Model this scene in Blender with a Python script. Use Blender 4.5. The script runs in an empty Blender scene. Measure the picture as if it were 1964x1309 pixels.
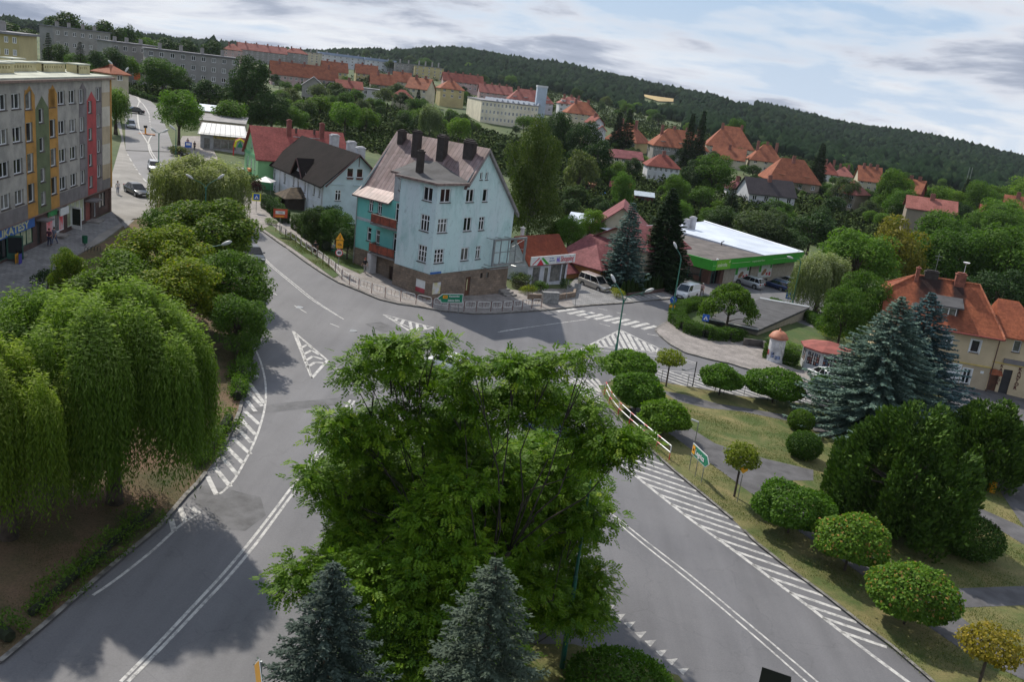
import bpy,math,random
import numpy as np
from mathutils import Vector,Matrix
from mathutils. geometry import tessellate_polygon
C=bpy. context. scene. collection
scene=bpy. context. scene
# camera
FPX,PITCH,ROLL,CX,CY,CAMH=1729.,math. radians(16.02),math. radians(6.85),982.,654.5,24.
fw=np. array([0,math. cos(PITCH),-math. sin(PITCH)]);rt0=np. array([1.,0,0]);up0=np. cross(rt0,fw)
cr,sr_=math. cos(ROLL),math. sin(ROLL)
RT=cr*rt0+sr_*up0;UP=-sr_*rt0+cr*up0
cam_d=bpy. data. cameras. new('camera');cam=bpy. data. objects. new('camera',cam_d);C. objects. link(cam)
cam. matrix_world=Matrix(((RT[0],UP[0],-fw[0],0),(RT[1],UP[1],-fw[1],0),(RT[2],UP[2],-fw[2],CAMH),(0,0,0,1)))
cam_d. sensor_width=36.;cam_d. lens=FPX/1964.*36.;cam_d. clip_start=.5;cam_d. clip_end=12000
scene. camera=cam
# world and sun
SUN_AZ,SUN_EL=math. radians(322),math. radians(46)
w=bpy. data. worlds. new('World');scene. world=w;w. use_nodes=True
nt=w. node_tree;nt. nodes. clear()
def N(nt,t,**kw):
 n=nt. nodes. new(t)
 for k,v in kw. items():
  if k. startswith('i_'):
   n. inputs[int(k[2:])if k[2:]. isdigit()else k[2:]]. default_value=v
  else:setattr(n,k,v)
 return n
out=N(nt,'ShaderNodeOutputWorld');bg=N(nt,'ShaderNodeBackground');bg. inputs[1]. default_value=.115
sky=N(nt,'ShaderNodeTexSky',sky_type='NISHITA',sun_disc=False,sun_elevation=SUN_EL,sun_rotation=SUN_AZ)
sky. air_density=1.3;sky. dust_density=1.6;sky. ozone_density=1.5
tc=N(nt,'ShaderNodeTexCoord');sep=N(nt,'ShaderNodeSeparateXYZ');nt. links. new(tc. outputs['Generated'],sep. inputs[0])
def mth(op,a,b=None,nt=nt,clamp=False):
 n=N(nt,'ShaderNodeMath',operation=op);n. use_clamp=clamp
 for i,v in enumerate((a,b)):
  if v is None:continue
  if isinstance(v,(int,float)):n. inputs[i]. default_value=v
  else:nt. links. new(v,n. inputs[i])
 return n. outputs[0]
def ramp(nt,fac,stops,interp='LINEAR'):
 r=N(nt,'ShaderNodeValToRGB');r. color_ramp. interpolation=interp
 e=r. color_ramp. elements
 while len(e)<len(stops):e. new(.5)
 for el,(p,c)in zip(e,stops):
  el. position=p;el. color=(c if len(c)==4 else tuple(c)+(1,))if not isinstance(c,(int,float))else(c,c,c,1)
 nt. links. new(fac,r. inputs[0]);return r. outputs[0]
zz=mth('ADD',mth('MAXIMUM',sep. outputs[2],0.),.2)
cx_=mth('DIVIDE',sep. outputs[0],zz);cy_=mth('DIVIDE',sep. outputs[1],zz)
comb=N(nt,'ShaderNodeCombineXYZ');nt. links. new(cx_,comb. inputs[0]);nt. links. new(cy_,comb. inputs[1])
mp=N(nt,'ShaderNodeMapping');mp. inputs['Location']. default_value=(2.,6.1,.4);mp. inputs['Scale']. default_value=(.85,1.,1.)
nt. links. new(comb. outputs[0],mp. inputs[0])
n1=N(nt,'ShaderNodeTexNoise');n1. inputs['Scale']. default_value=1.15;n1. inputs['Detail']. default_value=10;n1. inputs['Roughness']. default_value=.57;n1. inputs['Distortion']. default_value=.25
n2=N(nt,'ShaderNodeTexNoise');n2. inputs['Scale']. default_value=.5;n2. inputs['Detail']. default_value=5;n2. inputs['Roughness']. default_value=.55
nt. links. new(mp. outputs[0],n1. inputs[0]);nt. links. new(mp. outputs[0],n2. inputs[0])
cov=ramp(nt,mth('ADD',mth('MULTIPLY',n1. outputs[0],.7),mth('MULTIPLY',n2. outputs[0],.42)),[(.475,0.),(.56,1.)])
ccol=ramp(nt,n1. outputs[0],[(.45,(7.4,7.6,7.9)),(.52,(5.8,6.1,6.8)),(.58,(3.5,3.9,4.8)),(.66,(2.4,2.8,3.7))])
hz=ramp(nt,sep. outputs[2],[(0.,.85),(.09,.45),(.2,0.)])
m0=N(nt,'ShaderNodeMixRGB');nt. links. new(hz,m0. inputs[0]);mB=N(nt,'ShaderNodeMixRGB');mB. inputs[0]. default_value=.75;nt. links. new(sky. outputs[0],mB. inputs[1]);mB. inputs[2]. default_value=(2.2,3.9,6.6,1);nt. links. new(mB. outputs[0],m0. inputs[1]);m0. inputs[2]. default_value=(5.6,6.5,7.6,1)
mx=N(nt,'ShaderNodeMixRGB');nt. links. new(cov,mx. inputs[0]);nt. links. new(m0. outputs[0],mx. inputs[1]);nt. links. new(ccol,mx. inputs[2])
nt. links. new(mx. outputs[0],bg. inputs[0]);nt. links. new(bg. outputs[0],out. inputs[0])
sun_d=bpy. data. lights. new('sun','SUN');sun_d. energy=4.5;sun_d. angle=math. radians(1.);sun_d. color=(1.,.93,.82)
sun=bpy. data. objects. new('sun',sun_d);C. objects. link(sun)
sdir=Vector((-math. sin(SUN_AZ)*math. cos(SUN_EL),-math. cos(SUN_AZ)*math. cos(SUN_EL),-math. sin(SUN_EL)))
sun. rotation_euler=sdir. to_track_quat('-Z','Y'). to_euler();sun. location=(-60,80,120)
scene. view_settings. view_transform='Standard';scene. view_settings. look='None'
scene. view_settings. exposure=.05;scene. view_settings. gamma=1
scene. render. engine='CYCLES'
scene. cycles. max_bounces=5;scene. cycles. diffuse_bounces=2;scene. cycles. glossy_bounces=2;scene. cycles. transmission_bounces=3;scene. cycles. transparent_max_bounces=4
# terrain height
AZ=np. array([-60,-30,-20,-15,-10,-5,0,10,20,30,60.])
RR=np. array([200,300,450,600,800,1050,1400,1700,2300.])
TZ=np. array([[12,7,4.8,3.6,2.4,1.2,0,-2.4,-4.8,-7,-12],[11,9,6.5,5,4,2.2,.5,-2,-4,-6,-12],[12,10,8,6.6,8.5,7,5.5,1.5,-4,-8.5,-18],[14,13,10.5,7,11.5,11.5,11,2,-9,-13,-24],[16,15,15,16.5,18,17,15.5,5,-12,-19,-30],[18,15,14,15,19,20,18,7,-12,-22,-30],[20,14,14,18,32,47,41,24,-2,-14,-20],[20,14,17,22,41,61,53,35,9,-8,-16],[0,0,-10,-10,-10,-15,-20,-30,-60,-80,-90]],float)
CREST=[(-60,40),(-25,36),(-15,30)]
def gz(x,y):
 r=math. hypot(x,y)
 pl=-.07*max(-160,min(110,x))
 if r<180 or y<20:return pl
 a=math. degrees(math. atan2(x,y));a=max(-60,min(60,a))
 i=min(len(AZ)-2,max(0,int(np. searchsorted(AZ,a)-1)));fa=(a-AZ[i])/(AZ[i+1]-AZ[i]);fa=fa*fa*(3-2*fa)
 rr=max(200,min(2300,r))
 j=min(len(RR)-2,max(0,int(np. searchsorted(RR,rr)-1)));fr=(rr-RR[j])/(RR[j+1]-RR[j]);fr=fr*fr*(3-2*fr)
 z=(TZ[j,i]*(1-fa)+TZ[j,i+1]*fa)*(1-fr)+(TZ[j+1,i]*(1-fa)+TZ[j+1,i+1]*fa)*fr
 if r>240:return z
 t=(r-180)/60.;t=t*t*(3-2*t)
 return pl*(1-t)+z*t
def ray(px,py):return(px-CX)/FPX*RT+(CY-py)/FPX*UP+fw
def G(px,py,dz=0.):
 """where the line of sight of a photo pixel meets the ground"""
 d=ray(px,py);dd=d/math. hypot(d[0],d[1]);t0=5.;t=5.
 f=lambda t:CAMH+dd[2]*t-gz(dd[0]*t,dd[1]*t)-dz
 while t<2600 and f(t)>0:t0=t;t+=2 if t<300 else 10
 for _ in range(30):
  m=(t0+t)/2
  if f(m)>0:t0=m
  else:t=m
 return Vector((dd[0]*t,dd[1]*t,CAMH+dd[2]*t))
def at_r(px,py,r):
 d=ray(px,py);t=r/math. hypot(d[0],d[1]);return Vector((d[0]*t,d[1]*t,CAMH+d[2]*t))
def zat(px,py,x,y):return at_r(px,py,math. hypot(x,y))[2]
# materials
MATS={}
def newmat(name):
 m=bpy. data. materials. new(name);m. use_nodes=True;m. node_tree. nodes. clear();MATS[name]=m
 t=m. node_tree;o=N(t,'ShaderNodeOutputMaterial');p=N(t,'ShaderNodeBsdfPrincipled');t. links. new(p. outputs[0],o. inputs[0])
 return m,t,p
def c3(c):return(c[0],c[1],c[2],1)
def mixc(t,f,a,b,mode='MIX'):
 n=N(t,'ShaderNodeMixRGB',blend_type=mode)
 for i,v in enumerate((f,a,b)):
  if isinstance(v,(int,float)):n. inputs[i]. default_value=v
  elif isinstance(v,tuple):n. inputs[i]. default_value=c3(v)
  else:t. links. new(v,n. inputs[i])
 return n. outputs[0]
def noise(t,vec,sc,det=4,ro=.55,dist=0):
 n=N(t,'ShaderNodeTexNoise');n. inputs['Scale']. default_value=sc;n. inputs['Detail']. default_value=det;n. inputs['Roughness']. default_value=ro;n. inputs['Distortion']. default_value=dist
 if vec is not None:t. links. new(vec,n. inputs[0])
 return n. outputs[0]
def pos(t):return N(t,'ShaderNodeNewGeometry'). outputs['Position']
def objc(t):return N(t,'ShaderNodeTexCoord'). outputs['Object']
def mapping(t,vec,scale=(1,1,1),rot=(0,0,0)):
 m=N(t,'ShaderNodeMapping');m. inputs['Scale']. default_value=scale;m. inputs['Rotation']. default_value=rot;t. links. new(vec,m. inputs[0]);return m. outputs[0]
def bump(t,p,h,dist=.02,st=.6):
 b=N(t,'ShaderNodeBump');b. inputs['Strength']. default_value=st;b. inputs['Distance']. default_value=dist;t. links. new(h,b. inputs['Height']);t. links. new(b. outputs[0],p. inputs['Normal'])
def plain(name,col,rough=.7,var=.12,sc=2.,metal=0.,col2=None,bmp=0.,spec=None,streak=False):
 if name in MATS:return MATS[name]
 m,t,p=newmat(name);v=pos(t)
 if streak:v=mapping(t,v,(1,1,.25))
 a=noise(t,v,sc,5);c2=col2 or tuple(max(0,x*(1-var*3))for x in col)
 c1=tuple(x*(1+var)for x in col)
 r=ramp(t,a,[(.38,c1),(.66,c2)])
 b=noise(t,pos(t),sc*9,3);r2=mixc(t,.5*min(1,var*4),r,ramp(t,b,[(.3,.75),(.7,1.15)]),'MULTIPLY')
 t. links. new(r2,p. inputs['Base Color']);p. inputs['Roughness']. default_value=rough;p. inputs['Metallic']. default_value=metal
 if spec is not None:p. inputs['Specular IOR Level']. default_value=spec
 if bmp:bump(t,p,b,bmp)
 return m
def tile_roof(name,c1,c2,row=.32,colw=.26,rough=.75,rust=None,joint_mix=.5):
 """rows run level (object z), columns run up the slope"""
 if name in MATS:return MATS[name]
 m,t,p=newmat(name);o=objc(t);s=N(t,'ShaderNodeSeparateXYZ');t. links. new(o,s. inputs[0])
 rz=mth('FRACT',mth('DIVIDE',s. outputs[2],row),nt=t)
 xy=mth('ADD',s. outputs[0],s. outputs[1],nt=t)
 rx=mth('FRACT',mth('DIVIDE',xy,colw),nt=t)
 rl=ramp(t,rz,[(0.,.45),(.16,1.),(.8,1.),(1.,.75)]);cl=ramp(t,rx,[(0.,.72),(.2,1.),(.8,1.),(1.,.72)])
 base=ramp(t,noise(t,o,.5,6),[(.35,c1),(.68,c2)])
 fine=ramp(t,noise(t,o,3.2,5,.7),[(.3,.6),(.72,1.25)])
 c=mixc(t,1.,base,fine,'MULTIPLY');c=mixc(t,joint_mix,c,rl,'MULTIPLY');c=mixc(t,joint_mix*.8,c,cl,'MULTIPLY')  # edges of the tile rows and columns are drawn darker
 t. links. new(c,p. inputs['Base Color']);p. inputs['Roughness']. default_value=rough;p. inputs['Specular IOR Level']. default_value=.12
 bump(t,p,mth('MULTIPLY',rl,cl,nt=t),.03,.6)
 return m
def brick_mat(name,c1,c2,mortar,bw=.6,bh=.28,ms=.02,rough=.85,world=False):
 if name in MATS:return MATS[name]
 m,t,p=newmat(name);o=pos(t)if world else objc(t);s=N(t,'ShaderNodeSeparateXYZ');t. links. new(o,s. inputs[0])
 cb=N(t,'ShaderNodeCombineXYZ')
 if world:t. links. new(s. outputs[0],cb. inputs[0]);t. links. new(s. outputs[1],cb. inputs[1])
 else:t. links. new(mth('ADD',s. outputs[0],s. outputs[1],nt=t),cb. inputs[0]);t. links. new(s. outputs[2],cb. inputs[1])
 b=N(t,'ShaderNodeTexBrick');b. inputs['Scale']. default_value=1;b. inputs['Brick Width']. default_value=bw;b. inputs['Row Height']. default_value=bh;b. inputs['Mortar Size']. default_value=ms
 b. inputs['Color1']. default_value=c3(c1);b. inputs['Color2']. default_value=c3(c2);b. inputs['Mortar']. default_value=c3(mortar);b. inputs['Bias']. default_value=0.
 dist=noise(t,o,3,3)
 wv=N(t,'ShaderNodeVectorMath',operation='ADD');t. links. new(cb. outputs[0],wv. inputs[0])
 sc2=N(t,'ShaderNodeVectorMath',operation='SCALE');nn=N(t,'ShaderNodeTexNoise');nn. inputs['Scale']. default_value=2.;t. links. new(o,nn. inputs[0]);t. links. new(nn. outputs[1],sc2. inputs[0]);sc2. inputs['Scale']. default_value=.08 if not world else .01
 t. links. new(sc2. outputs[0],wv. inputs[1]);t. links. new(wv. outputs[0],b. inputs[0])
 c=mixc(t,.85,b. outputs[0],ramp(t,noise(t,o,.7,6),[(.3,1.2),(.7,.6)]),'MULTIPLY')
 c=mixc(t,.6,c,ramp(t,dist,[(.3,.7),(.7,1.2)]),'MULTIPLY')
 t. links. new(c,p. inputs['Base Color']);p. inputs['Roughness']. default_value=rough;bump(t,p,b. outputs[1],.02,-.5)
 return m
def glass_mat(name='window_glass',dark=(.012,.015,.018),pale=(.2,.2,.19),frac=.35):
 if name in MATS:return MATS[name]
 m,t,p=newmat(name);oi=N(t,'ShaderNodeObjectInfo'). outputs['Random']
 st=ramp(t,oi,[(0,dark),(1-frac,dark),(1-frac+.03,tuple(x*.6 for x in pale)),(1,pale)])
 t. links. new(mixc(t,.6,st,ramp(t,noise(t,objc(t),2.5,2),[(.4,.45),(.6,1.2)]),'MULTIPLY'),p. inputs['Base Color'])
 p. inputs['Roughness']. default_value=.06;p. inputs['Specular IOR Level']. default_value=.6
 return m
def leaf_mat(name,c1,c2,c3_=None,rough=.5,trans=.35,objvar=.25,spec=.18):
 """leaf colour varies from leaf to leaf (face attribute tint) and a little from tree to tree"""
 if name in MATS:return MATS[name]
 m=bpy. data. materials. new(name);m. use_nodes=True;t=m. node_tree;t. nodes. clear();MATS[name]=m
 o=N(t,'ShaderNodeOutputMaterial');a=N(t,'ShaderNodeAttribute',attribute_name='tint'). outputs['Fac']
 stops=[(0.,c1),(.75,c2)]+([(1.,c3_)]if c3_ else[])
 col=ramp(t,a,stops)
 oi=N(t,'ShaderNodeObjectInfo'). outputs['Random']
 col=mixc(t,1.,col,ramp(t,oi,[(0,(1-objvar,1-objvar*.8,1-objvar*.3)),(.5,(1,1,1)),(1,(1+objvar*1.3,1+objvar*.6,1-objvar*.2))]),'MULTIPLY')
 p=N(t,'ShaderNodeBsdfPrincipled');p. inputs['Roughness']. default_value=rough+.15;p. inputs['Specular IOR Level']. default_value=spec
 tr=N(t,'ShaderNodeBsdfTranslucent');t. links. new(col,p. inputs['Base Color'])
 t. links. new(mixc(t,1.,col,(1.5,1.7,.7),'MULTIPLY'),tr. inputs[0])
 ms=N(t,'ShaderNodeMixShader');ms. inputs[0]. default_value=trans;t. links. new(p. outputs[0],ms. inputs[1]);t. links. new(tr. outputs[0],ms. inputs[2]);t. links. new(ms. outputs[0],o. inputs[0])
 return m
 # mesh builder
class MB:
 def __init__(s):s. v=[];s. f=[];s. m=[]
 def add(s,vs,fs,mi=0):
  n=len(s. v);s. v+=[tuple(v)for v in vs];s. f+=[tuple(i+n for i in f)for f in fs];s. m+=[mi]*len(fs);return s
 def box(s,x0,x1,y0,y1,z0,z1,mi=0):
  if x0>x1:x0,x1=x1,x0
  if y0>y1:y0,y1=y1,y0
  return s. add([(x0,y0,z0),(x1,y0,z0),(x1,y1,z0),(x0,y1,z0),(x0,y0,z1),(x1,y0,z1),(x1,y1,z1),(x0,y1,z1)],[(0,3,2,1),(4,5,6,7),(0,1,5,4),(1,2,6,5),(2,3,7,6),(3,0,4,7)],mi)
 def obox(s,c,a,L,W,z0,z1,mi=0):
  ca,sa=math. cos(a),math. sin(a);P=[]
  for z in(z0,z1):
   for u,v in((-L/2,-W/2),(L/2,-W/2),(L/2,W/2),(-L/2,W/2)):P. append((c[0]+u*ca-v*sa,c[1]+u*sa+v*ca,z))
  return s. add(P,[(0,3,2,1),(4,5,6,7),(0,1,5,4),(1,2,6,5),(2,3,7,6),(3,0,4,7)],mi)
 def tube(s,pts,rs,n=6,mi=0,cap=True):
  pts=[Vector(p)for p in pts]
  if isinstance(rs,(int,float)):rs=[rs]*len(pts)
  rings=[];up=Vector((0,0,1));prev=None
  for i,p in enumerate(pts):
   d=(pts[min(i+1,len(pts)-1)]-pts[max(i-1,0)])
   if d. length<1e-9:d=Vector((0,0,1))
   d. normalize()
   a=prev if prev is not None else(Vector((1,0,0))if abs(d. z)>.9 else up)
   u=(a-d*a. dot(d))
   if u. length<1e-6:u=d. orthogonal()
   u. normalize();prev=u;v=d. cross(u)
   rings. append([p+(u*math. cos(2*math. pi*k/n)+v*math. sin(2*math. pi*k/n))*rs[i]for k in range(n)])
  vs=[q for r in rings for q in r];fs=[]
  for i in range(len(pts)-1):
   for k in range(n):fs. append((i*n+k,i*n+(k+1)%n,(i+1)*n+(k+1)%n,(i+1)*n+k))
  if cap:fs. append(tuple(range(n-1,-1,-1)));fs. append(tuple((len(pts)-1)*n+k for k in range(n)))
  return s. add(vs,fs,mi)
 def lathe(s,c,prof,n=16,mi=0):
  vs=[];fs=[]
  for r,z in prof:
   for k in range(n):a=2*math. pi*k/n;vs. append((c[0]+r*math. cos(a),c[1]+r*math. sin(a),c[2]+z))
  for i in range(len(prof)-1):
   for k in range(n):fs. append((i*n+k,i*n+(k+1)%n,(i+1)*n+(k+1)%n,(i+1)*n+k))
  fs. append(tuple(range(n-1,-1,-1)));fs. append(tuple((len(prof)-1)*n+k for k in range(n)))
  return s. add(vs,fs,mi)
 def poly(s,pts,mi=0):
  """flat polygon (may be concave)"""
  pts=[Vector(p)for p in pts];tr=tessellate_polygon([pts]);return s. add(pts,[tuple(t)for t in tr],mi)
 def slab(s,pts,dz,mi=0,ms=None):
  """polygon lifted by dz with skirt sides"""
  top=[Vector((p[0],p[1],p[2]+dz))for p in pts];n=len(pts);tr=tessellate_polygon([top])
  a=sum(pts[i][0]*pts[(i+1)%n][1]-pts[(i+1)%n][0]*pts[i][1]for i in range(n))
  t2=[]
  for t in tr:
   p,q,r=(top[i]for i in t);t2. append(tuple(t)if(q-p). cross(r-p). z>0 else(t[0],t[2],t[1]))
  s. add(top,t2,mi)
  for i in range(n):
   p,q=top[i],top[(i+1)%n]
   s. add([p,q,(q[0],q[1],q[2]-dz-.05),(p[0],p[1],p[2]-dz-.05)],[(0,3,2,1)if a>0 else(0,1,2,3)],mi if ms is None else ms)
  return s
 def fill(s,outline,holes,org,ud,depth=0.,inw=None,mi=0,mr=None):
  """wall face in the plane org + u*ud + z, with openings (u0,u1,z0,z1) and their reveals"""
  org=Vector(org);ud=Vector(ud);Z=Vector((0,0,1));inw=Vector(inw)if inw is not None else Vector((-ud. y,ud. x,0))
  P=lambda u,z:org+ud*u+Z*z
  loops=[[Vector((u,z,0))for u,z in outline]]+[[Vector((a,c,0)),Vector((a,d,0)),Vector((b,d,0)),Vector((b,c,0))]for a,b,c,d in holes]
  flat=[q for l in loops for q in l];tr=tessellate_polygon(loops)
  out3=[P(q. x,q. y)for q in flat];fs=[]
  for t in tr:
   p,q,r=(out3[i]for i in t);n=(q-p). cross(r-p);fs. append(tuple(t)if n. dot(inw)<0 else(t[0],t[2],t[1]))
  s. add(out3,fs,mi)
  if depth:
   for a,b,c,d in holes:
    for(u0,z0),(u1,z1)in(((a,c),(b,c)),((b,c),(b,d)),((b,d),(a,d)),((a,d),(a,c))):
     s. add([P(u0,z0),P(u1,z1),P(u1,z1)+inw*depth,P(u0,z0)+inw*depth],[(0,1,2,3)],mi if mr is None else mr)
  return s
 def build(s,name,mats,parent=None,smooth=False,loc=None,rotz=None):
  me=bpy. data. meshes. new(name);me. from_pydata(s. v,[],s. f)
  if not isinstance(mats,(list,tuple)):mats=[mats]
  for m in mats:me. materials. append(m)
  if len(mats)>1:me. polygons. foreach_set('material_index',s. m)
  if smooth:me. polygons. foreach_set('use_smooth',[True]*len(s. f))
  me. update();return mkobj(name,me,parent,loc,rotz)
def mkobj(name,me,parent=None,loc=None,rotz=None):
 o=bpy. data. objects. new(name,me);C. objects. link(o)
 if parent is not None:o. parent=parent
 if loc is not None:o. location=loc
 if rotz is not None:o. rotation_euler=(0,0,rotz)
 return o
def tag(o,label,cat,group=None):
 o['label']=label;o['category']=cat
 if group:o['group']=group
 return o
def thing(name,label,cat,loc=(0,0,0),rotz=0.,group=None):
 o=bpy. data. objects. new(name,None);o. empty_display_size=.3;C. objects. link(o);o. location=loc;o. rotation_euler=(0,0,rotz)
 return tag(o,label,cat,group)
def struct(o,kind='structure'):o['kind']=kind;return o
def dup(o,parent=None,loc=None,rotz=None,scale=None,label=None,group=None):
 c=o. copy();C. objects. link(c);c. parent=parent
 if loc is not None:c. location=loc
 if rotz is not None:c. rotation_euler=(o. rotation_euler[0],o. rotation_euler[1],rotz)
 if scale is not None:c. scale=scale
 if label:c['label']=label
 if group:c['group']=group
 for ch in list(o. children):dup(ch,c)
 return c
PI=math. pi
def R(d):return math. radians(d)
WHITE=plain('white_pvc',(.78,.79,.8),.35,.03)
GLASS=glass_mat()
METAL=plain('grey_metal',(.3,.31,.32),.4,.08,metal=.6)
DARKM=plain('dark_metal',(.03,.03,.032),.5,.1)
SILL=plain('dark_brown_sill',(.07,.05,.045),.6,.1)
# ground and roads
def ground_mat():
 m,t,p=newmat('meadow_ground');v=pos(t)
 c=ramp(t,noise(t,v,.035,8,.62),[(.32,(.03,.055,.014)),(.5,(.055,.085,.022)),(.66,(.11,.12,.045))])
 c=mixc(t,.7,c,ramp(t,noise(t,v,.9,4),[(.3,.6),(.7,1.3)]),'MULTIPLY')
 t. links. new(c,p. inputs['Base Color']);p. inputs['Roughness']. default_value=.95;return m
def asphalt_mat():
 m,t,p=newmat('asphalt');v=pos(t)
 big=ramp(t,noise(t,v,.1,5,.6),[(.35,(.112,.112,.122)),(.65,(.148,.147,.155))])
 st=mapping(t,v,(1,.09,1),(0,0,R(-40)))
 c=mixc(t,.5,big,ramp(t,noise(t,st,.8,4),[(.35,.78),(.65,1.14)]),'MULTIPLY')
 c=mixc(t,.6,c,ramp(t,noise(t,v,14,3,.7),[(.25,.72),(.75,1.25)]),'MULTIPLY');c=mixc(t,.7,c,ramp(t,noise(t,v,.55,7,.72,1.2),[(.6,1.),(.68,.8)]),'MULTIPLY')
 vo=N(t,'ShaderNodeTexVoronoi',feature='DISTANCE_TO_EDGE');vo. inputs['Scale']. default_value=.13
 wv=N(t,'ShaderNodeVectorMath',operation='ADD');nn=N(t,'ShaderNodeTexNoise');nn. inputs['Scale']. default_value=.8;nn. inputs['Detail']. default_value=6;t. links. new(v,nn. inputs[0])
 s3=N(t,'ShaderNodeVectorMath',operation='SCALE');s3. inputs['Scale']. default_value=1.6;t. links. new(nn. outputs[1],s3. inputs[0]);t. links. new(v,wv. inputs[0]);t. links. new(s3. outputs[0],wv. inputs[1]);t. links. new(wv. outputs[0],vo. inputs[0])
 c=mixc(t,.35,c,ramp(t,vo. outputs[0],[(0.,.6),(.006,1.)]),'MULTIPLY')
 t. links. new(c,p. inputs['Base Color']);p. inputs['Roughness']. default_value=.72
 bump(t,p,noise(t,v,30,3,.8),.008,.5);return m
def lawn_mat(name,g,b,bias=.5):
 m,t,p=newmat(name);v=pos(t)
 c=ramp(t,noise(t,v,.28,7,.65,.4),[(bias-.13,g),(bias+.15,b)])
 c=mixc(t,.75,c,ramp(t,noise(t,v,9,4,.75),[(.28,.5),(.72,1.4)]),'MULTIPLY')
 t. links. new(c,p. inputs['Base Color']);p. inputs['Roughness']. default_value=.95;bump(t,p,noise(t,v,16,4,.8),.06,.9);return m
GROUND=ground_mat();ASPH=asphalt_mat()
ASPH2=plain('patched_asphalt',(.106,.106,.112),.8,.12,1.2,bmp=.01)
PATHM=plain('path_asphalt',(.1,.098,.104),.85,.12,.8,bmp=.01)
PAVE=brick_mat('paving_stones',(.33,.295,.275),(.26,.235,.225),(.16,.15,.14),.22,.11,.012,world=True)
PAVE2=brick_mat('grey_paving',(.25,.245,.245),(.2,.2,.205),(.12,.12,.12),.5,.5,.02,world=True)
SHOPAVE=plain('pale_dusty_yard',(.25,.237,.22),.9,.09,.3,bmp=.01)
KERB=plain('kerb_concrete',(.25,.235,.22),.85,.14,1.5)
LAWN=lawn_mat('dry_lawn',(.065,.1,.018),(.22,.185,.075),.5)
SOIL=lawn_mat('bare_soil',(.052,.06,.016),(.17,.105,.062),.48)
VERGE=lawn_mat('green_verge',(.05,.09,.016),(.13,.12,.045),.6)
def paint_mat():
 m,t,p=newmat('worn_road_paint');v=pos(t)
 f=ramp(t,noise(t,v,2.6,6,.75),[(.44,0.),(.64,.85)])
 t. links. new(mixc(t,f,(.52,.51,.49),(.17,.17,.175)),p. inputs['Base Color']);p. inputs['Roughness']. default_value=.8;return m
PAINT=paint_mat()
az_l=sorted(set([a for a in range(-56,57,2)]+[a for a in range(-180,181,12)if abs(a)>56]))
az_l=[float(a)for a in az_l if a<180]
rl=[6,14,25,40,60,80,100,120,140,160,180,190,200,212,225,240,260,280,300,330,360,400,450,500,550,600,670,740,800,880,960,1050,1150,1270,1400,1520,1620,1700,1850,2050,2300]
tv=[(0,0,gz(0,0))];tf=[];na=len(az_l)
for r in rl:
 for a in az_l:x,y=r*math. sin(R(a)),r*math. cos(R(a));tv. append((x,y,gz(x,y)))
for k in range(na):tf. append((0,1+(k+1)%na,1+k))
for i in range(len(rl)-1):
 for k in range(na):k2=(k+1)%na;tf. append((1+i*na+k,1+i*na+k2,1+(i+1)*na+k2,1+(i+1)*na+k))
mb=MB();mb. add(tv,tf);g=struct(mb. build('ground',GROUND));g. data. polygons. foreach_set('use_smooth',[True]*len(tf))
def GP(pts,dz=0.):return[G(x,y)+Vector((0,0,dz))for x,y in pts]
def z_lift(pts,dz):return[(p[0],p[1],p[2]+dz)for p in pts]
L_KERB=[(0,1274),(87,1201),(179,1120),(240,1068),(303,1017),(357,952),(379,930),(410,890),(433,849),(450,815),(460,790),(470,745),(476,708),(479,660),(477,625),(472,585),(466,555)]
R_KERB=[(335,292),(360,325),(400,365),(450,402),(505,445),(527,461),(560,484.5),(587.5,505),(619,526),(649,543.6),(685,558),(728,576),(763.7,584.5),(805,590),(846,598),(910,604),(950,603),(1038,597),(1131,587),(1205,582),(1288,574)]
C_KERB=[(1285,615.6),(1262,629),(1258,632),(1258,638),(1265,645),(1285,662),(1315,678.6),(1364.6,692),(1398,698.5),(1424,707),(1454,715),(1530,730),(1600,755)]
ISL_TOP=[(1600,785),(1560,779),(1414,761.5),(1364.6,751.6),(1268,735),(1215,727),(1175,730),(1158,740),(1153,751)]
ISL_BOT=[(1158,765),(1168,785),(1203.6,821),(1243,860.5),(1292,904.7),(1348,951),(1403.6,998),(1450,1044),(1515,1095.5),(1590,1151),(1655,1202.5),(1711,1244),(1776,1300),(1860,1380)]
near_road=[(-160,1420)]+L_KERB+[(440,500),(380,440),(303,377)]+R_KERB[0:0]+[(285,352),(269,336),(250,305),(241,289)]+R_KERB+[(1340,577),(1400,560),(1470,574),(1530,590),(1560,602),(1560,630),(1480,600),(1440,592),(1330,600)]+C_KERB+ISL_TOP+ISL_BOT+[(1860,1700),(600,1700),(-160,1700)]
mb=MB();mb. poly(z_lift(GP(near_road),.012));rd=struct(mb. build('road',ASPH))
for p in rd. data. polygons:
 if p. normal. z<0:p. flip()
fr_l=[(241,289),(240,270),(240,251),(239,235),(237,216),(231,196),(226,182),(222,171)]
fr_r=[(335,292),(330,277),(324,260),(319,246),(314.6,234.8),(301,205),(280,187),(253,174)]
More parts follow.
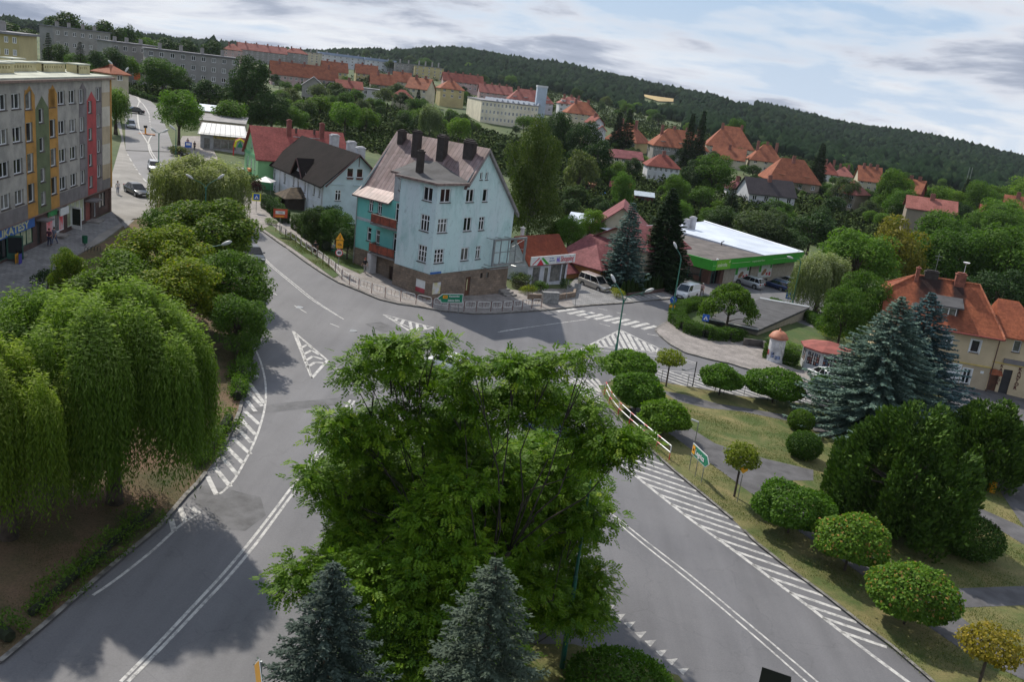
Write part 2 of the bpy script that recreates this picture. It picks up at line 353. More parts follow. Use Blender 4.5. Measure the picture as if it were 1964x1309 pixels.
def strip(L,Rr,dz,n=6,mat=None,name='road'):
 mb=MB();A=[];B=[]
 for i in range(len(L)-1):
  for k in range(n):
   t=k/n;A. append((L[i][0]*(1-t)+L[i+1][0]*t,L[i][1]*(1-t)+L[i+1][1]*t));B. append((Rr[i][0]*(1-t)+Rr[i+1][0]*t,Rr[i][1]*(1-t)+Rr[i+1][1]*t))
 A. append(L[-1]);B. append(Rr[-1]);pa=GP(A,dz);pb=GP(B,dz)
 for i in range(len(pa)-1):
  row=6
  for k in range(row):
   q=[]
   for(u,v)in((i,k),(i,k+1),(i+1,k+1),(i+1,k)):
    t=v/row;x=pa[u]. x*(1-t)+pb[u]. x*t;y=pa[u]. y*(1-t)+pb[u]. y*t;q. append((x,y,gz(x,y)+dz))
   mb. add(q,[(0,1,2,3)])
 return struct(mb. build(name,mat))
strip(fr_l,fr_r,.1,mat=ASPH)
# pavements (raised, with kerb stones)
def pave(pts,dz,mat,name,side=None):mb=MB();mb. slab(GP(pts),dz,0,1);return struct(mb. build(name,[mat,side or KERB]))
N_PAVE_BACK=[(1295,556),(1288,520),(1240,505),(1225,545),(1120,560),(1085,556),(1050,556),(1000,560),(969,556),(899,569),(820,578),(785,562),(752,541),(700,512),(676,500),(660,488),(640,474),(600,447),(560,424),(520,398),(480,375),(465,355),(440,330),(415,300),(400,270),(385,262),(350,262)]
pave(R_KERB+N_PAVE_BACK,.12,PAVE,'pavement')
pave([(1085,555),(1118,521),(1165,540),(1180,562),(1225,565),(1262,560),(1288,574),(1205,582),(1131,587),(1100,588)],.135,PAVE2,'pavement')
pave(C_KERB+[(1600,735),(1530,712),(1470,690),(1462,668),(1420,655),(1360,645),(1310,636),(1292,618),(1288,608)],.12,PAVE,'pavement')
pave([(1600,755),(1640,770),(1720,800),(1800,800),(1850,800),(1900,830),(1964,870),(2080,900),(2080,760),(1900,745),(1800,742),(1650,690),(1600,700),(1530,712),(1600,735)],.12,PATHM,'pavement')
pave([(303,377),(285,352),(269,336),(250,305),(241,289),(236,262),(232,240),(228,220),(212,220),(214,407),(27,494),(-60,535),(-60,640),(60,600),(150,490),(200,462),(255,421),(290,418),(300,395)],.1,SHOPAVE,'pavement')
pave([(214,408),(240,440),(258,424),(240,425),(190,452),(150,488),(60,590),(-60,640),(-60,530),(27,495)],.115,PAVE2,'pavement')
sheet_later=1
# green areas
pave([(-160,1420)]+L_KERB+[(440,500),(380,440),(303,377),(300,400),(290,420),(255,423),(200,465),(150,492),(60,610),(-60,680),(-260,760)],.1,SOIL,'lawn')
pave(ISL_TOP[::-1]+[(1700,800),(1850,815),(1870,880),(1964,990),(2080,1060),(2080,1560)]+ISL_BOT[::-1],.1,LAWN,'lawn')
pave([(545,452),(560,448),(640,520),(650,531),(640,536),(600,507),(560,478),(528,457),(505,441),(520,433)],.15,VERGE,'grass_verge')
pave([(600,478),(640,505),(690,528),(705,520),(676,499),(660,490),(625,480)],.145,VERGE,'grass_verge')
pave([(1294,606),(1330,600),(1440,596),(1560,640),(1640,690),(1560,690),(1470,690),(1462,668),(1420,655),(1360,645),(1310,636)],.14,VERGE,'lawn')
pave([(1040,1240),(1100,1240),(1300,1300),(1400,1420),(500,1420),(540,1330),(700,1270),(900,1230)],.1,LAWN,'lawn')
def sheet(pts,dz,mat,name):
 mb=MB();mb. poly(z_lift(GP(pts),dz));o=struct(mb. build(name,mat))
 for p in o. data. polygons:
  if p. normal. z<0:p. flip()
 return o
sheet([(1262,750),(1315,760),(1375.7,776.8),(1440,787),(1515,800),(1600,822),(1600,845),(1520,812),(1422,792),(1350,785),(1300,772)],.106,PATHM,'path')
sheet([(1262,750),(1240,760),(1205,775),(1215,800),(1235,823),(1273,828),(1329,867.5),(1403.6,923),(1455,960.6),(1515,1012),(1590,1062),(1669,1119),(1748,1184),(1841,1249),(1964,1310),(2080,1370),(2080,1310),(1964,1268),(1888,1226),(1827,1174.6),(1841,1170),(1964,1165),(2080,1162),(2080,1122),(1964,1128),(1831.7,1132.8),(1760,1128),(1700,1090),(1600,1020),(1530,965),(1490,925),(1559.5,925),(1559.5,904.7),(1471,884),(1403.6,865),(1371,853.6),(1310.6,816),(1300,790)],.11,PATHM,'path')
sheet([(1790,970),(1804,979),(1850,985),(1900,1010),(1964,1049),(2080,1100),(2080,1060),(1964,1016),(1906,990),(1850,965)],.106,PATHM,'path')
sheet([(1870,880),(1906,928),(1964,1016),(2080,1080),(2080,900),(1964,868),(1900,830)],.112,PATHM,'path')
sheet([(379,930),(357,952),(395,985),(425,1015),(470,1020),(510,990),(500,955),(440,940)],.016,ASPH2,'road_patch')
sheet([(460,790),(530,775),(640,765),(680,755),(690,765),(640,778),(540,790),(462,797)],.017,ASPH2,'road_patch')
sheet([(700,622),(730,618),(760,630),(735,640)],.016,ASPH2,'road_patch')
sheet([(1288,574),(1262,560),(1278,540),(1300,528),(1345,545),(1425,542),(1540,528),(1580,560),(1580,605),(1530,592),(1470,576),(1400,562),(1340,578)],.03,ASPH,'car_park')
# painted markings
mk=MB()
def gl(p):return G(p[0],p[1])
def line(pts,wd=.14,dash=None,dz=.021,mbx=None):
 P=[gl(p)for p in pts];Q=[]
 for a,b in zip(P,P[1:]):
  n=max(1,int((b-a). length/1.));Q+=[a. lerp(b,i/n)for i in range(n)]
 Q. append(P[-1]);acc=0
 for a,b in zip(Q,Q[1:]):
  d=b-a;l=math. hypot(d. x,d. y)
  if l<1e-6:continue
  acc+=l
  if dash and(acc%(dash[0]+dash[1]))>dash[0]:continue
  n=Vector((-d. y,d. x,0))/l*wd/2;e=d/l*.02
  q=[a-n-e,b-n+e,b+n+e,a+n-e];(mbx or mk). add([(v. x,v. y,gz(v. x,v. y)+dz)for v in q],[(0,1,2,3)])
def smooth(pts,k=4):
 out=[];n=len(pts)
 for i in range(n-1):
  p0,p1,p2,p3=pts[max(0,i-1)],pts[i],pts[i+1],pts[min(n-1,i+2)]
  for j in range(k):
   t=j/k;out. append(tuple(.5*((2*p1[c])+(-p0[c]+p2[c])*t+(2*p0[c]-5*p1[c]+4*p2[c]-p3[c])*t*t+(-p0[c]+3*p1[c]-3*p2[c]+p3[c])*t**3)for c in(0,1)))
 return out+[pts[-1]]
def quadp(a,b,c,d,dz=.021):mk. add([(p. x,p. y,gz(p. x,p. y)+dz)for p in map(gl,(a,b,c,d))],[(0,1,2,3)])
line(smooth([(232,1309),(300,1240),(370,1165),(430,1100),(480,1040),(515,995),(545,955),(600,880),(640,818),(672,768)]),.15)
line(smooth([(246,1309),(314,1240),(382,1168),(440,1106),(488,1048),(523,1001),(553,960),(607,885),(648,820),(680,770)]),.15)
line(smooth([(179,1143),(220,1115),(290,1060),(330,1023),(358,1000),(382,986)]),.14)
line(smooth([(487,665),(500,695),(509,735),(509,775),(500,815),(485,855),(470,885),(450,920),(428,944),(415,950)]),.14)
for a,b in[((478,706),(494,725)),((478,735),(507,775)),((476,752),(503,780)),((474,770),(490,790)),((470,790),(497,815)),((463,806),(490,835)),((455,822),(482,850)),((447,842),(480,872)),((436,860),(466,890)),((426,878),(455,912)),((412,898),(442,935)),((398,915),(415,950)),((345,975),(355,1000)),((328,998),(334,1020)),((368,975),(382,986))]:
 line([a,b],.28)
line(smooth([(440,430),(480,470),(515,507),(560,545),(600,577),(655,611)]),.11)
line(smooth([(444,430),(486,472),(520,508),(566,546),(606,578),(659,613)]),.11)
line(smooth([(284,278),(287,292),(294,305),(303,316),(318,332),(350,355)]),.22,dz=.14);line(smooth([(286,277),(290,291),(298,304),(307,315),(322,331),(354,354)]),.22,dz=.14)
for pl_ in([(284,277),(275,262),(268,252),(265,236),(264,220),(262,208)],[(284,277),(287,267),(292,260)],[(262,208),(266,200),(267,195),(274,200),(281,210),(286,220)],[(267,195),(262,187),(254,182),(240,176)],[(270,197),(264,186),(256,180),(242,174)],[(262,208),(266,206),(275,206)],[(266,218),(280,221)],[(265,228),(282,232)]):
 line(pl_,.25,dz=.14)
line(smooth([(236,180),(244,192),(250,205)]),.2,dz=.14)
line([(286,220),(288,240),(291,258)],.3,(1.5,2.5),dz=.14)
line(smooth([(242,292),(252,311),(269,337),(292,364),(303,379),(320,395)]),.24,(1.,1.),dz=.14)
line([(520,560),(600,608),(650,628)],.12,(2.,3.2));line([(640,705),(700,742)],.16,(1.2,1.6))
V1,V2,V3=(562,636),(628,692),(598,726)
line([V1,V2],.2);line([V2,V3],.24);line([V3,V1],.2);line([(568,640),(590,700),(598,724)],.12)
for a,b,c in[((581,681),(597,673),(612,681)),((584,694),(600,684),(618,690)),((588,706),(604,696),(624,697)),((577,668),(590,662),(600,669))]:line([a,b,c],.26)
T1,T2,T3=(735,604),(832,629),(788,638)
line([T1,T2],.16);line([T2,T3],.16);line([T3,T1],.16)
for a,b in[((762,612),(757,616)),((774,615),(768,624)),((786,618),(790,636)),((800,621),(801,634)),((813,624),(816,631)),((746,610),(788,630)),((750,613),(788,636))]:line([a,b],.3 if a[0]>760 else .15)
A_,B_,C_,D_=(1122,667),(1190,633.5),(1262,668),(1258,677)
line([A_,B_,C_],.22);line([C_,D_,(1165,666)],.22);line([(1096,683),(1122,666),(1165,666)],.2)
line([C_,(1300,686),(1334,697)],.14);line([(1165,668),(1258,680),(1334,700)],.14);line([(1150,672),(1258,684)],.14)
for a,b in[((1144,656),(1152,665)),((1154,651),(1163,665)),((1164,646.5),(1174,664)),((1173.5,642),(1187,668)),((1183,637.5),(1200,670)),((1192,636),(1212,672)),((1205,642),(1222,674)),((1219,649),(1235,675)),((1234,656),(1245,676)),((1246,662),(1256,677))]:line([a,b],.42)
for(x0,y0),(x1,y1)in[((1068,598),(1104,593)),((1090,602.5),(1121,597)),((1107,606),(1138,600)),((1124,610),(1155,603.5)),((1141,613),(1172,606.5)),((1159,616.5),(1190,610)),((1176,620.5),(1206,613)),((1195,624),(1224,617)),((1213,628),(1243,621)),((1232,632),(1258,626))]:
 line([(x0,y0),(x1,y1)],.55)
line([(1131,588),(1147,592),(1200,604)],.14,(1.,.8));line([(1127,615),(1150,621),(1190,632)],.16,(1.1,.9));line([(1205,635),(1222,638),(1262,645)],.18,(.6,.9))
line([(960,636),(1060,622),(1128,613)],.12);line([(955,638),(1000,631)],.1)
for(x0,y0),(x1,y1)in[((1447,581),(1464,579)),((1455,586),(1476,582)),((1462,591),(1484,587))]:line([(x0,y0),(x1,y1)],.6)
for k in range(7):line([(1196+k*9,572-k*1.2),(1210+k*9,578-k*1.2)],.25,dz=.15)
up_=[(1085,722),(1150,722),(1205,712),(1252,708.5),(1338,718),(1440,735),(1500,747),(1560,757)];lo_=[(1110,755),(1150,760),(1205,738),(1268,735),(1364.6,751.6),(1414,761.5),(1490,770),(1560,779)]
line(smooth([(1252,708.5),(1338,718),(1440,735),(1500,748),(1560,758)]),.15)
for k in range(-2,12):
 x0=1252+k*28;a_,b_=(x0,708.5+(x0-1252)*.16),(x0+125,736+(x0+125-1268)*.151)
 if x0<1240:t_=(1240-x0)/125;a_=(1240,a_[1]+(b_[1]-a_[1])*t_)
 if b_[0]>1572:t_=(1572-x0)/125;b_=(1572,a_[1]+(b_[1]-a_[1])*t_)
 line([a_,b_],.3)
for k in range(7):line([(1078+k*11,726+k*.3),(1118+k*8,744+k*2.2)],.3)
for k in range(4):line([(1100+k*6,741+k*6),(1150+k*3,757+k*7)],.3)
oL=[(1165,871),(1260,947),(1330,1002),(1400,1052),(1480,1112),(1560,1172),(1640,1234),(1755,1320)]
line(smooth(oL,3),.26)
oL2=[(1100,822)]+oL
kerbr=[(1240,862),(1292,908),(1348,955),(1403.6,1002),(1450,1048),(1515,1100),(1590,1156),(1655,1207),(1711,1249)]
import bisect
def ptx(pl,x):
 for(a,b),(c,d)in zip(pl,pl[1:]):
  if a<=x<=c:return b+(d-b)*(x-a)/(c-a)
 return pl[-1][1]if x>pl[-1][0]else pl[0][1]
for ex,ey in[(1228,851),(1239,864.5),(1254,878.5),(1272,893),(1292,909),(1311,924),(1335,943),(1353.6,959),(1378,977),(1397,995),(1420.6,1014),(1445.6,1033),(1470,1053),(1498,1076),(1525,1098),(1553,1122),(1578,1144),(1612,1171),(1642,1195),(1668,1217),(1700,1243)]:
 sx=ex
 while sx>1140 and ey-.34*(ex-sx)<ptx(oL2,sx):sx-=2
 line([(sx,ey-.34*(ex-sx)),(ex,ey)],.27)
line(smooth([(1140,962),(1190,1000),(1250,1048),(1330,1110),(1420,1185),(1500,1252),(1570,1312)],3),.13)
line(smooth([(1136,966),(1184,1004),(1242,1052),(1322,1116),(1410,1190),(1488,1258),(1556,1318)],3),.13)
tri0=len(mk. f)
for x,y in[(1093,1103),(1110,1120),(1128,1137),(1147,1148),(1168,1164),(1188,1181),(1207,1196),(1228,1215),(1247,1231),(1268,1250),(1288,1267),(1310,1285)]:
 quadp((x-11,y),(x+12,y-2),(x+1,y+11),(x-1,y+11))
line([(640,705),(655,718)],.3);line([(745,1000),(752,1010)],.3)
PAINT2=PAINT. copy();PAINT2. name='faded_road_paint'
for n_ in PAINT2. node_tree. nodes:
 if n_. type=='VALTORGB':n_. color_ramp. elements[0]. position=.33;n_. color_ramp. elements[1]. position=.56
mk. m=[0 if i<tri0 else 1 for i in range(len(mk. f))];o=struct(mk. build('road_marking',[PAINT,PAINT2]))
kb=MB()
for pl_,dz_ in((L_KERB,.135),(ISL_BOT,.135),(ISL_TOP,.135),(C_KERB,.145),(R_KERB[3:],.145)):line(pl_,.22,(.94,.06),dz_,kb)
for p in struct(kb. build('kerb',plain('kerb_stones',(.2,.19,.175),.9,.22,2.2))). data. polygons:
 if p. normal. z<0:p. flip()
for p in o. data. polygons:
 if p. normal. z<0:p. flip()
mh=MB()
for px,py in[(676,635),(573,590)]:
 p=G(px,py);mh. lathe((p. x,p. y,p. z+.013),[(.42,0),(.42,.012),(.36,.014)],20)
struct(mh. build('manhole_covers',METAL))
# building kit
WCACHE={}
def win_mesh(w,h,cols,trans,depth,rows=1,far=False,frame=None):
 frame=frame or WHITE
 key=(round(w,1),round(h,1),cols,trans,depth,rows,far,frame. name)
 if key in WCACHE:return WCACHE[key]
 f=.085 if not far else .11;y0,y1=depth-.05,depth+.03;fm=MB()
 fm. box(0,f,y0,y1,0,h);fm. box(w-f,w,y0,y1,0,h);fm. box(f,w-f,y0,y1,0,f);fm. box(f,w-f,y0,y1,h-f,h)
 for i in range(1,cols):x=w*i/cols;fm. box(x-f*.6,x+f*.6,y0+.004,y1-.004,f,h-f)
 if trans:z=h*trans;fm. box(f,w-f,y0+.008,y1-.008,z-f*.5,z+f*.5)
 for i in range(1,rows):z=(h*(trans or 1))*i/rows;fm. box(f,w-f,y0+.012,y1-.012,z-.02,z+.02)
 def mesh(mb,nm,mats):
  me=bpy. data. meshes. new(nm);me. from_pydata(mb. v,[],mb. f)
  for m in mats:me. materials. append(m)
  me. polygons. foreach_set('material_index',mb. m);me. update();return me
 gm=MB();gm. add([(f*.5,depth,f*.5),(w-f*.5,depth,f*.5),(w-f*.5,depth,h-f*.5),(f*.5,depth,h-f*.5)],[(0,1,2,3)],0)
 if far:
  fm2=MB();fm2. v,fm2. f,fm2. m=fm. v,fm. f,fm. m;fm2. add(gm. v,gm. f,1);r=(mesh(fm2,'window',[frame,GLASS]),None,None)
 else:
  sm=MB();sm. box(-.06,w+.06,-.09,depth-.06,-.07,0.)
  r=(mesh(fm,'window',[frame]),mesh(gm,'pane',[GLASS]),mesh(sm,'sill',[SILL]))
 WCACHE[key]=r;return r
def window(root,p,a,w,h,cols=2,trans=None,depth=.13,rows=1,far=False,frame=None,sill=None):
 f,g,s=win_mesh(w,h,cols,trans,depth,rows,far,frame)
 o=mkobj('window',f,root,p,a)
 if g is not None:
  mkobj('pane',g,o);so=mkobj('sill',s,o)
  if sill:so. data=s. copy();so. data. materials[0]=sill
 return o
def facade(root,mb,org,a,length,z0,z1,wins,depth=.14,outline=None,mi=0,style={},far=False,base_z=None):
 """one outside wall with its windows; wins: (u0, z, w, h[, style dict])"""
 ud=(math. cos(a),math. sin(a),0);inw=(-math. sin(a),math. cos(a),0)
 outline=outline or[(0,z0),(length,z0),(length,z1),(0,z1)]
 mb. fill(outline,[(u,u+w,z,z+h)for(u,z,w,h,*_)in wins],org,ud,depth,inw,mi)
 for u,z,w,h,*st in wins:
  s=dict(style);
  if st:s. update(st[0])
  if s. pop('empty',None):continue
  window(root,(org[0]+ud[0]*u,org[1]+ud[1]*u,org[2]+z),a,w,h,depth=depth-.01,far=far,**s)
def gable_roof(mb,x0,x1,y0,y1,ze,zr,ov=.35,th=.14,axis='y',kick=0.,hip=0.,hip2=0.):
 """ridge along axis; hip = how far the ridge end is drawn in at each end (0 = full gable)"""
 def T(p):return p if axis=='y' else(p[1],p[0],p[2])
 if axis=='x':x0,x1,y0,y1=y0,y1,x0,x1
 xm=(x0+x1)/2;s=(zr-ze)/(xm-x0);ez=ze-ov*s*.7
 a0,a1=y0-ov,y1+ov
 E=[(x0-ov,a0,ez),(x1+ov,a0,ez),(x1+ov,a1,ez),(x0-ov,a1,ez)]
 Rg=[(xm,a0+(hip+ov if hip else 0),zr),(xm,a1-(hip2+ov if hip2 else 0),zr)]
 vs=E+Rg;vs=[T(v)for v in vs];vs+=[(v[0],v[1],v[2]-th)for v in vs]
 fs=[(0,4,5,3),(2,5,4,1),(0,1,4),(2,3,5)]
 if not hip:fs. remove((0,1,4))
 if not hip2:fs. remove((2,3,5))
 F=list(fs)+[tuple(i+6 for i in f[::-1])for f in fs]
 F+=[(3,0,6,9),(1,2,8,7)]
 F+=[(0,1,7,6)]if hip else[(4,0,6,10),(1,4,10,7)]
 F+=[(2,3,9,8)]if hip2 else[(5,2,8,11),(3,5,11,9)]
 if axis=='x':F=[f[::-1]for f in F]
 mb. add(vs,F)
 return mb
def chimney(parent,x,y,z0,z1,w=.9,d=.6,mat=None,cap=True):
 mb=MB();mb. box(x-w/2,x+w/2,y-d/2,y+d/2,z0,z1)
 if cap:mb. box(x-w/2-.07,x+w/2+.07,y-d/2-.07,y+d/2+.07,z1,z1+.12);mb. box(x-w/2+.12,x+w/2-.12,y-d/2+.1,y+d/2-.1,z1+.12,z1+.28)
 return mb. build('chimney',mat,parent)
def text(s,size,mat,parent,loc,rot,name='lettering',ext=.01,align='LEFT',bold=0.,xs=1.,sp=1.):
 cu=bpy. data. curves. new(name,'FONT');cu. body=s;cu. size=size;cu. extrude=ext;cu. offset=bold;cu. align_x=align;cu. align_y='CENTER';cu. space_character=sp
 o=bpy. data. objects. new('tmp',cu);C. objects. link(o);bpy. context. view_layer. update()
 me=bpy. data. meshes. new_from_object(o. evaluated_get(bpy. context. evaluated_depsgraph_get()));bpy. data. objects. remove(o);me. name=name
 me. materials. clear();me. materials. append(mat);r=mkobj(name,me,parent,loc);r. rotation_euler=rot;r. scale=(xs,1,1);return r
def gutter_pipe(root,pts,r=.055,mat=None,name='drainpipe'):mb=MB();mb. tube(pts,r,6);return mb. build(name,mat or METAL,root)
# 1. apartment block with shops (left)
O=G(214,407);AB=R(97.7);BZ=O. z
blk=thing('apartment_block','long grey apartment block with orange, green and red window strips above a row of shops','apartment block',O,AB)
GREYP=plain('grey_render',(.37,.35,.315),.9,.1,.8,col2=(.27,.26,.24),bmp=.006)
GREYD=plain('dark_grey_render',(.19,.175,.175),.9,.08,1.)
ORAN=plain('ochre_render',(.46,.24,.055),.9,.08,.9);GRN=plain('olive_green_render',(.125,.155,.075),.9,.08,.9)
REDP=plain('red_render',(.42,.07,.07),.9,.08,.9);MAUV=plain('mauve_grey_render',(.2,.175,.18),.9,.08,.9)
BEI=plain('beige_panel',(.45,.36,.24),.9,.08,.5);BEI2=plain('pale_panel',(.56,.51,.43),.9,.08,.5)
BRK=brick_mat('dark_red_brick',(.13,.06,.05),(.09,.045,.04),(.1,.09,.085),.25,.08,.01)
x_lo=-62.;HT=15.4
mb=MB();strips={'o':[],'g':[],'r':[],'m':[]};wins=[]
rows=[13.1,10.2,7.4,4.6]
per=16.
for rep in range(0,4):
 s=-per*rep
 for z in rows:
  if rep==0:wins+=[(-4.85,z,1.25,1.45),(-10.2,z-.1,1.35,1.5,dict(cols=2)),(-13.1,z,1.85,1.35),(-16.05,z,1.85,1.35)]
for z in rows:
 wins+=[(-18.35,z-.15,1.45,1.75,dict(cols=1)),(-23.9,z-.15,1.45,1.75,dict(cols=1))]
for z in(11.6,8.9,6.,3.75):wins. append((-20.95,z,1.2,1.35,dict(cols=1)))
for z in(11.9,9.,6.2,3.8):wins. append((-7.55,z,1.1,1.3,dict(cols=1)))
wl=[]
for wv in wins:
 if all(not(wv[0]<o_[0]+o_[2]+.05 and wv[0]+wv[2]>o_[0]-.05 and wv[1]<o_[1]+o_[3]+.05 and wv[1]+wv[3]>o_[1]-.05)for o_ in wl):wl. append(wv)
wins=wl
for k in range(5):
 for z in rows:wins+=[(-33.5-k*6.2,z,1.9,1.35),(-30.2-k*6.2,z,1.9,1.35)]if k<4 else[]
wins=[wv for wv in wins if wv[0]>-60 and not(-32.5<wv[0]<-25.)]+[(-26.75,z,1.9,1.35)for z in rows]+[(-29.6,z,1.9,1.35)for z in rows]
facade(blk,mb,(0,0,0),0.,0,3.05,HT,wins,depth=.2,outline=[(x_lo,3.05),(0,3.05),(0,HT),(x_lo,HT)],style=dict(cols=2))
mb. add([(0,0,-1),(0,11,-1),(0,11,HT),(0,0,HT)],[(0,1,2,3)]);mb. add([(x_lo,0,-1),(x_lo,11,-1),(x_lo,11,HT),(x_lo,0,HT)],[(3,2,1,0)]);mb. add([(x_lo,11,-1),(0,11,-1),(0,11,HT),(x_lo,11,HT)],[(3,2,1,0)])
mb. build('wall',[GREYP],blk)
def coat(poly,holes,m,name='painted_strip'):
 b=MB();b. fill(poly,holes,(0,-.025,0),(1,0,0),.05,(0,1,0));b. build(name,m,blk)
def holes_in(a,b,z0=3,z1=15):return[(w_[0],w_[0]+w_[2],w_[1],w_[1]+w_[3])for w_ in wins if w_[0]>a-.02 and w_[0]+w_[2]<b+.02]
def strip_poly(a,b,zb,zs,zt):m_=(a+b)/2;return[(a,zb),(b,zb),(b,zs),(m_,zt),(a,zs)]
coat(strip_poly(-24.1,-21.75,3.06,14.2,15.1),holes_in(-24.1,-21.75),ORAN);coat(strip_poly(-18.5,-16.3,3.06,14.2,15.1),holes_in(-18.5,-16.3),ORAN)
coat(strip_poly(-21.72,-18.53,3.06,12.9,14.1),holes_in(-21.7,-18.5),GRN);coat(strip_poly(-8.,-5.1,3.06,13.2,14.2),holes_in(-8.,-5.1),REDP)
coat(strip_poly(-10.35,-8.05,3.06,14.4,15.2),holes_in(-10.35,-8.),MAUV)
coat([(-5.05,3.06),(-3.2,3.06),(-3.2,14.6),(-5.05,14.6)],holes_in(-5.05,-3.2),MAUV)
coat([(-16.25,3.06),(-10.4,3.06),(-10.4,4.4),(-16.25,4.4)],[],GREYD);coat([(-30.5,3.06),(-24.15,3.06),(-24.15,4.4),(-30.5,4.4)],[],GREYD)
b=MB();nb=0
for i,z in enumerate([4.2,5.9,8.2,10.2,12.4,14.]):
 z1=[5.9,8.2,10.2,12.4,14.,15.35][i];b. box(-3.15 if i else-3.1,-.45,-.05,-.002,z,z1,i%2)
b. build('end_panels',[BEI,BEI2],blk)
b=MB();b. box(-.44,.02,-.1,-.003,3.06,HT);b. build('corner_strip',ORAN,blk)
b=MB();b. box(-3.1,.02,-.04,-.001,3.06,4.18);b. build('lower_panel',GREYD,blk)
ROOFC=plain('pale_roofing',(.42,.44,.37),.85,.08,.7);YCH=plain('yellow_vent_box',(.5,.44,.24),.85,.08,.7);CAPM=plain('brown_roof_edge',(.22,.15,.12),.8,.1)
b=MB();b. box(x_lo-.2,.35,-.45,11.4,HT,HT+.22,1);b. box(x_lo,.1,-.2,11.1,HT+.222,HT+.4,0)
b. add([(x_lo,1.2,HT+.41),(-3,1.2,HT+.41),(-3,6,HT+.9),(x_lo,6,HT+.9)],[(0,1,2,3)]);rf=b. build('roof',[ROOFC,CAPM],blk)
for x0,x1,y in[(-5.5,-2.,1.6),(-12.5,-6.6,2.6),(-19,-13.5,2.9),(-27,-20.5,2.2),(-36,-29,2.9),(-45,-39,2.6),(-10,-7,6.5),(-22,-18,6.6),(-31,-27,6.8)]:
 v=MB();v. fill([(x0,HT+.4),(x1,HT+.4),(x1,HT+1.35),(x0,HT+1.35)],[(x0+.35+k*.62,x0+.62+k*.62,HT+.92,HT+1.15)for k in range(int((x1-x0-.6)/.62))],(0,y,0),(1,0,0),.2,(0,1,0))
 v. box(x0,x1,y+.201,y+1.3,HT+.4,HT+1.35,0);v. box(x0-.08,x1+.08,y-.08,y+1.4,HT+1.352,HT+1.48,1);v. build('chimney',[YCH,ROOFC],rf)
b=MB();shop_holes=[(-31.5,-27.9,.05,2.6),(-27.5,-22.35,.45,2.),(-21.35,-20.3,0.,2.3),(-19.,-14.3,.35,2.75),(-13.4,-8.3,.35,2.9),(-7.9,-6.1,.05,2.3),(-5.25,-4.65,.2,2.3),(-3.45,-1.3,.9,2.6)]
b. fill([(x_lo,-1.2),(0,-1.2),(0,2.98),(x_lo,2.98)],shop_holes,(0,.3,0),(1,0,0),.25,(0,1,0));b. add([(0.,.3,-1.2),(0.,0,-1.2),(0.,0,3.),(0.,.3,3.)],[(0,1,2,3)])
b. build('shop_wall',BRK,blk)
b=MB();b. box(x_lo,.06,-.12,.34,2.985,3.045);b. build('belt_course',CAPM,blk)
SHG=plain('shop_window_film',(.5,.54,.36),.4,.12,1.5);GFR=plain('green_shop_frame',(.02,.1,.07),.5,.1);BLUES=plain('blue_sign_board',(.03,.13,.42),.45,.06);YEL=plain('pale_yellow_letters',(.62,.6,.34),.5,.04)
POSTR=plain('red_white_poster',(.55,.08,.09),.5,.4,1.1,col2=(.66,.6,.62));GSIGN=plain('green_shop_sign',(.02,.26,.07),.5,.3,3,col2=(.05,.1,.05));WSIGN=plain('white_sign_board',(.7,.72,.72),.4,.04)
def shopwin(x0,x1,z0,z1,n,mp_,fr,y=.42):
 f=MB();
 for k in range(n+1):x=x0+(x1-x0)*k/n;f. box(x-.04,x+.04,y-.07,y+.02,z0,z1)
 f. box(x0,x1,y-.065,y+.015,z0,z0+.07);f. box(x0,x1,y-.065,y+.015,z1-.07,z1)
 o=f. build('shop_window',fr,blk);g_=MB();g_. add([(x0,y,z0),(x1,y,z0),(x1,y,z1),(x0,y,z1)],[(0,1,2,3)]);g_. build('pane',mp_,o);return o
shopwin(-27.5,-22.35,.45,2.,4,SHG,GFR);shopwin(-31.5,-27.9,.05,2.6,2,GLASS,GFR);shopwin(-13.4,-8.3,.35,2.9,4,SHG,WHITE);shopwin(-3.45,-1.3,.9,2.6,2,GLASS,DARKM);shopwin(-5.25,-4.65,.2,2.3,1,GLASS,WHITE)
shopwin(-19.,-17.1,.35,2.75,1,POSTR,WHITE);shopwin(-15.6,-14.3,.35,2.75,1,POSTR,WHITE)
d_=MB();d_. box(-17.,-15.65,.3,.36,0.,2.75);o=d_. build('shop_door',WHITE,blk);g_=MB();g_. box(-16.85,-15.8,.285,.296,.5,2.5);g_. build('pane',GLASS,o)
for x0,x1,m_ in((-21.35,-20.3,DARKM),(-7.9,-6.1,plain('pink_red_door',(.33,.1,.085),.6,.1))):d_=MB();d_. box(x0,x1,.45,.5,0.,2.3);d_. build('entrance_door',m_,blk)
s_=MB();s_. box(-34.,-22.3,.1,.22,2.02,2.9);sb=s_. build('shop_sign',BLUES,blk)
text('DELIKATESY',.95,YEL,sb,(-32.2,.09,2.44),(PI/2,0,0),xs=1.62,bold=.02)
s_=MB();s_. box(-18.9,-16.6,.12,.22,2.3,2.92);s_. build('shop_sign',GSIGN,blk)
s_=MB();s_. box(-16.55,-14.3,-.2,-.08,2.1,2.85);s_. box(-16.5,-14.4,-.08,.2,2.7,2.75);s_. build('shop_sign',WSIGN,blk)
for q in((-8.3,-5.9,-.9),(-21.6,-19.9,-.8)):s_=MB();s_. box(*q,.28,2.35,2.5);s_. build('door_canopy',GREYD,blk)
for q in((-8.,-5.8,-1.1),(-17.3,-15.4,-.7),(-28.,-26.,-.6)):s_=MB();s_. box(*q,.28,-.05,.15);s_. build('doorstep',KERB,blk)
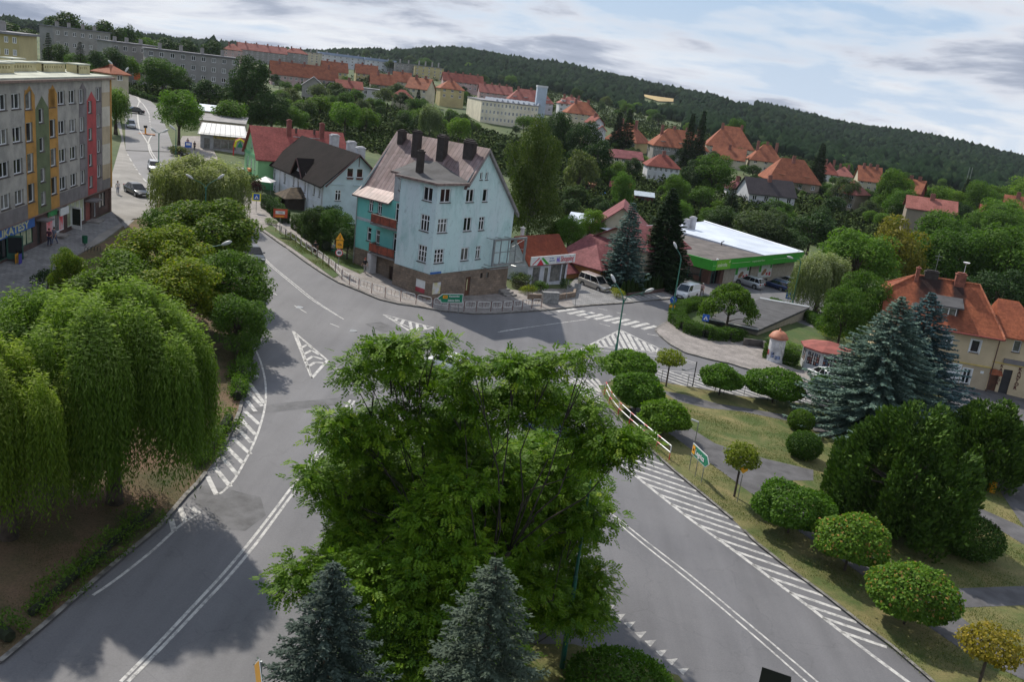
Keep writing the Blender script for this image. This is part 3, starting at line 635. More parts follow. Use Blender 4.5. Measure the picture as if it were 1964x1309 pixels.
d_=MB();d_. obox((-12.6,-.35),R(-115),1.3,.05,.15,2.5);o=d_. build('open_door',WHITE,blk);g_=MB();g_. obox((-12.6,-.35),R(-115),1.05,.07,.55,2.3);g_. build('pane',GLASS,o)
d_=MB();d_. obox((-28.1,-.4),R(-70),1.3,.05,.05,2.2);o=d_. build('open_door',GFR,blk);g_=MB();g_. obox((-28.1,-.4),R(-70),1.1,.07,.6,2.05);g_. build('pane',GLASS,o)
# 2. turquoise corner house
O=G(820,576);AT=R(50.67);BZ=O. z
th=thing('corner_house','turquoise corner tenement on a brown stone base with rusty steep sheet roof and dark chimneys','house',O,AT)
TQ=plain('faded_turquoise_render',(.49,.65,.65),.9,.05,.35,col2=(.55,.64,.67),streak=True)
def stain(m_):
 t=m_. node_tree;p=[n for n in t. nodes if n. type=='BSDF_PRINCIPLED'][0];src=p. inputs['Base Color']. links[0]. from_socket
 v=mapping(t,objc(t),(.8,.8,.28));f=ramp(t,noise(t,v,.9,6,.7,.6),[(.5,0.),(.72,.7)])
 c=mixc(t,f,src,(.25,.44,.43));f2=ramp(t,noise(t,mapping(t,objc(t),(1.3,1.3,.9)),1.3,6,.75,1.5),[(.56,0.),(.7,.6)])
 c=mixc(t,f2,c,(.22,.3,.31));t. links. new(c,p. inputs['Base Color'])
stain(TQ)
TQ2=plain('bright_turquoise_render',(.13,.44,.4),.9,.06,.5,col2=(.19,.5,.46));BANDM=plain('pale_band',(.42,.47,.5),.9,.06)
STONE=brick_mat('brown_stone_blocks',(.27,.2,.145),(.19,.145,.11),(.13,.11,.095),.55,.26,.018)
def sheet_roof():
 m,t,p=newmat('rusty_sheet_roof');o=objc(t);s=N(t,'ShaderNodeSeparateXYZ');t. links. new(o,s. inputs[0])
 ly=mth('FRACT',mth('DIVIDE',s. outputs[1],.62,nt=t),nt=t);seam=ramp(t,ly,[(0.,.25),(.1,1.),(.9,1.),(1.,.25)])
 lz=mth('FRACT',mth('DIVIDE',mth('ADD',s. outputs[2],mth('MULTIPLY',mth('FLOOR',mth('DIVIDE',s. outputs[1],.62,nt=t),nt=t),.73,nt=t),nt=t),1.35,nt=t),nt=t)
 cs=ramp(t,lz,[(0.,.6),(.03,1.),(1.,1.)])
 base=ramp(t,noise(t,o,.45,7,.65,.8),[(.3,(.25,.19,.19)),(.52,(.175,.118,.114)),(.7,(.1,.056,.05))])
 wn=N(t,'ShaderNodeTexWhiteNoise',noise_dimensions='2D');cb=N(t,'ShaderNodeCombineXYZ');t. links. new(mth('FLOOR',mth('DIVIDE',s. outputs[1],.62,nt=t),nt=t),cb. inputs[0]);t. links. new(mth('FLOOR',mth('DIVIDE',s. outputs[2],1.35,nt=t),nt=t),cb. inputs[1]);t. links. new(cb. outputs[0],wn. inputs[0])
 c=mixc(t,.9,base,ramp(t,wn. outputs[0],[(0,.75),(1,1.3)]),'MULTIPLY');c=mixc(t,.9,c,seam,'MULTIPLY');c=mixc(t,.7,c,cs,'MULTIPLY')
 t. links. new(c,p. inputs['Base Color']);p. inputs['Roughness']. default_value=.55;p. inputs['Metallic']. default_value=.15;bump(t,p,seam,.04,-.8);return m
SHR=sheet_roof();SOOT=plain('sooty_brick',(.045,.035,.032),.9,.12,2.,bmp=.01)
W_,D0,LB,LF,ZS,ZE,ZR=12.5,1.5,5.6,14.3,2.78,9.2,16.
FR=plain('white_window_frame',(.66,.66,.68),.5,.05)
st2=dict(cols=2);st3=dict(cols=3,trans=.62,rows=1)
mb=MB()
gw=[(.5,10.4,1.5,1.45,st2),(4.35,10.35,1.2,1.4,st2),(6.95,10.35,.75,1.4,dict(cols=1)),(.5,7.2,1.4,1.5,dict(cols=3,trans=.66)),(4.4,7.2,1.2,1.5,st2),(6.8,7.2,.9,1.5,dict(cols=2,trans=.7)),(.42,3.95,1.4,1.5,dict(cols=3,trans=.66,rows=2)),(4.45,3.95,1.2,1.45,st2),(6.78,3.95,.8,1.5,dict(cols=2,trans=.7)),(6.2,12.75,.38,.8,dict(cols=1)),(7.05,12.75,.42,.8,dict(cols=1))]
s_r=(ZR-ZE)/(W_/2+.75-.75)
ax=7.
outl=[(0,ZS),(W_,ZS),(W_,ZE),(W_-.75,10.25),(ax,ZR),(ax-3.,12.25),(0,12.25)]
facade(th,mb,(0,0,0),0.,0,0,0,gw,depth=.16,outline=outl)
facade(th,mb,(0,LB,0),-PI/2,LB,0,0,[(LB-2.1,10.35,1.4,1.45,st2),(LB-2.15,7.15,1.35,1.75,dict(cols=3,trans=.66)),(LB-2.12,3.85,1.32,1.8,dict(cols=3,trans=.66,rows=2))],depth=.16,outline=[(0,ZS),(LB,ZS),(LB,12.25),(0,12.25)])
mb. add([(0,LB,ZS),(0,LB,12.25),(D0+3.5,LB,12.25),(D0+3.5,LB,ZS)],[(0,1,2,3)])
mb. add([(W_,0,ZS),(W_,LF,ZS),(W_,LF,ZE),(W_,0,ZE)],[(0,1,2,3)])
mb. add([(D0,LF,ZS-.4),(W_,LF,ZS-.4),(W_,LF,ZE),(ax,LF,ZR),(D0,LF,ZE)],[(4,3,2,1,0)])
mb. build('wall',TQ,th)
mb=MB()
fwn=[(14.3-12.25,7.3,.75,1.5,dict(cols=2,trans=.62)),(14.3-10.75,7.3,.75,1.5,dict(cols=2,trans=.62)),(14.3-12.25,3.95,.75,1.55,dict(cols=1,trans=.62)),(14.3-10.75,3.95,.75,1.55,dict(cols=1,trans=.62)),(14.3-7.8,6.85,1.3,2.2,dict(cols=2,trans=.7)),(14.3-7.8,3.6,1.3,2.1,dict(cols=2,trans=.7))]
facade(th,mb,(D0,LF,0),-PI/2,LF-LB,0,0,fwn,depth=.16,outline=[(0,ZS),(LF-LB,ZS),(LF-LB,ZE),(0,ZE)])
mb. build('front_wall',TQ2,th)
mb=MB();mb. box(D0-.03,D0-.004,LB+.01,LF,6.05,6.4);mb. build('string_course',BANDM,th)
mb=MB();facade(th,mb,(1.6,8.35,0),-PI/2,2.75,0,0,[(.75,10.45,.9,1.35,dict(cols=1))],depth=.12,outline=[(0,9.2),(2.75,9.2),(2.75,12.25),(0,12.25)]);mb. add([(1.6,8.35,9.2),(1.6,8.35,12.25),(5.6,8.35,12.25),(5.6,8.35,9.2)],[(0,1,2,3)])
mb. build('dormer',plain('grey_dormer_render',(.38,.4,.42),.9,.06),th)
mb=MB();mb. fill([(0,-.9),(W_+.08,-.9),(W_+.08,ZS-.004),(0,ZS-.004)],[(.55,1.85,.55,1.85),(5.6,6.4,-.1,2.05),(7.9,8.3,1.7,2.3),(8.9,9.3,1.7,2.3)],(-.06,-.08,0),(1,0,0),.2,(0,1,0))
mb. fill([(0,-.9),(LB+.14,-.9),(LB+.14,ZS-.004),(0,ZS-.004)],[(LB-1.95,LB-.45,.55,1.95)],(-.06,LB+.06,0),(0,-1,0),.2,(1,0,0))
mb. add([(-.06,LB+.06,-.9),(-.06,LB+.06,ZS),(D0,LB+.06,ZS),(D0,LB+.06,-.9)],[(0,1,2,3)])
mb. fill([(0,-.5),(LF-LB+.06,-.5),(LF-LB+.06,ZS-.004),(0,ZS-.004)],[(1.9,2.7,.9,1.5),(6.4,8.,-.4,1.9)],(D0-.05,LF+.06,0),(0,-1,0),.2,(1,0,0))
mb. add([(W_+.02,-.08,-.9),(W_+.02,LF,-.9),(W_+.02,LF,ZS),(W_+.02,-.08,ZS)],[(0,1,2,3)])
mb. build('stone_base',STONE,th)
PO1=plain('red_white_poster_board',(.62,.62,.64),.5,.1,1.,col2=(.5,.08,.1));PO2=plain('white_yellow_poster_board',(.62,.62,.68),.5,.1,1.2,col2=(.6,.52,.1))
b=MB();b. box(.55-.06,1.85-.06,0.,.04,.55,1.85);b. build('poster',PO2,th)
b=MB();b. box(.02,.06,.51,2.01,1.05,1.95,0);b. box(.02,.06,.51,2.01,.55,1.05,1);b. build('poster',[WSIGN,plain('red_poster',(.42,.05,.07),.5,.1)],th)
DW=plain('brown_wood_door',(.13,.055,.03),.6,.15,2);b=MB();b. box(5.54,6.34,.05,.1,-.1,2.05);dr=b. build('door',DW,th);b=MB();b. box(5.85,5.97,.03,.046,.5,1.75);b. build('pane',YEL,dr)
b=MB();b. box(D0+.1,D0+.15,LF-8.1+.06,LF-6.4+.1,-.4,1.9);b. build('door',plain('dark_gate',(.05,.03,.025),.7,.1),th)
b=MB();b. box(5.,7.,-1.3,-.09,-.6,-.25);b. box(5.2,6.8,-.9,-.09,-.25,-.1);b. build('doorstep',KERB,th)
for u in(7.84,8.84):
 b=MB();b. box(u,u+.4,.06,.09,1.7,2.3);b. build('window',GLASS,th)
mb=MB();xe0,xe1=D0-.55,W_+.55;ya,yb=-.35,LF+.35
prof=[(xe0,8.85),(D0+.9,9.9),(ax,ZR+.12),(W_-.7,10.4),(xe1,8.9)]
top=[(x,ya,z)for x,z in prof]+[(x,yb,z)for x,z in prof];bot=[(x,y,z-.16)for x,y,z in top]
def roof_part(pr,y0,y1):
 n=len(pr);T_=[(x,y0,z)for x,z in pr]+[(x,y1,z)for x,z in pr];B_=[(x,y,z-.16)for x,y,z in T_];m=2*n
 mb. add(T_+B_,[(i,i+1,i+n+1,i+n)[::-1]for i in range(n-1)]+[(m+i,m+i+1,m+i+n+1,m+i+n)for i in range(n-1)]+[(i,i+m,i+m+1,i+1)for i in range(n-1)]+[(n+i,n+i+1,m+n+i+1,m+n+i)for i in range(n-1)]+[(0,n,m+n,m),(n-1,m+n-1,m+2*n-1,2*n-1)])
roof_part([(3.9,11.9)]+prof[2:],ya,8.4);roof_part(prof,8.4,yb)
for k in range(14,24):
 y=ya+.3+k*.63
 mb. add([(prof[0][0],y,prof[0][1]+.01),(prof[0][0],y+.035,prof[0][1]+.01),(prof[1][0],y+.035,prof[1][1]+.06),(prof[1][0],y,prof[1][1]+.06),(prof[2][0],y+.035,prof[2][1]+.05),(prof[2][0],y,prof[2][1]+.05)],[(0,1,2,3)[::-1],(3,2,4,5)[::-1]])
rf=mb. build('roof',SHR,th)
FLAT=plain('bitumen_flat_roof',(.07,.07,.075),.85,.12,.8)
mb=MB();mb. add([(-.45,-.45,12.42),(4.2,-.45,12.42),(5.3,.4,13.4),(5.9,LB+.3,14.),(5.9,8.6,13.9),(1.25,8.6,12.42),(1.25,LB+.45,12.42),(-.45,LB+.45,12.42)],[(0,1,2,3,7),(3,4,5,6,7)]);
mb. build('flat_roof',FLAT,th)
mb=MB()
loop=[(-.5,-.5),(4.25,-.5)];mb. box(-.5,4.25,-.5,-.36,12.2,12.45);mb. box(-.5,-.36,-.36,LB+.5,12.2,12.448);mb. box(-.36,1.3,LB+.36,LB+.5,12.2,12.446);mb. box(1.16,1.3,LB+.5,8.65,12.2,12.444);mb. add([(-.45,-.45,12.21),(-.45,LB+.45,12.21),(2,LB+.45,12.21),(4.2,-.45,12.21)],[(0,1,2,3)]);mb. add([(1.25,LB+.4,12.212),(1.25,8.6,12.212),(4,8.6,12.212),(4,LB+.4,12.212)],[(0,1,2,3)])
mb. build('eaves',plain('rusty_eaves',(.2,.14,.125),.6,.15,2),th)
for x,y,z0,z1,w_,d_ in[(6.3,12.9,14,16.6,.8,1.2),(5.6,9.6,12.6,16.9,.9,1.2),(5.7,5.6,12.6,16.8,.9,1.4),(6.2,1.9,13.5,16.7,.8,1.9),(1.9,4.9,12.3,15.3,.75,.85),(8.2,8.2,13,16.7,.8,1.4),(8.2,3.9,13,16.7,.8,1.6)]:chimney(rf,x,y,z0,z1-.35,w_*.76,d_*.76,SOOT)
mb=MB()
for(xa,za),(xb,zb)in(((4.3,12.4),prof[2]),(prof[2],prof[3]),(prof[3],prof[4])):
 mb. add([(xa,ya-.03,za-.02),(xb,ya-.03,zb-.02),(xb,ya-.03,zb-.42),(xa,ya-.03,za-.42),(xa,-.02,za-.42),(xb,-.02,zb-.42)],[(0,3,2,1),(3,4,5,2)])
mb. build('bargeboard',plain('greyish_bargeboard',(.24,.22,.22),.7,.1),th)
gutter_pipe(th,[(D0-.12,LF-.15,8.7),(D0-.12,LF-.15,.3)],.06,METAL)
gutter_pipe(th,[(-.4,5.75,12.1),(1.35,5.75,11.5),(1.35,5.75,.2)],.05,METAL)
RUST=plain('rust_red_balcony_panel',(.24,.055,.03),.7,.15,2)
for z in(6.35,3.05):
 b=MB();b. box(.35,D0-.06,LB+.55,10.5,z-.18,z);bl=b. build('balcony',GREYD,th)
 b=MB();b. box(.38,.42,LB+.6,7.3,z+.12,z+1.);b. box(.38,.42,7.36,8.85,z+.12,z+1.);b. box(.38,.42,8.91,10.42,z+.12,z+1.);b. box(.42,D0-.08,10.42,10.46,z+.12,z+1.);b. build('railing_panel',RUST,bl)
 b=MB();b. tube([(.4,LB+.58,z+1.05),(.4,10.45,z+1.05),(D0-.06,10.45,z+1.05)],.025,5)
 for y in(LB+.6,7.33,8.88,10.45):b. tube([(.4,y,z),(.4,y,z+1.05)],.022,5)
 b. build('handrail',DARKM,bl)
b=MB();b. box(.3,1.2,9.9,10.5,-.4,2.86);b. build('porch_pillar',plain('white_pillar',(.5,.5,.52),.8,.06),th)
b=MB();b. box(.3,1.4,6.6,9.8,-.45,.12);b. build('porch_step',KERB,th)
bb=thing('billboard_frame','empty grey steel billboard frame bolted to the gable of the turquoise house','billboard frame',O+Vector((math. cos(AT)*8.2,math. sin(AT)*8.2,3.3)),AT)
fb=MB();xx0,xx1,y_=0.,5.6,-1.25
for z in(0.,2.85):fb. box(xx0,xx1,y_-.11,y_+.11,z,z+.22)
for x in(xx0,xx1-.2):fb. box(x,x+.2,y_-.105,y_+.105,.22,2.85)
fb. build('frame',METAL,bb)
fb=MB()
for x in(1.2,2.5,3.8):fb. box(x,x+.08,y_-.05,y_+.05,.222,2.848)
fb. box(.2,3.8,y_-.04,y_+.04,1.5,1.58)
fb. tube([(5.3,y_,2.8),(4.,-.2,1.6),(5.3,y_,.2)],.035,5);fb. tube([(4.,-.2,1.6),(5.3,y_,1.6)],.035,5);fb. build('bracing',METAL,bb)
fb=MB()
for x in(.1,1.6,3.1):fb. tube([(x,y_,-.02),(x,-.02,-.02)],.04,5);fb. tube([(x,y_,3.),(x,-.02,3.)],.04,5)
fb. tube([(-.2,y_-.1,-.3),(6.,y_-.1,-.3)],.05,5);fb. tube([(-.2,y_-.1,-.3),(-.2,-.03,-.3)],.05,5);fb. tube([(4.2,y_-.1,-.3),(4.2,-.03,-.3)],.05,5);fb. build('brackets',METAL,bb)
b=MB();b. box(-.1,1.5,-.16,-.12,2.85,3.05);b. build('street_plate',BLUES,th)
# 3. white house with black roof
O=G(617,425);AW=R(34)
wh=thing('white_house','pale lilac white house with dark slate-black roof, small cross gable and wooden porch','house',O,AW)
WR=plain('lilac_white_render',(.62,.64,.69),.9,.05,.6);WR2=plain('pale_blue_render',(.5,.61,.66),.9,.05,.6);BLK=tile_roof('black_slate_roof',(.02,.016,.016),(.012,.01,.01),.5,.3,rough=.95,joint_mix=.4)
mb=MB();L=22.4;zw=5.35;cf=L
yw=[(21.,2.85,.75,1.5),(16.,2.9,.75,1.6),(12.,3.1,.65,1.5),(10.05,3.1,.65,1.5),(7.1,2.85,.6,1.7),(3.3,3.15,.65,1.5),(1.15,3.2,.65,1.5)]
fw_=[(L-y-w_,z,w_,h,dict(cols=1,trans=.7))for y,z,w_,h in yw]
fw_+=[(L-y-w_,.35,w_,1.4,dict(cols=1,trans=.7))for y,w_ in((21.,.75),(16.,.7),(14.4,.6),(3.3,.65))]
facade(wh,mb,(0,L,0),-PI/2,L,0,0,fw_,depth=.12,outline=[(0,-1.6),(L,-1.6),(L,zw),(L-7.,zw),(L-9.5,7.3),(L-11.8,zw),(0,zw)])
mb. box(-.05,-.004,0,L,2.25,2.42);
mb. build('front_wall',WR,wh)
mb=MB();facade(wh,mb,(0,0,0),0,9.6,0,0,[(3.3,6.35,1.,1.3,dict(cols=1)),(4.75,6.35,1.,1.3,dict(cols=1)),(1.75,3.,.85,1.5,dict(cols=2,trans=.7)),(6.,3.,.85,1.5,dict(cols=2,trans=.7))],depth=.12,outline=[(0,-1.6),(9.6,-1.6),(9.6,zw),(4.8,9.5),(0,zw)])
mb. add([(9.6,0,-1.6),(9.6,L,-1.6),(9.6,L,zw),(9.6,0,zw)],[(0,1,2,3)]);mb. add([(0,L,-1.6),(9.6,L,-1.6),(9.6,L,zw),(4.8,L,9.5),(0,L,zw)],[(4,3,2,1,0)])
mb. box(1.,3.,-.12,-.003,5.2,5.3);mb. box(4.4,6.6,-.12,-.003,5.2,5.3);mb. build('gable_wall',WR2,wh)
for x in(3.3,4.75):b=MB();b. box(x,x+.9,-.25,-.1,6.1,6.26);b. build('flower_box',plain('red_flowers',(.2,.07,.06),.9,.3,8),wh)
mb=MB();gable_roof(mb,0,9.6,0,L,zw,9.7,.7,.18,'y');rf=mb. build('roof',BLK,wh)
mb=MB();mb. add([(-.75,11.9,5.),(-.75,9.45,7.6),(-.75,7.,5.),(2.,9.45,7.6),(0.,12.,5.1),(0.,6.9,5.1)],[(0,1,3,4),(1,2,5,3)]);mb. add([(-.75,11.9,4.86),(-.75,9.45,7.46),(-.75,7.,4.86),(2.,9.45,7.46)],[(3,1,0),(3,2,1)]);mb. build('cross_gable',BLK,wh)
mb=MB();mb. tube([(-.75,11.9,4.95),(-.75,9.45,7.55),(-.75,7.,4.95)],.1,4);mb. tube([(0,-.72,5.),(4.8,-.72,9.6),(9.6,-.72,5.)],.13,4);mb. tube([(4.8,-.6,9.4),(4.8,-.6,7.9)],.06,4);mb. build('bargeboard',plain('dark_brown_board',(.09,.035,.03),.6,.1),wh)
WCH=plain('whitewashed_chimney',(.48,.48,.5),.85,.08,1.5)
for x,y,z1 in[(6.2,6.,10.6),(6.2,2.6,10.2),(6.,12.2,10.9)]:chimney(rf,x,y,8,z1,1.2,1.,WCH)
gutter_pipe(wh,[(-.2,18.1,5.1),(-.2,18.1,0)],.05);gutter_pipe(wh,[(-.2,5.6,5.1),(-.2,5.6,0)],.05);gutter_pipe(wh,[(-.15,.1,5.1),(-.15,.1,0)],.05)
b=MB();b. tube([(-.62,-.6,4.78),(-.62,6.9,4.78)],.09,6);b. tube([(-.62,12.,4.78),(-.62,L+.6,4.78)],.09,6);b. build('gutter',WHITE,wh)
PW=plain('dark_porch_wood',(.045,.03,.024),.8,.12,2);MOSS=plain('mossy_shingles',(.085,.062,.04),.95,.2,1.6)
b=MB()
for x,y in((-2.6,7.2),(-2.6,10.9)):b. box(x,x+.2,y,y+.2,-1.8,2.)
for k in range(7):b. box(-2.55,-2.47,7.5+k*.17,7.56+k*.17,-1.7,1.9);b. box(-2.55,-2.47,9.9+k*.15,9.96+k*.15,-1.7,1.9)
b. box(-2.6,-.02,10.85,10.9,-1.8,1.9);b. box(-2.6,-.02,7.1,7.15,-1.8,1.9);pc=b. build('porch',PW,wh)
b=MB();b. add([(-3.2,6.6,1.95),(-3.2,11.6,1.95),(0,11.6,2.1),(0,6.6,2.1),(-1.5,9.1,3.3),(0,9.1,3.4)],[(1,0,4),(0,3,5,4),(2,1,4,5),(0,1,2,3)]);b. build('porch_roof',MOSS,pc)
b=MB()
for k in range(5):b. box(-3.-k*.35,-2.6-k*.35,7.8,10.4,-2.2,-1.35-k*.17)
b. build('porch_steps',KERB,pc)
# 4. green house with red tiled roof
O=G(493,362);AG=R(28)
gh=thing('green_house','bright green house with red tiled roof beyond the white house','house',O,AG)
GR1=plain('mint_green_render',(.2,.42,.2),.9,.05,.6);GR2=plain('strong_green_render',(.09,.32,.14),.9,.05,.6);RTILE=tile_roof('red_tile_roof',(.3,.085,.075),(.22,.06,.055),.42,.3)
mb=MB();Wg=11.2;Lg=14.5;zw=4.85
facade(gh,mb,(0,Wg,0),-PI/2,Wg,0,0,[(Wg-y-.8,z,.8,h,dict(cols=1,trans=.65))for y,z,h in((8.,2.65,1.5),(5.1,2.65,1.5),(2.,2.65,1.5),(5.1,5.75,1.2),(8.2,.2,1.5))],depth=.12,outline=[(0,-.8),(Wg,-.8),(Wg,zw),(Wg-5.5,9.2),(0,zw)])
facade(gh,mb,(0,0,0),0,Lg,0,0,[(5.,2.5,.8,1.5),(9,2.5,.8,1.5)],depth=.12,outline=[(0,-.8),(Lg,-.8),(Lg,zw),(0,zw)])
mb. add([(Lg,0,-1),(Lg,Wg,-1),(Lg,Wg,zw),(Lg,5.5,9.2),(Lg,0,zw)],[(0,1,2,3,4)]);mb. add([(0,Wg,-1),(0,Wg,zw),(Lg,Wg,zw),(Lg,Wg,-1)],[(0,1,2,3)])
mb. build('wall',GR1,gh)
b=MB();b. box(-.06,-.003,0,Wg,4.55,5.);b. box(-.055,-.003,0,Wg,-.7,1.9);b. box(-.05,Lg,-.06,-.003,-.7,1.9);b. build('green_band',GR2,gh)
b=MB();b. box(-.08,-.06,2.1,2.95,-.1,2.);b. build('door',DARKM,gh)
b=MB();b. box(-.45,-.1,4.6,6.4,2.,2.45);b. build('orange_sign',plain('orange_sign',(.62,.2,.05),.5,.1),gh)
mb=MB();gable_roof(mb,0,Lg,0,Wg,zw,9.35,.45,.16,'x');rf=mb. build('roof',RTILE,gh)
for x,z1 in((5.6,10.6),(11.,10.5)):chimney(rf,x,4.4,7.6,z1,.7,.7,plain('red_brick_chimney',(.2,.06,.05),.85,.1,3))
for x in(6.9,9.9):chimney(rf,x,4.9,8.4,9.4,.3,.3,BRK)
b=MB();b. box(6.2,10.6,3.7,3.9,8.15,8.25);b. build('roof_walkway',METAL,rf)
# 5. right house (cream, orange tiles)
O=G(1888,752);AR=R(-15)
rh=thing('cream_house','cream two-storey house with orange half-hipped tile roof behind the blue spruces','house',O,AR)
CR=plain('cream_render',(.56,.45,.29),.9,.05,.5);CR2=plain('buff_render',(.44,.36,.25),.9,.05,.5);YB=plain('yellow_band',(.58,.44,.14),.8,.06)
OT=tile_roof('orange_tile_roof',(.33,.108,.055),(.21,.066,.038),.42,.3,joint_mix=.75)
def sootify(m_,spots):
 t=m_. node_tree;p=[n for n in t. nodes if n. type=='BSDF_PRINCIPLED'][0];src=p. inputs['Base Color']. links[0]. from_socket
 o=objc(t);s=N(t,'ShaderNodeSeparateXYZ');t. links. new(o,s. inputs[0]);wob=noise(t,o,1.2,5)
 tot=None
 for x,zt,zb,hw in spots:
  u=mth('DIVIDE',mth('ABSOLUTE',mth('SUBTRACT',mth('ADD',s. outputs[0],mth('MULTIPLY',wob,.8,nt=t),nt=t),x+.4,nt=t),nt=t),hw,nt=t)
  v=mth('DIVIDE',mth('SUBTRACT',zt,s. outputs[2],nt=t),zt-zb,nt=t)
  f=mth('MULTIPLY',mth('SUBTRACT',1.5,mth('POWER',u,2.,nt=t),nt=t,clamp=True),mth('SUBTRACT',1.25,v,nt=t,clamp=True),nt=t,clamp=True)
  tot=f if tot is None else mth('MAXIMUM',tot,f,nt=t)
 c=mixc(t,mth('MULTIPLY',tot,.93,nt=t),src,(.018,.016,.017));t. links. new(c,p. inputs['Base Color'])
OTs=OT. copy();OTs. name='sooted_orange_tiles';sootify(OTs,[(-7.7,11.3,7.6,1.4),(-4.6,11.2,6.8,.7)])
Wr,Dr,zw=12.3,9.,6.75
mb=MB()
rw=[(-2.65,4.3,.95,1.45,dict(cols=1)),(-5.65,4.3,.95,1.45,dict(cols=2)),(-9.2,4.3,.95,1.45),(-2.7,.55,.85,1.75,dict(cols=2)),(-7.4,.6,.95,1.6)]
facade(rh,mb,(0,0,0),0,0,0,0,rw,depth=.14,outline=[(-Wr,3.06),(0,3.06),(0,zw),(-Wr,zw)])if False else None
up=[q for q in rw if q[1]>3];dn=[q for q in rw if q[1]<3]
facade(rh,mb,(0,0,0),0,0,0,0,up,depth=.14,outline=[(-Wr,2.9),(0,2.9),(0,zw),(-Wr,zw)])
mb. add([(-Wr,Dr,-1),(-Wr,Dr,zw),(-Wr,Dr*.7,9.2),(-Wr,Dr*.3,9.2),(-Wr,0,zw),(-Wr,0,-1)],[(0,1,2,3,4,5)]);mb. add([(0,0,-1),(0,Dr,-1),(0,Dr,zw),(0,0,zw)],[(0,1,2,3)]);mb. add([(0,Dr,-1),(-Wr,Dr,-1),(-Wr,Dr,zw),(0,Dr,zw)],[(0,1,2,3)])
mb. build('upper_wall',CR,rh)
mb=MB();facade(rh,mb,(0,0,0),0,0,0,0,dn,depth=.14,outline=[(-Wr,-1.2),(0,-1.2),(0,2.896),(-Wr,2.896)]);mb. build('lower_wall',CR2,rh)
b=MB();b. box(-Wr,.04,-.07,-.003,2.82,2.98);b. box(-Wr,.04,-.1,-.003,6.35,6.6);b. build('yellow_band',YB,rh)
for u,z,w_,h in[(q[0],q[1],q[2],q[3])for q in rw]:
 b=MB();b. box(u-.14,u,-.03,-.002,z-.12,z+h+.12);b. box(u+w_,u+w_+.14,-.03,-.002,z-.12,z+h+.12);b. box(u,u+w_,-.03,-.002,z+h,z+h+.12);b. build('window_surround',WSIGN,rh)
b=MB();b. box(-4.45,-2.95,-.05,-.002,.35,2.7);pp=b. build('poster',WSIGN,rh)
b=MB();b. tube([(-3.5,-.07,.9),(-3.35,-.07,1.5),(-3.2,-.07,1.9)],.05,5);b. tube([(-3.7,-.07,2.5),(-3.3,-.07,2.2),(-3.05,-.07,2.45)],.03,4);b. tube([(-4.3,-.07,2.1),(-3.9,-.07,2.3),(-3.6,-.07,2.15)],.03,4);b. build('poster_drawing',DARKM,pp)
b=MB();b. box(-.95,-.6,-.03,-.002,2.05,2.35);b. build('house_number',WSIGN,rh)
b=MB();b. tube([(-5.2,-.02,3.4),(-5.2,-.35,3.55),(-5.2,-.35,3.4)],.03,5);b. box(-5.3,-5.1,-.45,-.25,3.05,3.4);b. build('wall_lantern',DARKM,rh)
ym=Dr/2;zr=11.35;kick=[(-.75,6.45),(.35,7.25),(ym,zr),(Dr-.35,7.25),(Dr+.75,6.45)]
xl,xr=-Wr-.35,.45
rp=lambda x,k:(x,kick[k][0],kick[k][1])
v=[rp(xl,0),rp(xl,1),(-Wr-.35,ym*.55,9.35),(-Wr+2.9,ym,zr),(-2.4,ym,zr),(.1,.35,7.25),(xr,-.75,6.45),rp(xl,4),rp(xl,3),(-Wr-.35,Dr-ym*.55,9.35),(.1,Dr-.35,7.25),(xr,Dr+.75,6.45)]
mb=MB();vs=v+[(a,b_,c-.15)for a,b_,c in v]
F=[(0,6,5,1),(1,5,4,3,2),(7,8,10,11),(8,9,3,4,10),(2,3,9),(6,11,10,5),(5,10,4)]
mb. add(vs,F+[tuple(i+12 for i in f[::-1])for f in F]+[(6,0,12,18),(0,1,13,12),(1,2,14,13),(2,9,21,14),(11,6,18,23)]);rf=mb. build('roof',OTs,rh)
b=MB();rr=[(-Wr-.35,ym*.55,9.38),(-Wr+2.9,ym,zr+.03),(-2.4,ym,zr+.03),(.1,.35,7.28),(xr,-.75,6.48)];b. tube(rr,.13,6);b. tube([(-Wr-.35,ym*.55,9.38),(-Wr-.35,Dr-ym*.55,9.38),(-Wr+2.9,ym,zr)],.12,6);b. build('ridge_tiles',plain('ridge_tile',(.42,.14,.07),.8,.15,3),rf)
RBK=plain('orange_brick_chimney',(.26,.09,.06),.85,.15,3)
chimney(rf,-9.3,4.,9.5,12.2,.4,.5,RBK);chimney(rf,-7.7,4.6,10,11.9,1.5,.6,SOOT);chimney(rf,-4.6,4.3,10,12.2,1.1,.7,RBK)
b=MB();b. tube([(-7.4,4.6,11.5),(-7.4,4.6,14.2)],.025,4);b. tube([(-7.8,4.6,13.9),(-7.,4.6,13.9)],.02,4);b. tube([(-7.7,4.6,13.5),(-7.1,4.6,13.5)],.02,4);b. build('aerial',METAL,rf)
b=MB();b. tube([(-4.4,4.3,12),(-4.4,4.3,13.6)],.025,4);b. lathe((-4.4,4.2,13.6),[(.02,-.1),(.3,0.),(.38,.14)],14);b. build('satellite_dish',WHITE,rf)
b=MB();b. fill([(-6.6,7.2),(-4.55,7.2),(-4.55,8.95),(-6.6,8.95)],[(-6.4,-4.75,7.5,8.75)],(0,1.,0),(1,0,0),.1,(0,1,0));b. add([(-6.6,1.,7.2),(-6.6,1.,8.95),(-6.6,3.2,8.95),(-6.6,1.,7.2)],[(0,1,2)]);b. add([(-4.55,1.,7.2),(-4.55,1.,8.95),(-4.55,3.2,8.95)],[(2,1,0)]);dm=b. build('dormer',plain('dark_dormer_boards',(.06,.04,.035),.8,.1),rh)
window(dm,(-6.4,1.,7.5),0,1.65,1.25,cols=2,depth=.06)
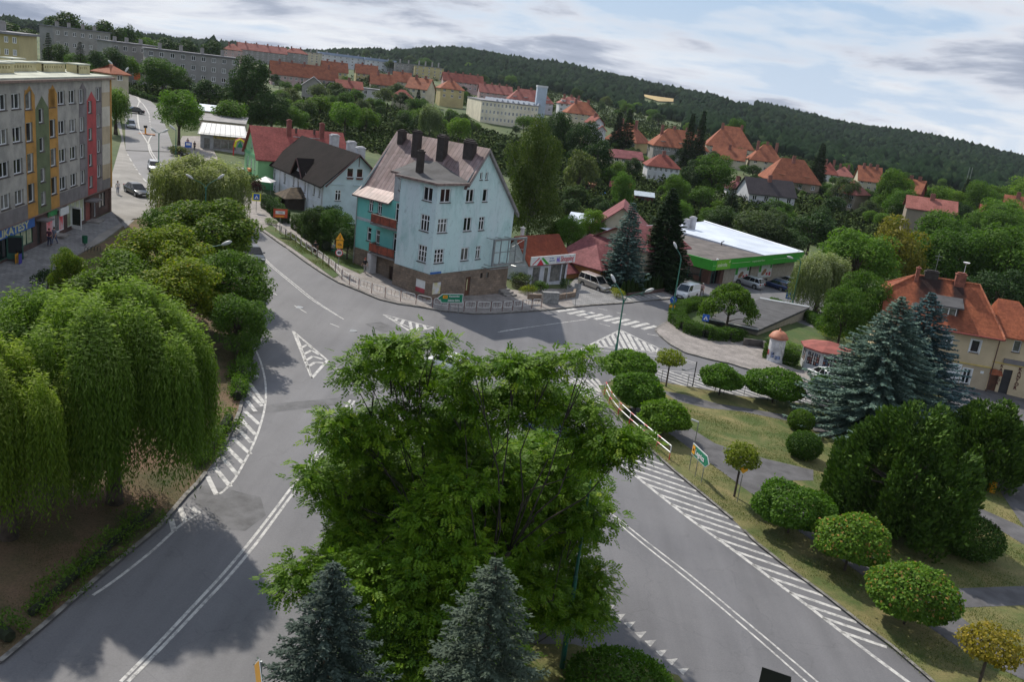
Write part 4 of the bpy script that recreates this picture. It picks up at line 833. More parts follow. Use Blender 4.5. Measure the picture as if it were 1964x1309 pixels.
b=MB();b. add([(-7.,.7,8.9),(-4.1,.7,8.9),(-4.1,3.6,10.),(-7.,3.6,10.)],[(0,1,2,3)]);b. add([(-7.,.7,8.8),(-4.1,.7,8.8),(-4.1,3.6,9.9),(-7.,3.6,9.9)],[(3,2,1,0),(0,1,2,3)]);b. box(-7.,-4.1,.66,.7,8.78,8.92);b. build('dormer_roof',FLAT,dm)
gutter_pipe(rh,[(-.02,-.65,6.4),(.12,-.1,6.2),(.12,-.1,-.5)],.07,plain('brown_pipe',(.1,.05,.04),.5,.1))
b=MB();b. tube([(-Wr-.4,-.82,6.4),(.5,-.82,6.4)],.09,6);b. build('gutter',plain('red_gutter',(.24,.05,.04),.5,.1),rh)
an=thing('cream_annex','cream annex with doorway, steps and KANTOR lettering right of the cream house','house',O+Vector((math. cos(AR)*0.-math. sin(AR)*1.,math. sin(AR)*0.+math. cos(AR)*1.,0)),AR)
mb=MB();facade(an,mb,(.05,0,0),0,0,0,0,[(1.8,4.95,.8,1.35,dict(cols=1)),(5.5,4.95,.8,1.35,dict(cols=1)),(1.55,-.1,.95,2.9,dict(empty=1)),(.35,-.5,.85,2.5,dict(empty=1)),(4.6,.3,1.4,2.)],depth=.2,outline=[(.05,-1.6),(12,-1.6),(12,6.9),(.05,6.9)])
mb. add([(12.05,0,-1.6),(12.05,8,-1.6),(12.05,8,6.9),(12.05,0,6.9)],[(0,1,2,3)]);mb. build('wall',CR,an)
b=MB();b. box(1.6,2.55,.12,.18,-.1,2.8);d_=b. build('door',DARKM,an);b=MB();b. box(.4,1.25,.12,.18,-.5,2.);b. build('door',DW,an)
b=MB();b. box(.1,12.05,-.06,-.003,3.35,3.5);b. box(.1,12.05,-.09,-.003,6.45,6.7);b. build('yellow_band',YB,an)
b=MB();b. box(1.3,3.5,-.16,-.02,3.52,4.05);b. build('sign_board',GREYD,an)
b=MB();b. add([(-.1,-.9,2.1),(1.45,-.9,2.1),(1.45,-.02,2.5),(.65,-.5,2.75),(-.1,-.02,2.5)],[(0,1,3),(1,2,3),(0,3,4)]);b. build('porch_roof',OT,an)
RLT=plain('brown_lettering',(.09,.02,.015),.5,.05)
kk=thing('kantor_letters','vertical brown KANTOR lettering on the cream wall beside the dark doorway','lettering',an. location+Vector((math. cos(AR)*3.05,math. sin(AR)*3.05,0)),AR)
for i,ch in enumerate('KANTOR'):text(ch,.52,RLT,kk,(0,-.04,3.1-i*.45),(PI/2,0,0),name='letter',bold=.02)
kk2=thing('kantor_letters','vertical brown KANTOR lettering left of the dark doorway by the drainpipe','lettering',an. location+Vector((math. cos(AR)*1.25,math. sin(AR)*1.25,0)),AR)
for i,ch in enumerate('KANTOR'):text(ch,.44,RLT,kk2,(-.1,-.04,3.1-i*.42),(PI/2,0,0),name='letter',bold=.015)
b=MB()
for k in range(4):b. box(1.,3.4,-.9-k*.32,-.6-k*.32 if k else-.02,-1.4,-.25-k*.17)
b. build('steps',KERB,an)
mb=MB();yy0,yy1=-.6,8.6;v=[(-.4,yy0,6.6),(12.6,yy0,6.6),(12.6,yy1,6.6),(-.4,yy1,6.6),(-2.,4,10.1),(9.6,4,10.1)]
if True:
 v[4]=(0.,4,10.1);v=[(p_[0]*1.,p_[1],p_[2])for p_ in v];v[5]=(2.2,4,10.1);v[1]=(5.5,yy0,6.6);v[2]=(5.5,yy1,6.6)
 mb. add(v+[(a,b_,c-.14)for a,b_,c in v],[(0,1,5,4),(2,3,4,5),(1,2,5),(3,0,4)]+[(10,11,7,6),(11,10,9,8),(11,8,7)]+[(1,0,6,7),(2,1,7,8)])
mb. build('roof',OT,an)
mb=MB();mb. add([(5.3,-.4,6.9),(12.4,-.4,6.9),(12.4,8.4,6.9),(5.3,8.4,6.9)],[(0,1,2,3)]);mb. build('flat_roof',FLAT,an)
# 6. supermarket
O=G(1358,548);AS=R(46)
sm=thing('supermarket','low supermarket with bright green fascia band, grey and white flat roofs','supermarket',O,AS)
SG=plain('bright_green_fascia',(.035,.34,.028),.4,.04);SBG=plain('beige_shop_wall',(.4,.36,.3),.9,.06);SRB=brick_mat('brown_brick_pier',(.17,.07,.05),(.13,.055,.04),(.1,.08,.07),.25,.08,.01)
mb=MB();mb. fill([(4.6,-2),(26.4,-2),(26.4,2.6),(4.6,2.6)],[(12.1,12.6,-.3,2.5),(19.4,23.3,1.9,2.4),(14.9,18.5,-1.6,-.3),(20.3,24.,-1.6,-.3)],(0,.6,0),(1,0,0),.2,(0,1,0));mb. add([(26.4,.6,-2),(26.4,21.5,-2),(26.4,21.5,2.6),(26.4,.6,2.6)],[(0,1,2,3)]);mb. add([(0,21.5,-2),(26.4,21.5,-2),(26.4,21.5,3.9),(0,21.5,3.9)],[(3,2,1,0)]);mb. build('wall',SBG,sm)
b=MB();b. box(3.6,4.6,.5,1.2,-2,2.5);b. box(.5,1.1,.5,1.7,-2,2.5);b. box(.45,.6,2.,3.2,-2,.9);b. build('brick_pier',SRB,sm)
b=MB();b. add([(1.1,1.,-1.2),(3.6,1.,-1.2),(3.6,1.,2.5),(1.1,1.,2.5)],[(0,1,2,3)]);b. add([(.55,1.7,-1.2),(.55,12,-1.2),(.55,12,2.5),(.55,1.7,2.5)],[(3,2,1,0)]);b. add([(12.1,.75,-.3),(12.6,.75,-.3),(12.6,.75,2.5),(12.1,.75,2.5),(19.4,.75,1.9),(23.3,.75,1.9),(23.3,.75,2.4),(19.4,.75,2.4),(14.9,.78,-1.6),(18.5,.78,-1.6),(18.5,.78,-.3),(14.9,.78,-.3),(20.3,.78,-1.6),(24,.78,-1.6),(24,.78,-.3),(20.3,.78,-.3)],[(0,1,2,3),(4,5,6,7),(8,9,10,11),(12,13,14,15)]);b. build('shop_glass',GLASS,sm)
TEAL=plain('teal_frames',(.02,.13,.11),.5,.1);b=MB()
for y in(2.,4.2,6.4,8.6,10.8):b. box(.45,.53,y,y+.1,-1.2,2.5)
b. box(.45,.5,1.7,12,.1,.2);b. box(.45,.52,1.7,12,-1.2,-.6)
for x in(1.9,2.8):b. box(x,x+.08,.92,.99,-1.2,2.5)
b. build('window_frames',TEAL,sm)
b=MB();b. box(-.55,27.,-.5,-.3,2.4,3.95);b. box(-.55,-.35,-.3,21.5,2.4,3.948);fs_=b. build('fascia',SG,sm)
b=MB();b. box(-.34,26.9,-.29,.6,2.45,2.5);b. box(-.34,.6,.6,21.5,2.45,2.498);b. build('soffit',GREYD,sm)
LG=plain('light_green_panel',(.17,.46,.03),.4,.03);b=MB();b. box(.5,4.3,-.54,-.502,2.45,3.9);lg=b. build('logo_panel',LG,sm)
PALE=plain('pale_letters',(.62,.7,.5),.5,.02);text('stokrotka',.85,PALE,lg,(.75,-.55,3.15),(PI/2,0,0),bold=.012,xs=.78)
text('supermarket',.52,PALE,fs_,(10.6,-.51,3.25),(PI/2,0,0),sp=1.35,xs=1.05)
b=MB()
for x in(4.7,17.):b. box(x,x+(5.3 if x<10 else 6.),-.515,-.502,3.22,3.27)
b. box(-.4,.4,-.515,-.502,3.1,3.15);b. build('fascia_line',PALE,fs_)
for k in range(6):
 a=k*PI/3;
b=MB()
for k in range(6):a=k*PI/3;b. obox((4.05+0,-.55),0,.01,.01,3,3.01);b. tube([(3.95+.06*math. cos(a),-.55,3.55+.06*math. sin(a)),(3.95+.2*math. cos(a),-.55,3.55+.2*math. sin(a))],.035,4)
b. build('flower_mark',PALE,lg)
FOOD=plain('food_poster',(.66,.66,.62),.5,.1,.9,col2=(.45,.2,.1))
for x0,x1 in((7.9,11.9),(14.9,19.)):
 b=MB();b. box(x0,x1,.5,.58,0.,2.15);pb=b. build('poster',WSIGN,sm)
 b=MB();b. lathe((0,0,0),[(.02,-.5),(.42,-.3),(.5,0),(.3,.3),(.03,.42)],10);
 for v_ in range(len(b. v)):q=b. v[v_];b. v[v_]=(x0+1.7+q[0]*1.5,.49+q[1]*.02,.95+q[2]*1.+q[0]*.6)
 b. build('poster_picture',plain('bread_brown',(.42,.22,.12),.6,.3,4),pb)
 b=MB();b. box(x1-.85,x1-.25,.485,.498,.25,.85);b. box(x1-1.7,x1-1.15,.485,.498,.35,.8);b. build('price_patch',plain('red_patch',(.55,.06,.07),.5,.05),pb)
 b=MB();b. box(x1-.7,x1-.15,.485,.498,1.5,2.05);b. box(x0,x0+.7,.485,.498,1.,2.15);b. build('green_patch',SG,pb)
b=MB();b. box(.4,.46,5.6,9.4,.3,1.3);b. build('banner',WSIGN,sm)
GRV=plain('brown_grey_roof_felt',(.125,.11,.104),.9,.14,.5);WRF=plain('white_roof_sheet',(.58,.64,.74),.5,.05,.3)
mb=MB();mb. add([(-.4,-.35,3.86),(14.6,-.35,3.86),(16.5,21.5,3.86),(-.4,21.5,3.86)],[(0,1,2,3)]);mb. box(-.56,27.,-.51,-.29,3.952,3.99);r1=mb. build('roof',GRV,sm)
mb=MB();mb. add([(14.6,-.28,3.97),(26.95,-.28,3.9),(30.5,22.5,4.75),(16.5,22.5,4.35),(14.6,-.28,3.7),(16.5,21.5,3.7)],[(0,1,2,3),(0,3,5,4)]);mb. tube([(27.,-.3,3.9),(30.6,22.5,4.85)],.14,4);mb. add([(-.4,20.2,4.4),(16.5,20.2,4.5),(16.5,22,4.6),(-.4,22,4.5)],[(0,1,2,3)]);mb. build('white_roof',WRF,sm)
chimney(r1,20.6,18.3,3.7,6.4,.9,.9,WCH);chimney(r1,19.6,18.8,3.7,5.9,.8,.9,WCH)
for x,y in((12.3,14.),(14.6,8.)):b=MB();b. tube([(x,y,3.8),(x,y,4.4),(x+.6,y,4.5)],.1,6);b. build('roof_vent',DARKM,r1)
for p_ in((.2,-.7,4.1),(24.2,-.9,4.4)):b=MB();b. tube([(p_[0],p_[1]+.35,p_[2]-.3),(p_[0],p_[1],p_[2])],.04,5);b. lathe((p_[0],p_[1],p_[2]-.05),[(.05,0),(.2,.04),(.18,.16),(.05,.22)],10);b. build('floodlight',WHITE,sm)
b=MB();b. tube([(-1.2,2.,-1.),(-1.6,12,-1.)],.05,6);b. tube([(-1.2,2.,-1.5),(-1.6,12,-1.5)],.05,6)
for y in range(2,13,2):b. tube([(-1.2-(y-2)*.04,y,-2),(-1.2-(y-2)*.04,y,-1.)],.04,5)
o=b. build('ramp_railing',WSIGN,sm)
pts=[G(1345,618),G(1452,648),G(1547,613),G(1454,590)]
lw=thing('flat_roofed_kiosk','low building with wide grey flat felt roof sunk between hedges','building',pts[0])
zt=.45;mb=MB();q=[(p-pts[0])for p in pts];base=pts[0]. z
q=[Vector((p. x,p. y,0))for p in q];cc=sum(q,Vector())/4
mb. add([(p. x,p. y,zt+.05)for p in q]+[(p. x,p. y,zt-.25)for p in q],[(0,3,2,1)[::-1]if False else(0,1,2,3)[::-1]if(q[1]-q[0]). cross(q[2]-q[0]). z<0 else(0,1,2,3),(4,5,1,0),(5,6,2,1),(6,7,3,2),(7,4,0,3)]);mb. build('roof',FLAT,lw)
mb=MB();qi=[cc+(p-cc)*.93 for p in q];mb. add([(p. x,p. y,-2.2)for p in qi]+[(p. x,p. y,zt-.2)for p in qi],[(0,1,5,4),(1,2,6,5),(2,3,7,6),(3,0,4,7)]);mb. build('wall',SBG,lw)
mb=MB();e1,e2=q[3],q[2];mb. tube([(e1. x,e1. y,zt+.12),(e2. x,e2. y,zt+.12)],.14,4);mb. tube([(q[0]. x,q[0]. y,zt+.1),(q[1]. x,q[1]. y,zt+.1)],.07,4);mb. build('parapet',WSIGN,lw)
for p in(q[2],q[1]. lerp(q[0],.35)):pass
# 7. Shopping pavilion
O=G(1084,545);A7=R(47)
sp_=thing('shopping_pavilion','small white shop with steep brown-red tile roof and a Shopping sign','shop',O,A7)
SHW=plain('white_shop_wall',(.52,.54,.6),.8,.05);BRT=tile_roof('brown_red_tiles',(.24,.065,.035),(.17,.045,.03),.34,.25)
mb=MB();mb. fill([(-7.4,-1),(0,-1),(0,3.2),(-7.4,3.2)],[(-6.5,-5.2,.1,2.6),(-4.4,-3.5,-.2,2.5),(-3.2,-1.2,.5,2.7),(-1.,-.35,.5,2.7)],(0,0,0),(1,0,0),.15,(0,1,0));mb. add([(0,0,-1),(0,5,-1),(0,5,3.2),(0,2.5,5.9),(0,0,3.2)],[(0,1,2,3,4)]);mb. add([(-7.4,0,-1),(-7.4,5,-1),(-7.4,5,3.2),(-7.4,2.5,5.9),(-7.4,0,3.2)],[(4,3,2,1,0)]);mb. add([(0,5,-1),(-7.4,5,-1),(-7.4,5,3.2),(0,5,3.2)],[(0,1,2,3)]);mb. build('wall',SHW,sp_)
b=MB();b. add([(-6.5,.12,.1),(-5.2,.12,.1),(-5.2,.12,2.6),(-6.5,.12,2.6),(-4.4,.12,-.2),(-3.5,.12,-.2),(-3.5,.12,2.5),(-4.4,.12,2.5),(-3.2,.12,.5),(-1.2,.12,.5),(-1.2,.12,2.7),(-3.2,.12,2.7),(-1.,.12,.5),(-.35,.12,.5),(-.35,.12,2.7),(-1.,.12,2.7)],[(0,1,2,3),(4,5,6,7),(8,9,10,11),(12,13,14,15)]);b. build('shop_window',GLASS,sp_)
b=MB();b. box(-4.4,-4.3,.05,.1,-.2,2.5);b. box(-3.6,-3.5,.05,.1,-.2,2.5);b. box(-4.3,-3.6,.05,.1,2.4,2.5);b. build('door_frame',WHITE,sp_)
mb=MB();gable_roof(mb,-7.4,0,0,5.,3.3,6.1,.4,.14,'x');rf=mb. build('roof',BRT,sp_);chimney(rf,-6.,3.,5,6.9,.35,.35,WCH)
b=MB();b. box(-7.7,.55,-.62,-.5,3.,4.1);sg=b. build('sign_board',WSIGN,sp_)
SRD=plain('crimson_letters',(.52,.03,.06),.4,.03);text('Shopping',.98,SRD,sg,(-2.25,-.63,3.56),(PI/2,0,0),bold=.012,xs=.7)
b=MB();b. box(-3.,-2.4,-.645,-.622,3.15,3.85);b. build('purple_mark',plain('purple_mark',(.12,.05,.4),.5,.3,4,col2=(.5,.5,.6)),sg)
b=MB();b. add([(-6.6,-.63,3.),(-5.3,-.63,3.),(-6.,-.63,3.75),(-7.5,-.63,3.1),(-7.3,-.63,3.1),(-6.3,-.63,4.),(-6.2,-.63,3.85)],[(0,1,2),(3,4,6,5)]);b. build('red_gable_mark',SRD,sg)
b=MB();b. add([(-5.9,-.635,3.85),(-5.6,-.635,3.95),(-4.3,-.635,3.05),(-4.9,-.635,3.05)],[(0,3,2,1)]);b. build('green_mark',SG,sg)
for i,s_ in enumerate(('CENTRUM','HANDLOWE')):text(s_,.2,BLUES,sg,(-4.4,-.63,3.75-.3*i),(PI/2,0,0),xs=.9)
gutter_pipe(sp_,[(-.5,-.4,3.),(-.5,-.1,2.6),(-.6,-.1,0)],.05,DARKM)
# 8. orange house with maroon hipped roof
O=G(1150,548);A8=R(50)
oh=thing('orange_house','low orange-walled house with maroon hipped tile roof behind the silver van','house',O,A8)
ORW=plain('orange_brown_render',(.34,.17,.055),.9,.06);MRT=tile_roof('maroon_tiles',(.25,.095,.1),(.16,.055,.06),.34,.3)
mb=MB();facade(oh,mb,(0,0,0),0,0,0,0,[(1.3,.35,.9,1.6,dict(cols=1,frame=DW)),(3.4,.35,.9,1.6,dict(cols=1,frame=DW)),(5.4,.35,.9,1.6,dict(cols=1,frame=DW)),(7.5,.35,.9,1.6,dict(cols=1,frame=DW))],depth=.12,outline=[(-.3,-1.5),(9.8,-1.5),(9.8,2.5),(-.3,2.5)])
mb. add([(-.3,0,-1.5),(-.3,7,-1.5),(-.3,7,2.5),(-.3,0,2.5)],[(3,2,1,0)]);mb. add([(9.8,0,-1.5),(9.8,7,-1.5),(9.8,7,2.5),(9.8,0,2.5)],[(0,1,2,3)]);mb. build('wall',ORW,oh)
mb=MB();gable_roof(mb,-.3,9.8,0,7.,2.5,4.7,.6,.14,'x',hip=3.2,hip2=3.);mb. build('roof',MRT,oh)
mb=MB();gable_roof(mb,4.2,9.8,3.,9.8,2.6,5.15,.5,.14,'y',hip=0,hip2=2.);mb. build('rear_roof',MRT,oh)
mb=MB();mb. box(4.2,9.78,7.,9.8,-1.5,2.6);mb. build('rear_wall',ORW,oh)
mb=MB();mb. box(-3.2,-.32,3.6,7.2,-1.5,1.2);mb. build('side_wing',ORW,oh);mb=MB();gable_roof(mb,-3.2,-.31,3.6,7.2,1.2,2.3,.35,.1,'x',hip=1.2,hip2=0);mb. build('porch_roof',MRT,oh)
b=MB();b. box(-3.26,-3.2,4.4,5.5,-1.3,.9);b. build('door',DARKM,oh)
gutter_pipe(oh,[(-.7,-.5,2.2),(-.35,-.08,1.8),(-.35,-.08,-1)],.05,DARKM)
O=G(1262,548);
bs=thing('beige_shop_house','beige shop building with small brown roofs between the dark spruce and the supermarket','shop',O,R(46))
BGW=plain('beige_render',(.42,.36,.28),.9,.06);mb=MB()
facade(bs,mb,(0,0,0),0,0,0,0,[(3.,.9,1.7,1.5),(1.4,-.4,1.,2.3,dict(cols=1)),(-2.,-.4,1.,2.3,dict(cols=1)),(.6,3.7,.9,1.2),(3.4,3.7,.9,1.2)],depth=.14,outline=[(-5,-1.6),(5.6,-1.6),(5.6,5.4),(-5,5.4)])
mb. add([(5.6,0,-1.6),(5.6,9,-1.6),(5.6,9,5.4),(5.6,4.5,7.6),(5.6,0,5.4)],[(0,1,2,3,4)]);mb. add([(-5,0,-1.6),(-5,9,-1.6),(-5,9,5.4),(-5,4.5,7.6),(-5,0,5.4)],[(4,3,2,1,0)]);mb. build('wall',BGW,bs)
mb=MB();gable_roof(mb,-5,5.6,0,9,5.4,7.7,.5,.14,'x');mb. build('roof',MRT,bs)
b=MB();b. add([(2.2,-1.2,2.9),(6.2,-1.2,2.9),(6.2,0,4.2),(2.2,0,4.2)],[(0,1,2,3)]);b. add([(2.2,-1.2,2.8),(6.2,-1.2,2.8),(6.2,0,4.1),(2.2,0,4.1)],[(3,2,1,0)]);b. build('shop_canopy',MRT,bs)
b=MB();b. box(-5.1,5.8,-.35,-.02,-1.6,-.7);b. build('plinth',BRK,bs)
# 9. kiosk and advertising column
O=G(1548,712);
ki=thing('newspaper_kiosk','round white glazed newspaper kiosk with a low red felt roof','kiosk',O,R(-6))
R0=2.55;n=8;KW=plain('pale_kiosk_panels',(.44,.45,.47),.6,.06);KR=plain('red_felt_roof',(.27,.075,.06),.85,.12,.8)
cx0,cy0=2.,1.6
ang=[2*PI*k/n+PI/8 for k in range(n)];P8=[(cx0+R0*math. cos(a),cy0+R0*math. sin(a))for a in ang]
mb=MB();gl_=MB();fr=MB();mags=MB()
for k in range(n):
 a,b_=P8[k],P8[(k+1)%n];L_=math. hypot(b_[0]-a[0],b_[1]-a[1]);ud=Vector((b_[0]-a[0],b_[1]-a[1],0))/L_;inw=Vector((-ud. y,ud. x,0))
 mid=math. degrees(ang[k]+PI/8)%360;door=280<mid<330
 hole=(.25,L_-.25,0.,2.1)if door else(.15,L_-.15,.75,2.1)
 mb. fill([(0,-.4),(L_,-.4),(L_,2.5),(0,2.5)],[hole],(a[0],a[1],0),ud,.08,inw)
 P=lambda u,z,d:Vector((a[0],a[1],0))+ud*u+inw*d+Vector((0,0,z))
 if not door:
  gl_. add([P(hole[0],hole[2],.07),P(hole[1],hole[2],.07),P(hole[1],hole[3],.07),P(hole[0],hole[3],.07)],[(0,1,2,3)])
  for u in(hole[0],(hole[0]+hole[1])/2-.03,hole[1]-.06):
   fr. add([P(u,hole[2],.03),P(u+.06,hole[2],.03),P(u+.06,hole[3],.03),P(u,hole[3],.03)],[(0,1,2,3)])
  rr_=random. Random(k)
  mags=MB()
  for i in range(5):
   for j in range(4):
    u=hole[0]+.1+i*(hole[1]-hole[0]-.2)/5;z=hole[2]+.1+j*.32
    mags. add([P(u,z,.055),P(u+.2,z,.055),P(u+.2,z+.25,.055),P(u,z+.25,.055)],[(0,1,2,3)],rr_. randrange(3))
  mags. build('magazine_rack',[plain('magazine_a',(.45,.42,.4),.5,.3,9),plain('magazine_b',(.3,.12,.1),.5,.3,9),plain('magazine_c',(.14,.18,.26),.5,.3,9)],ki)
 else:gl_. add([P(hole[0],0,.9),P(hole[1],0,.9),P(hole[1],2.1,.9),P(hole[0],2.1,.9)],[(0,1,2,3)])
mb. build('wall',KW,ki);gl_. build('window',GLASS,ki);fr. build('window_bars',WHITE,ki)
mb=MB();mb. lathe((cx0,cy0,0),[(R0+.38,2.42),(R0+.38,2.56),(.05,3.25),(0.,3.25)],8)
for i,v_ in enumerate(mb. v):
 dx,dy=v_[0]-cx0,v_[1]-cy0;c_,s__=math. cos(PI/8),math. sin(PI/8);mb. v[i]=(cx0+dx*c_-dy*s__,cy0+dx*s__+dy*c_,v_[2])
mb. build('roof',KR,ki)
O=G(1484,694)
ad=thing('advertising_column','white poster-covered advertising column with an orange domed cap','advertising column',O)
POS=plain('torn_paper_posters',(.6,.6,.62),.7,.1,1.3,col2=(.38,.38,.4));b=MB();b. lathe((0,0,0),[(.92,-.3),(.92,.25),(.85,.26),(.85,2.7),(.88,2.75)],24);b. build('drum',POS,ad,smooth=False)
b=MB();b. lathe((0,0,0),[(1.02,2.68),(1.05,2.8),(.95,2.95),(.75,3.25),(.45,3.45),(.12,3.52),(.08,3.75),(0.,3.78)],24);b. build('cap',plain('terracotta_cap',(.42,.16,.09),.6,.08),ad,smooth=True)
rr_=random. Random(5);b=MB()
for k in range(16):
 a0=rr_. uniform(0,2*PI);z0=rr_. uniform(.4,2.);wd=rr_. uniform(.35,.6);hh=rr_. uniform(.4,.65);r_=.855+.003*k
 cols=4;vs=[(r_*math. cos(a0+wd/.85*i/cols),r_*math. sin(a0+wd/.85*i/cols),z0+hh*j)for j in(0,1)for i in range(cols+1)]
 b. add(vs,[(i,i+1,i+cols+2,i+cols+1)for i in range(cols)],(0,3,3,1,0,3,2,3)[k%8])
b. build('posters',[POS,plain('poster_red',(.5,.1,.1),.5,.2,5),plain('poster_blue',(.22,.28,.45),.5,.3,5),plain('poster_white',(.68,.68,.66),.5,.15,6)],ad)
# 10. small shops up the left road
O=G(384,284);ps=thing('pavilion_shop','small grey shop pavilion with pale ribbed metal roof beside the upper road','shop',O,R(18))
PM=plain('pale_ribbed_metal',(.5,.5,.5),.45,.05,metal=.2);mb=MB();facade(ps,mb,(0,0,0),0,0,0,0,[(2.4,.3,4.2,1.7,dict(cols=3)),(.6,0,1.2,2.1,dict(cols=1))],depth=.15,outline=[(0,-1),(8.2,-1),(8.2,3.),(0,3.)],style=dict(frame=METAL));mb. add([(0,0,-1),(0,7,-1),(0,7,3),(0,0,3)],[(3,2,1,0)]);mb. add([(8.2,0,-1),(8.2,7,-1),(8.2,7,3),(8.2,0,3)],[(0,1,2,3)]);mb. build('wall',plain('grey_pavilion',(.33,.34,.36),.8,.06),ps)
mb=MB();mb. add([(-.5,-.7,2.8),(8.7,-.7,2.8),(8.2,7,4.4),(0,7,4.4)],[(0,1,2,3)]);mb. add([(-.5,-.7,2.68),(8.7,-.7,2.68),(8.7,-.7,2.8),(-.5,-.7,2.8)],[(0,1,2,3)])
for k in range(10):mb. tube([(-.4+k*.99,-.7,2.84),(.1+k*.88,7,4.44)],.04,4)
mb. build('roof',PM,ps);b=MB();b. box(2.4,7.6,-.16,-.02,2.1,2.6);b. build('sign_board',plain('dark_yellow_sign',(.3,.24,.03),.5,.3,3,col2=(.03,.03,.03)),ps)
def shed(px,py,a,w_,d_,h0,h1,wm,rm,label,name='shed',cat='shed'):
 O=G(px,py);s_=thing(name,label,cat,O,R(a));b=MB();b. box(0,w_,0,d_,-1.5,h0);b. add([(0,.002,h0),(0,d_,h0),(0,d_,h1)],[(0,1,2)]);b. add([(w_,.002,h0),(w_,d_,h0),(w_,d_,h1)],[(2,1,0)]);b. add([(0,d_,h0),(w_,d_,h0),(w_,d_,h1),(0,d_,h1)],[(3,2,1,0)]);b. build('wall',wm,s_)
 b=MB();b. add([(-.3,-.4,h0),(w_+.3,-.4,h0),(w_+.3,d_+.3,h1+.05),(-.3,d_+.3,h1+.05)]+[(-.3,-.4,h0-.1),(w_+.3,-.4,h0-.1),(w_+.3,d_+.3,h1-.05),(-.3,d_+.3,h1-.05)],[(0,1,2,3),(7,6,5,4),(0,4,5,1),(1,5,6,2),(3,7,4,0),(2,6,7,3)]);b. build('roof',rm,s_)
 b=MB();b. box(w_*.3,w_*.3+.9,-.05,-.004,-.2,1.9 if h0>2 else h0*.8);b. build('door',DARKM,s_);return s_
GFELT=plain('grey_felt',(.27,.26,.26),.85,.1,.6)
shed(384,262,14,9,8,3.6,4.4,BGW,GFELT,'flat grey-roofed shed behind the pale metal-roofed shop','shop_shed')
shed(376,240,12,5,7,3.6,4.6,BGW,WRF,'small building with a dazzling white roof behind the big roadside tree','white_roofed_shed')
shed(446,292,26,8,7,3.,3.6,plain('shop_grey_wall',(.3,.3,.31),.8,.1),GFELT,'low grey-roofed shop between the pavilion and the green house','low_shop')
# town on the slopes beyond
ROOFS=dict(o=tile_roof('town_orange_tiles',(.34,.125,.07),(.22,.08,.05),.6,.5,joint_mix=.5),r=tile_roof('town_red_tiles',(.26,.08,.06),(.18,.055,.045),.6,.5,joint_mix=.5),p=tile_roof('town_pinkish_tiles',(.33,.13,.11),(.24,.09,.075),.5,.5,joint_mix=.35),g=plain('town_grey_roof',(.2,.2,.22),.8,.1,.3),b=plain('town_blue_roof',(.26,.32,.46),.6,.08,.2),k=tile_roof('town_dark_roof',(.07,.06,.065),(.05,.045,.05),.5,.5,joint_mix=.3),w=WRF,m=MRT)
def wallm(n,c):return plain('town_wall_'+n,c,.9,.06,.25)
WALLS=dict(c=wallm('cream',(.5,.45,.34)),f=wallm('pale_cream',(.72,.66,.52)),y=wallm('yellow',(.46,.39,.2)),p=wallm('pink',(.46,.33,.32)),g=wallm('grey',(.27,.26,.25)),w=wallm('white',(.56,.57,.6)),b=wallm('brown',(.26,.22,.17)),r=wallm('red',(.3,.05,.05)),l=wallm('lilac',(.42,.4,.45)),gr=wallm('greenish',(.38,.42,.3)))
CHM=plain('town_chimney',(.24,.1,.08),.9,.1)
WINFAR=dict(w_=1.1,h_=1.4)
TDIFF=[]
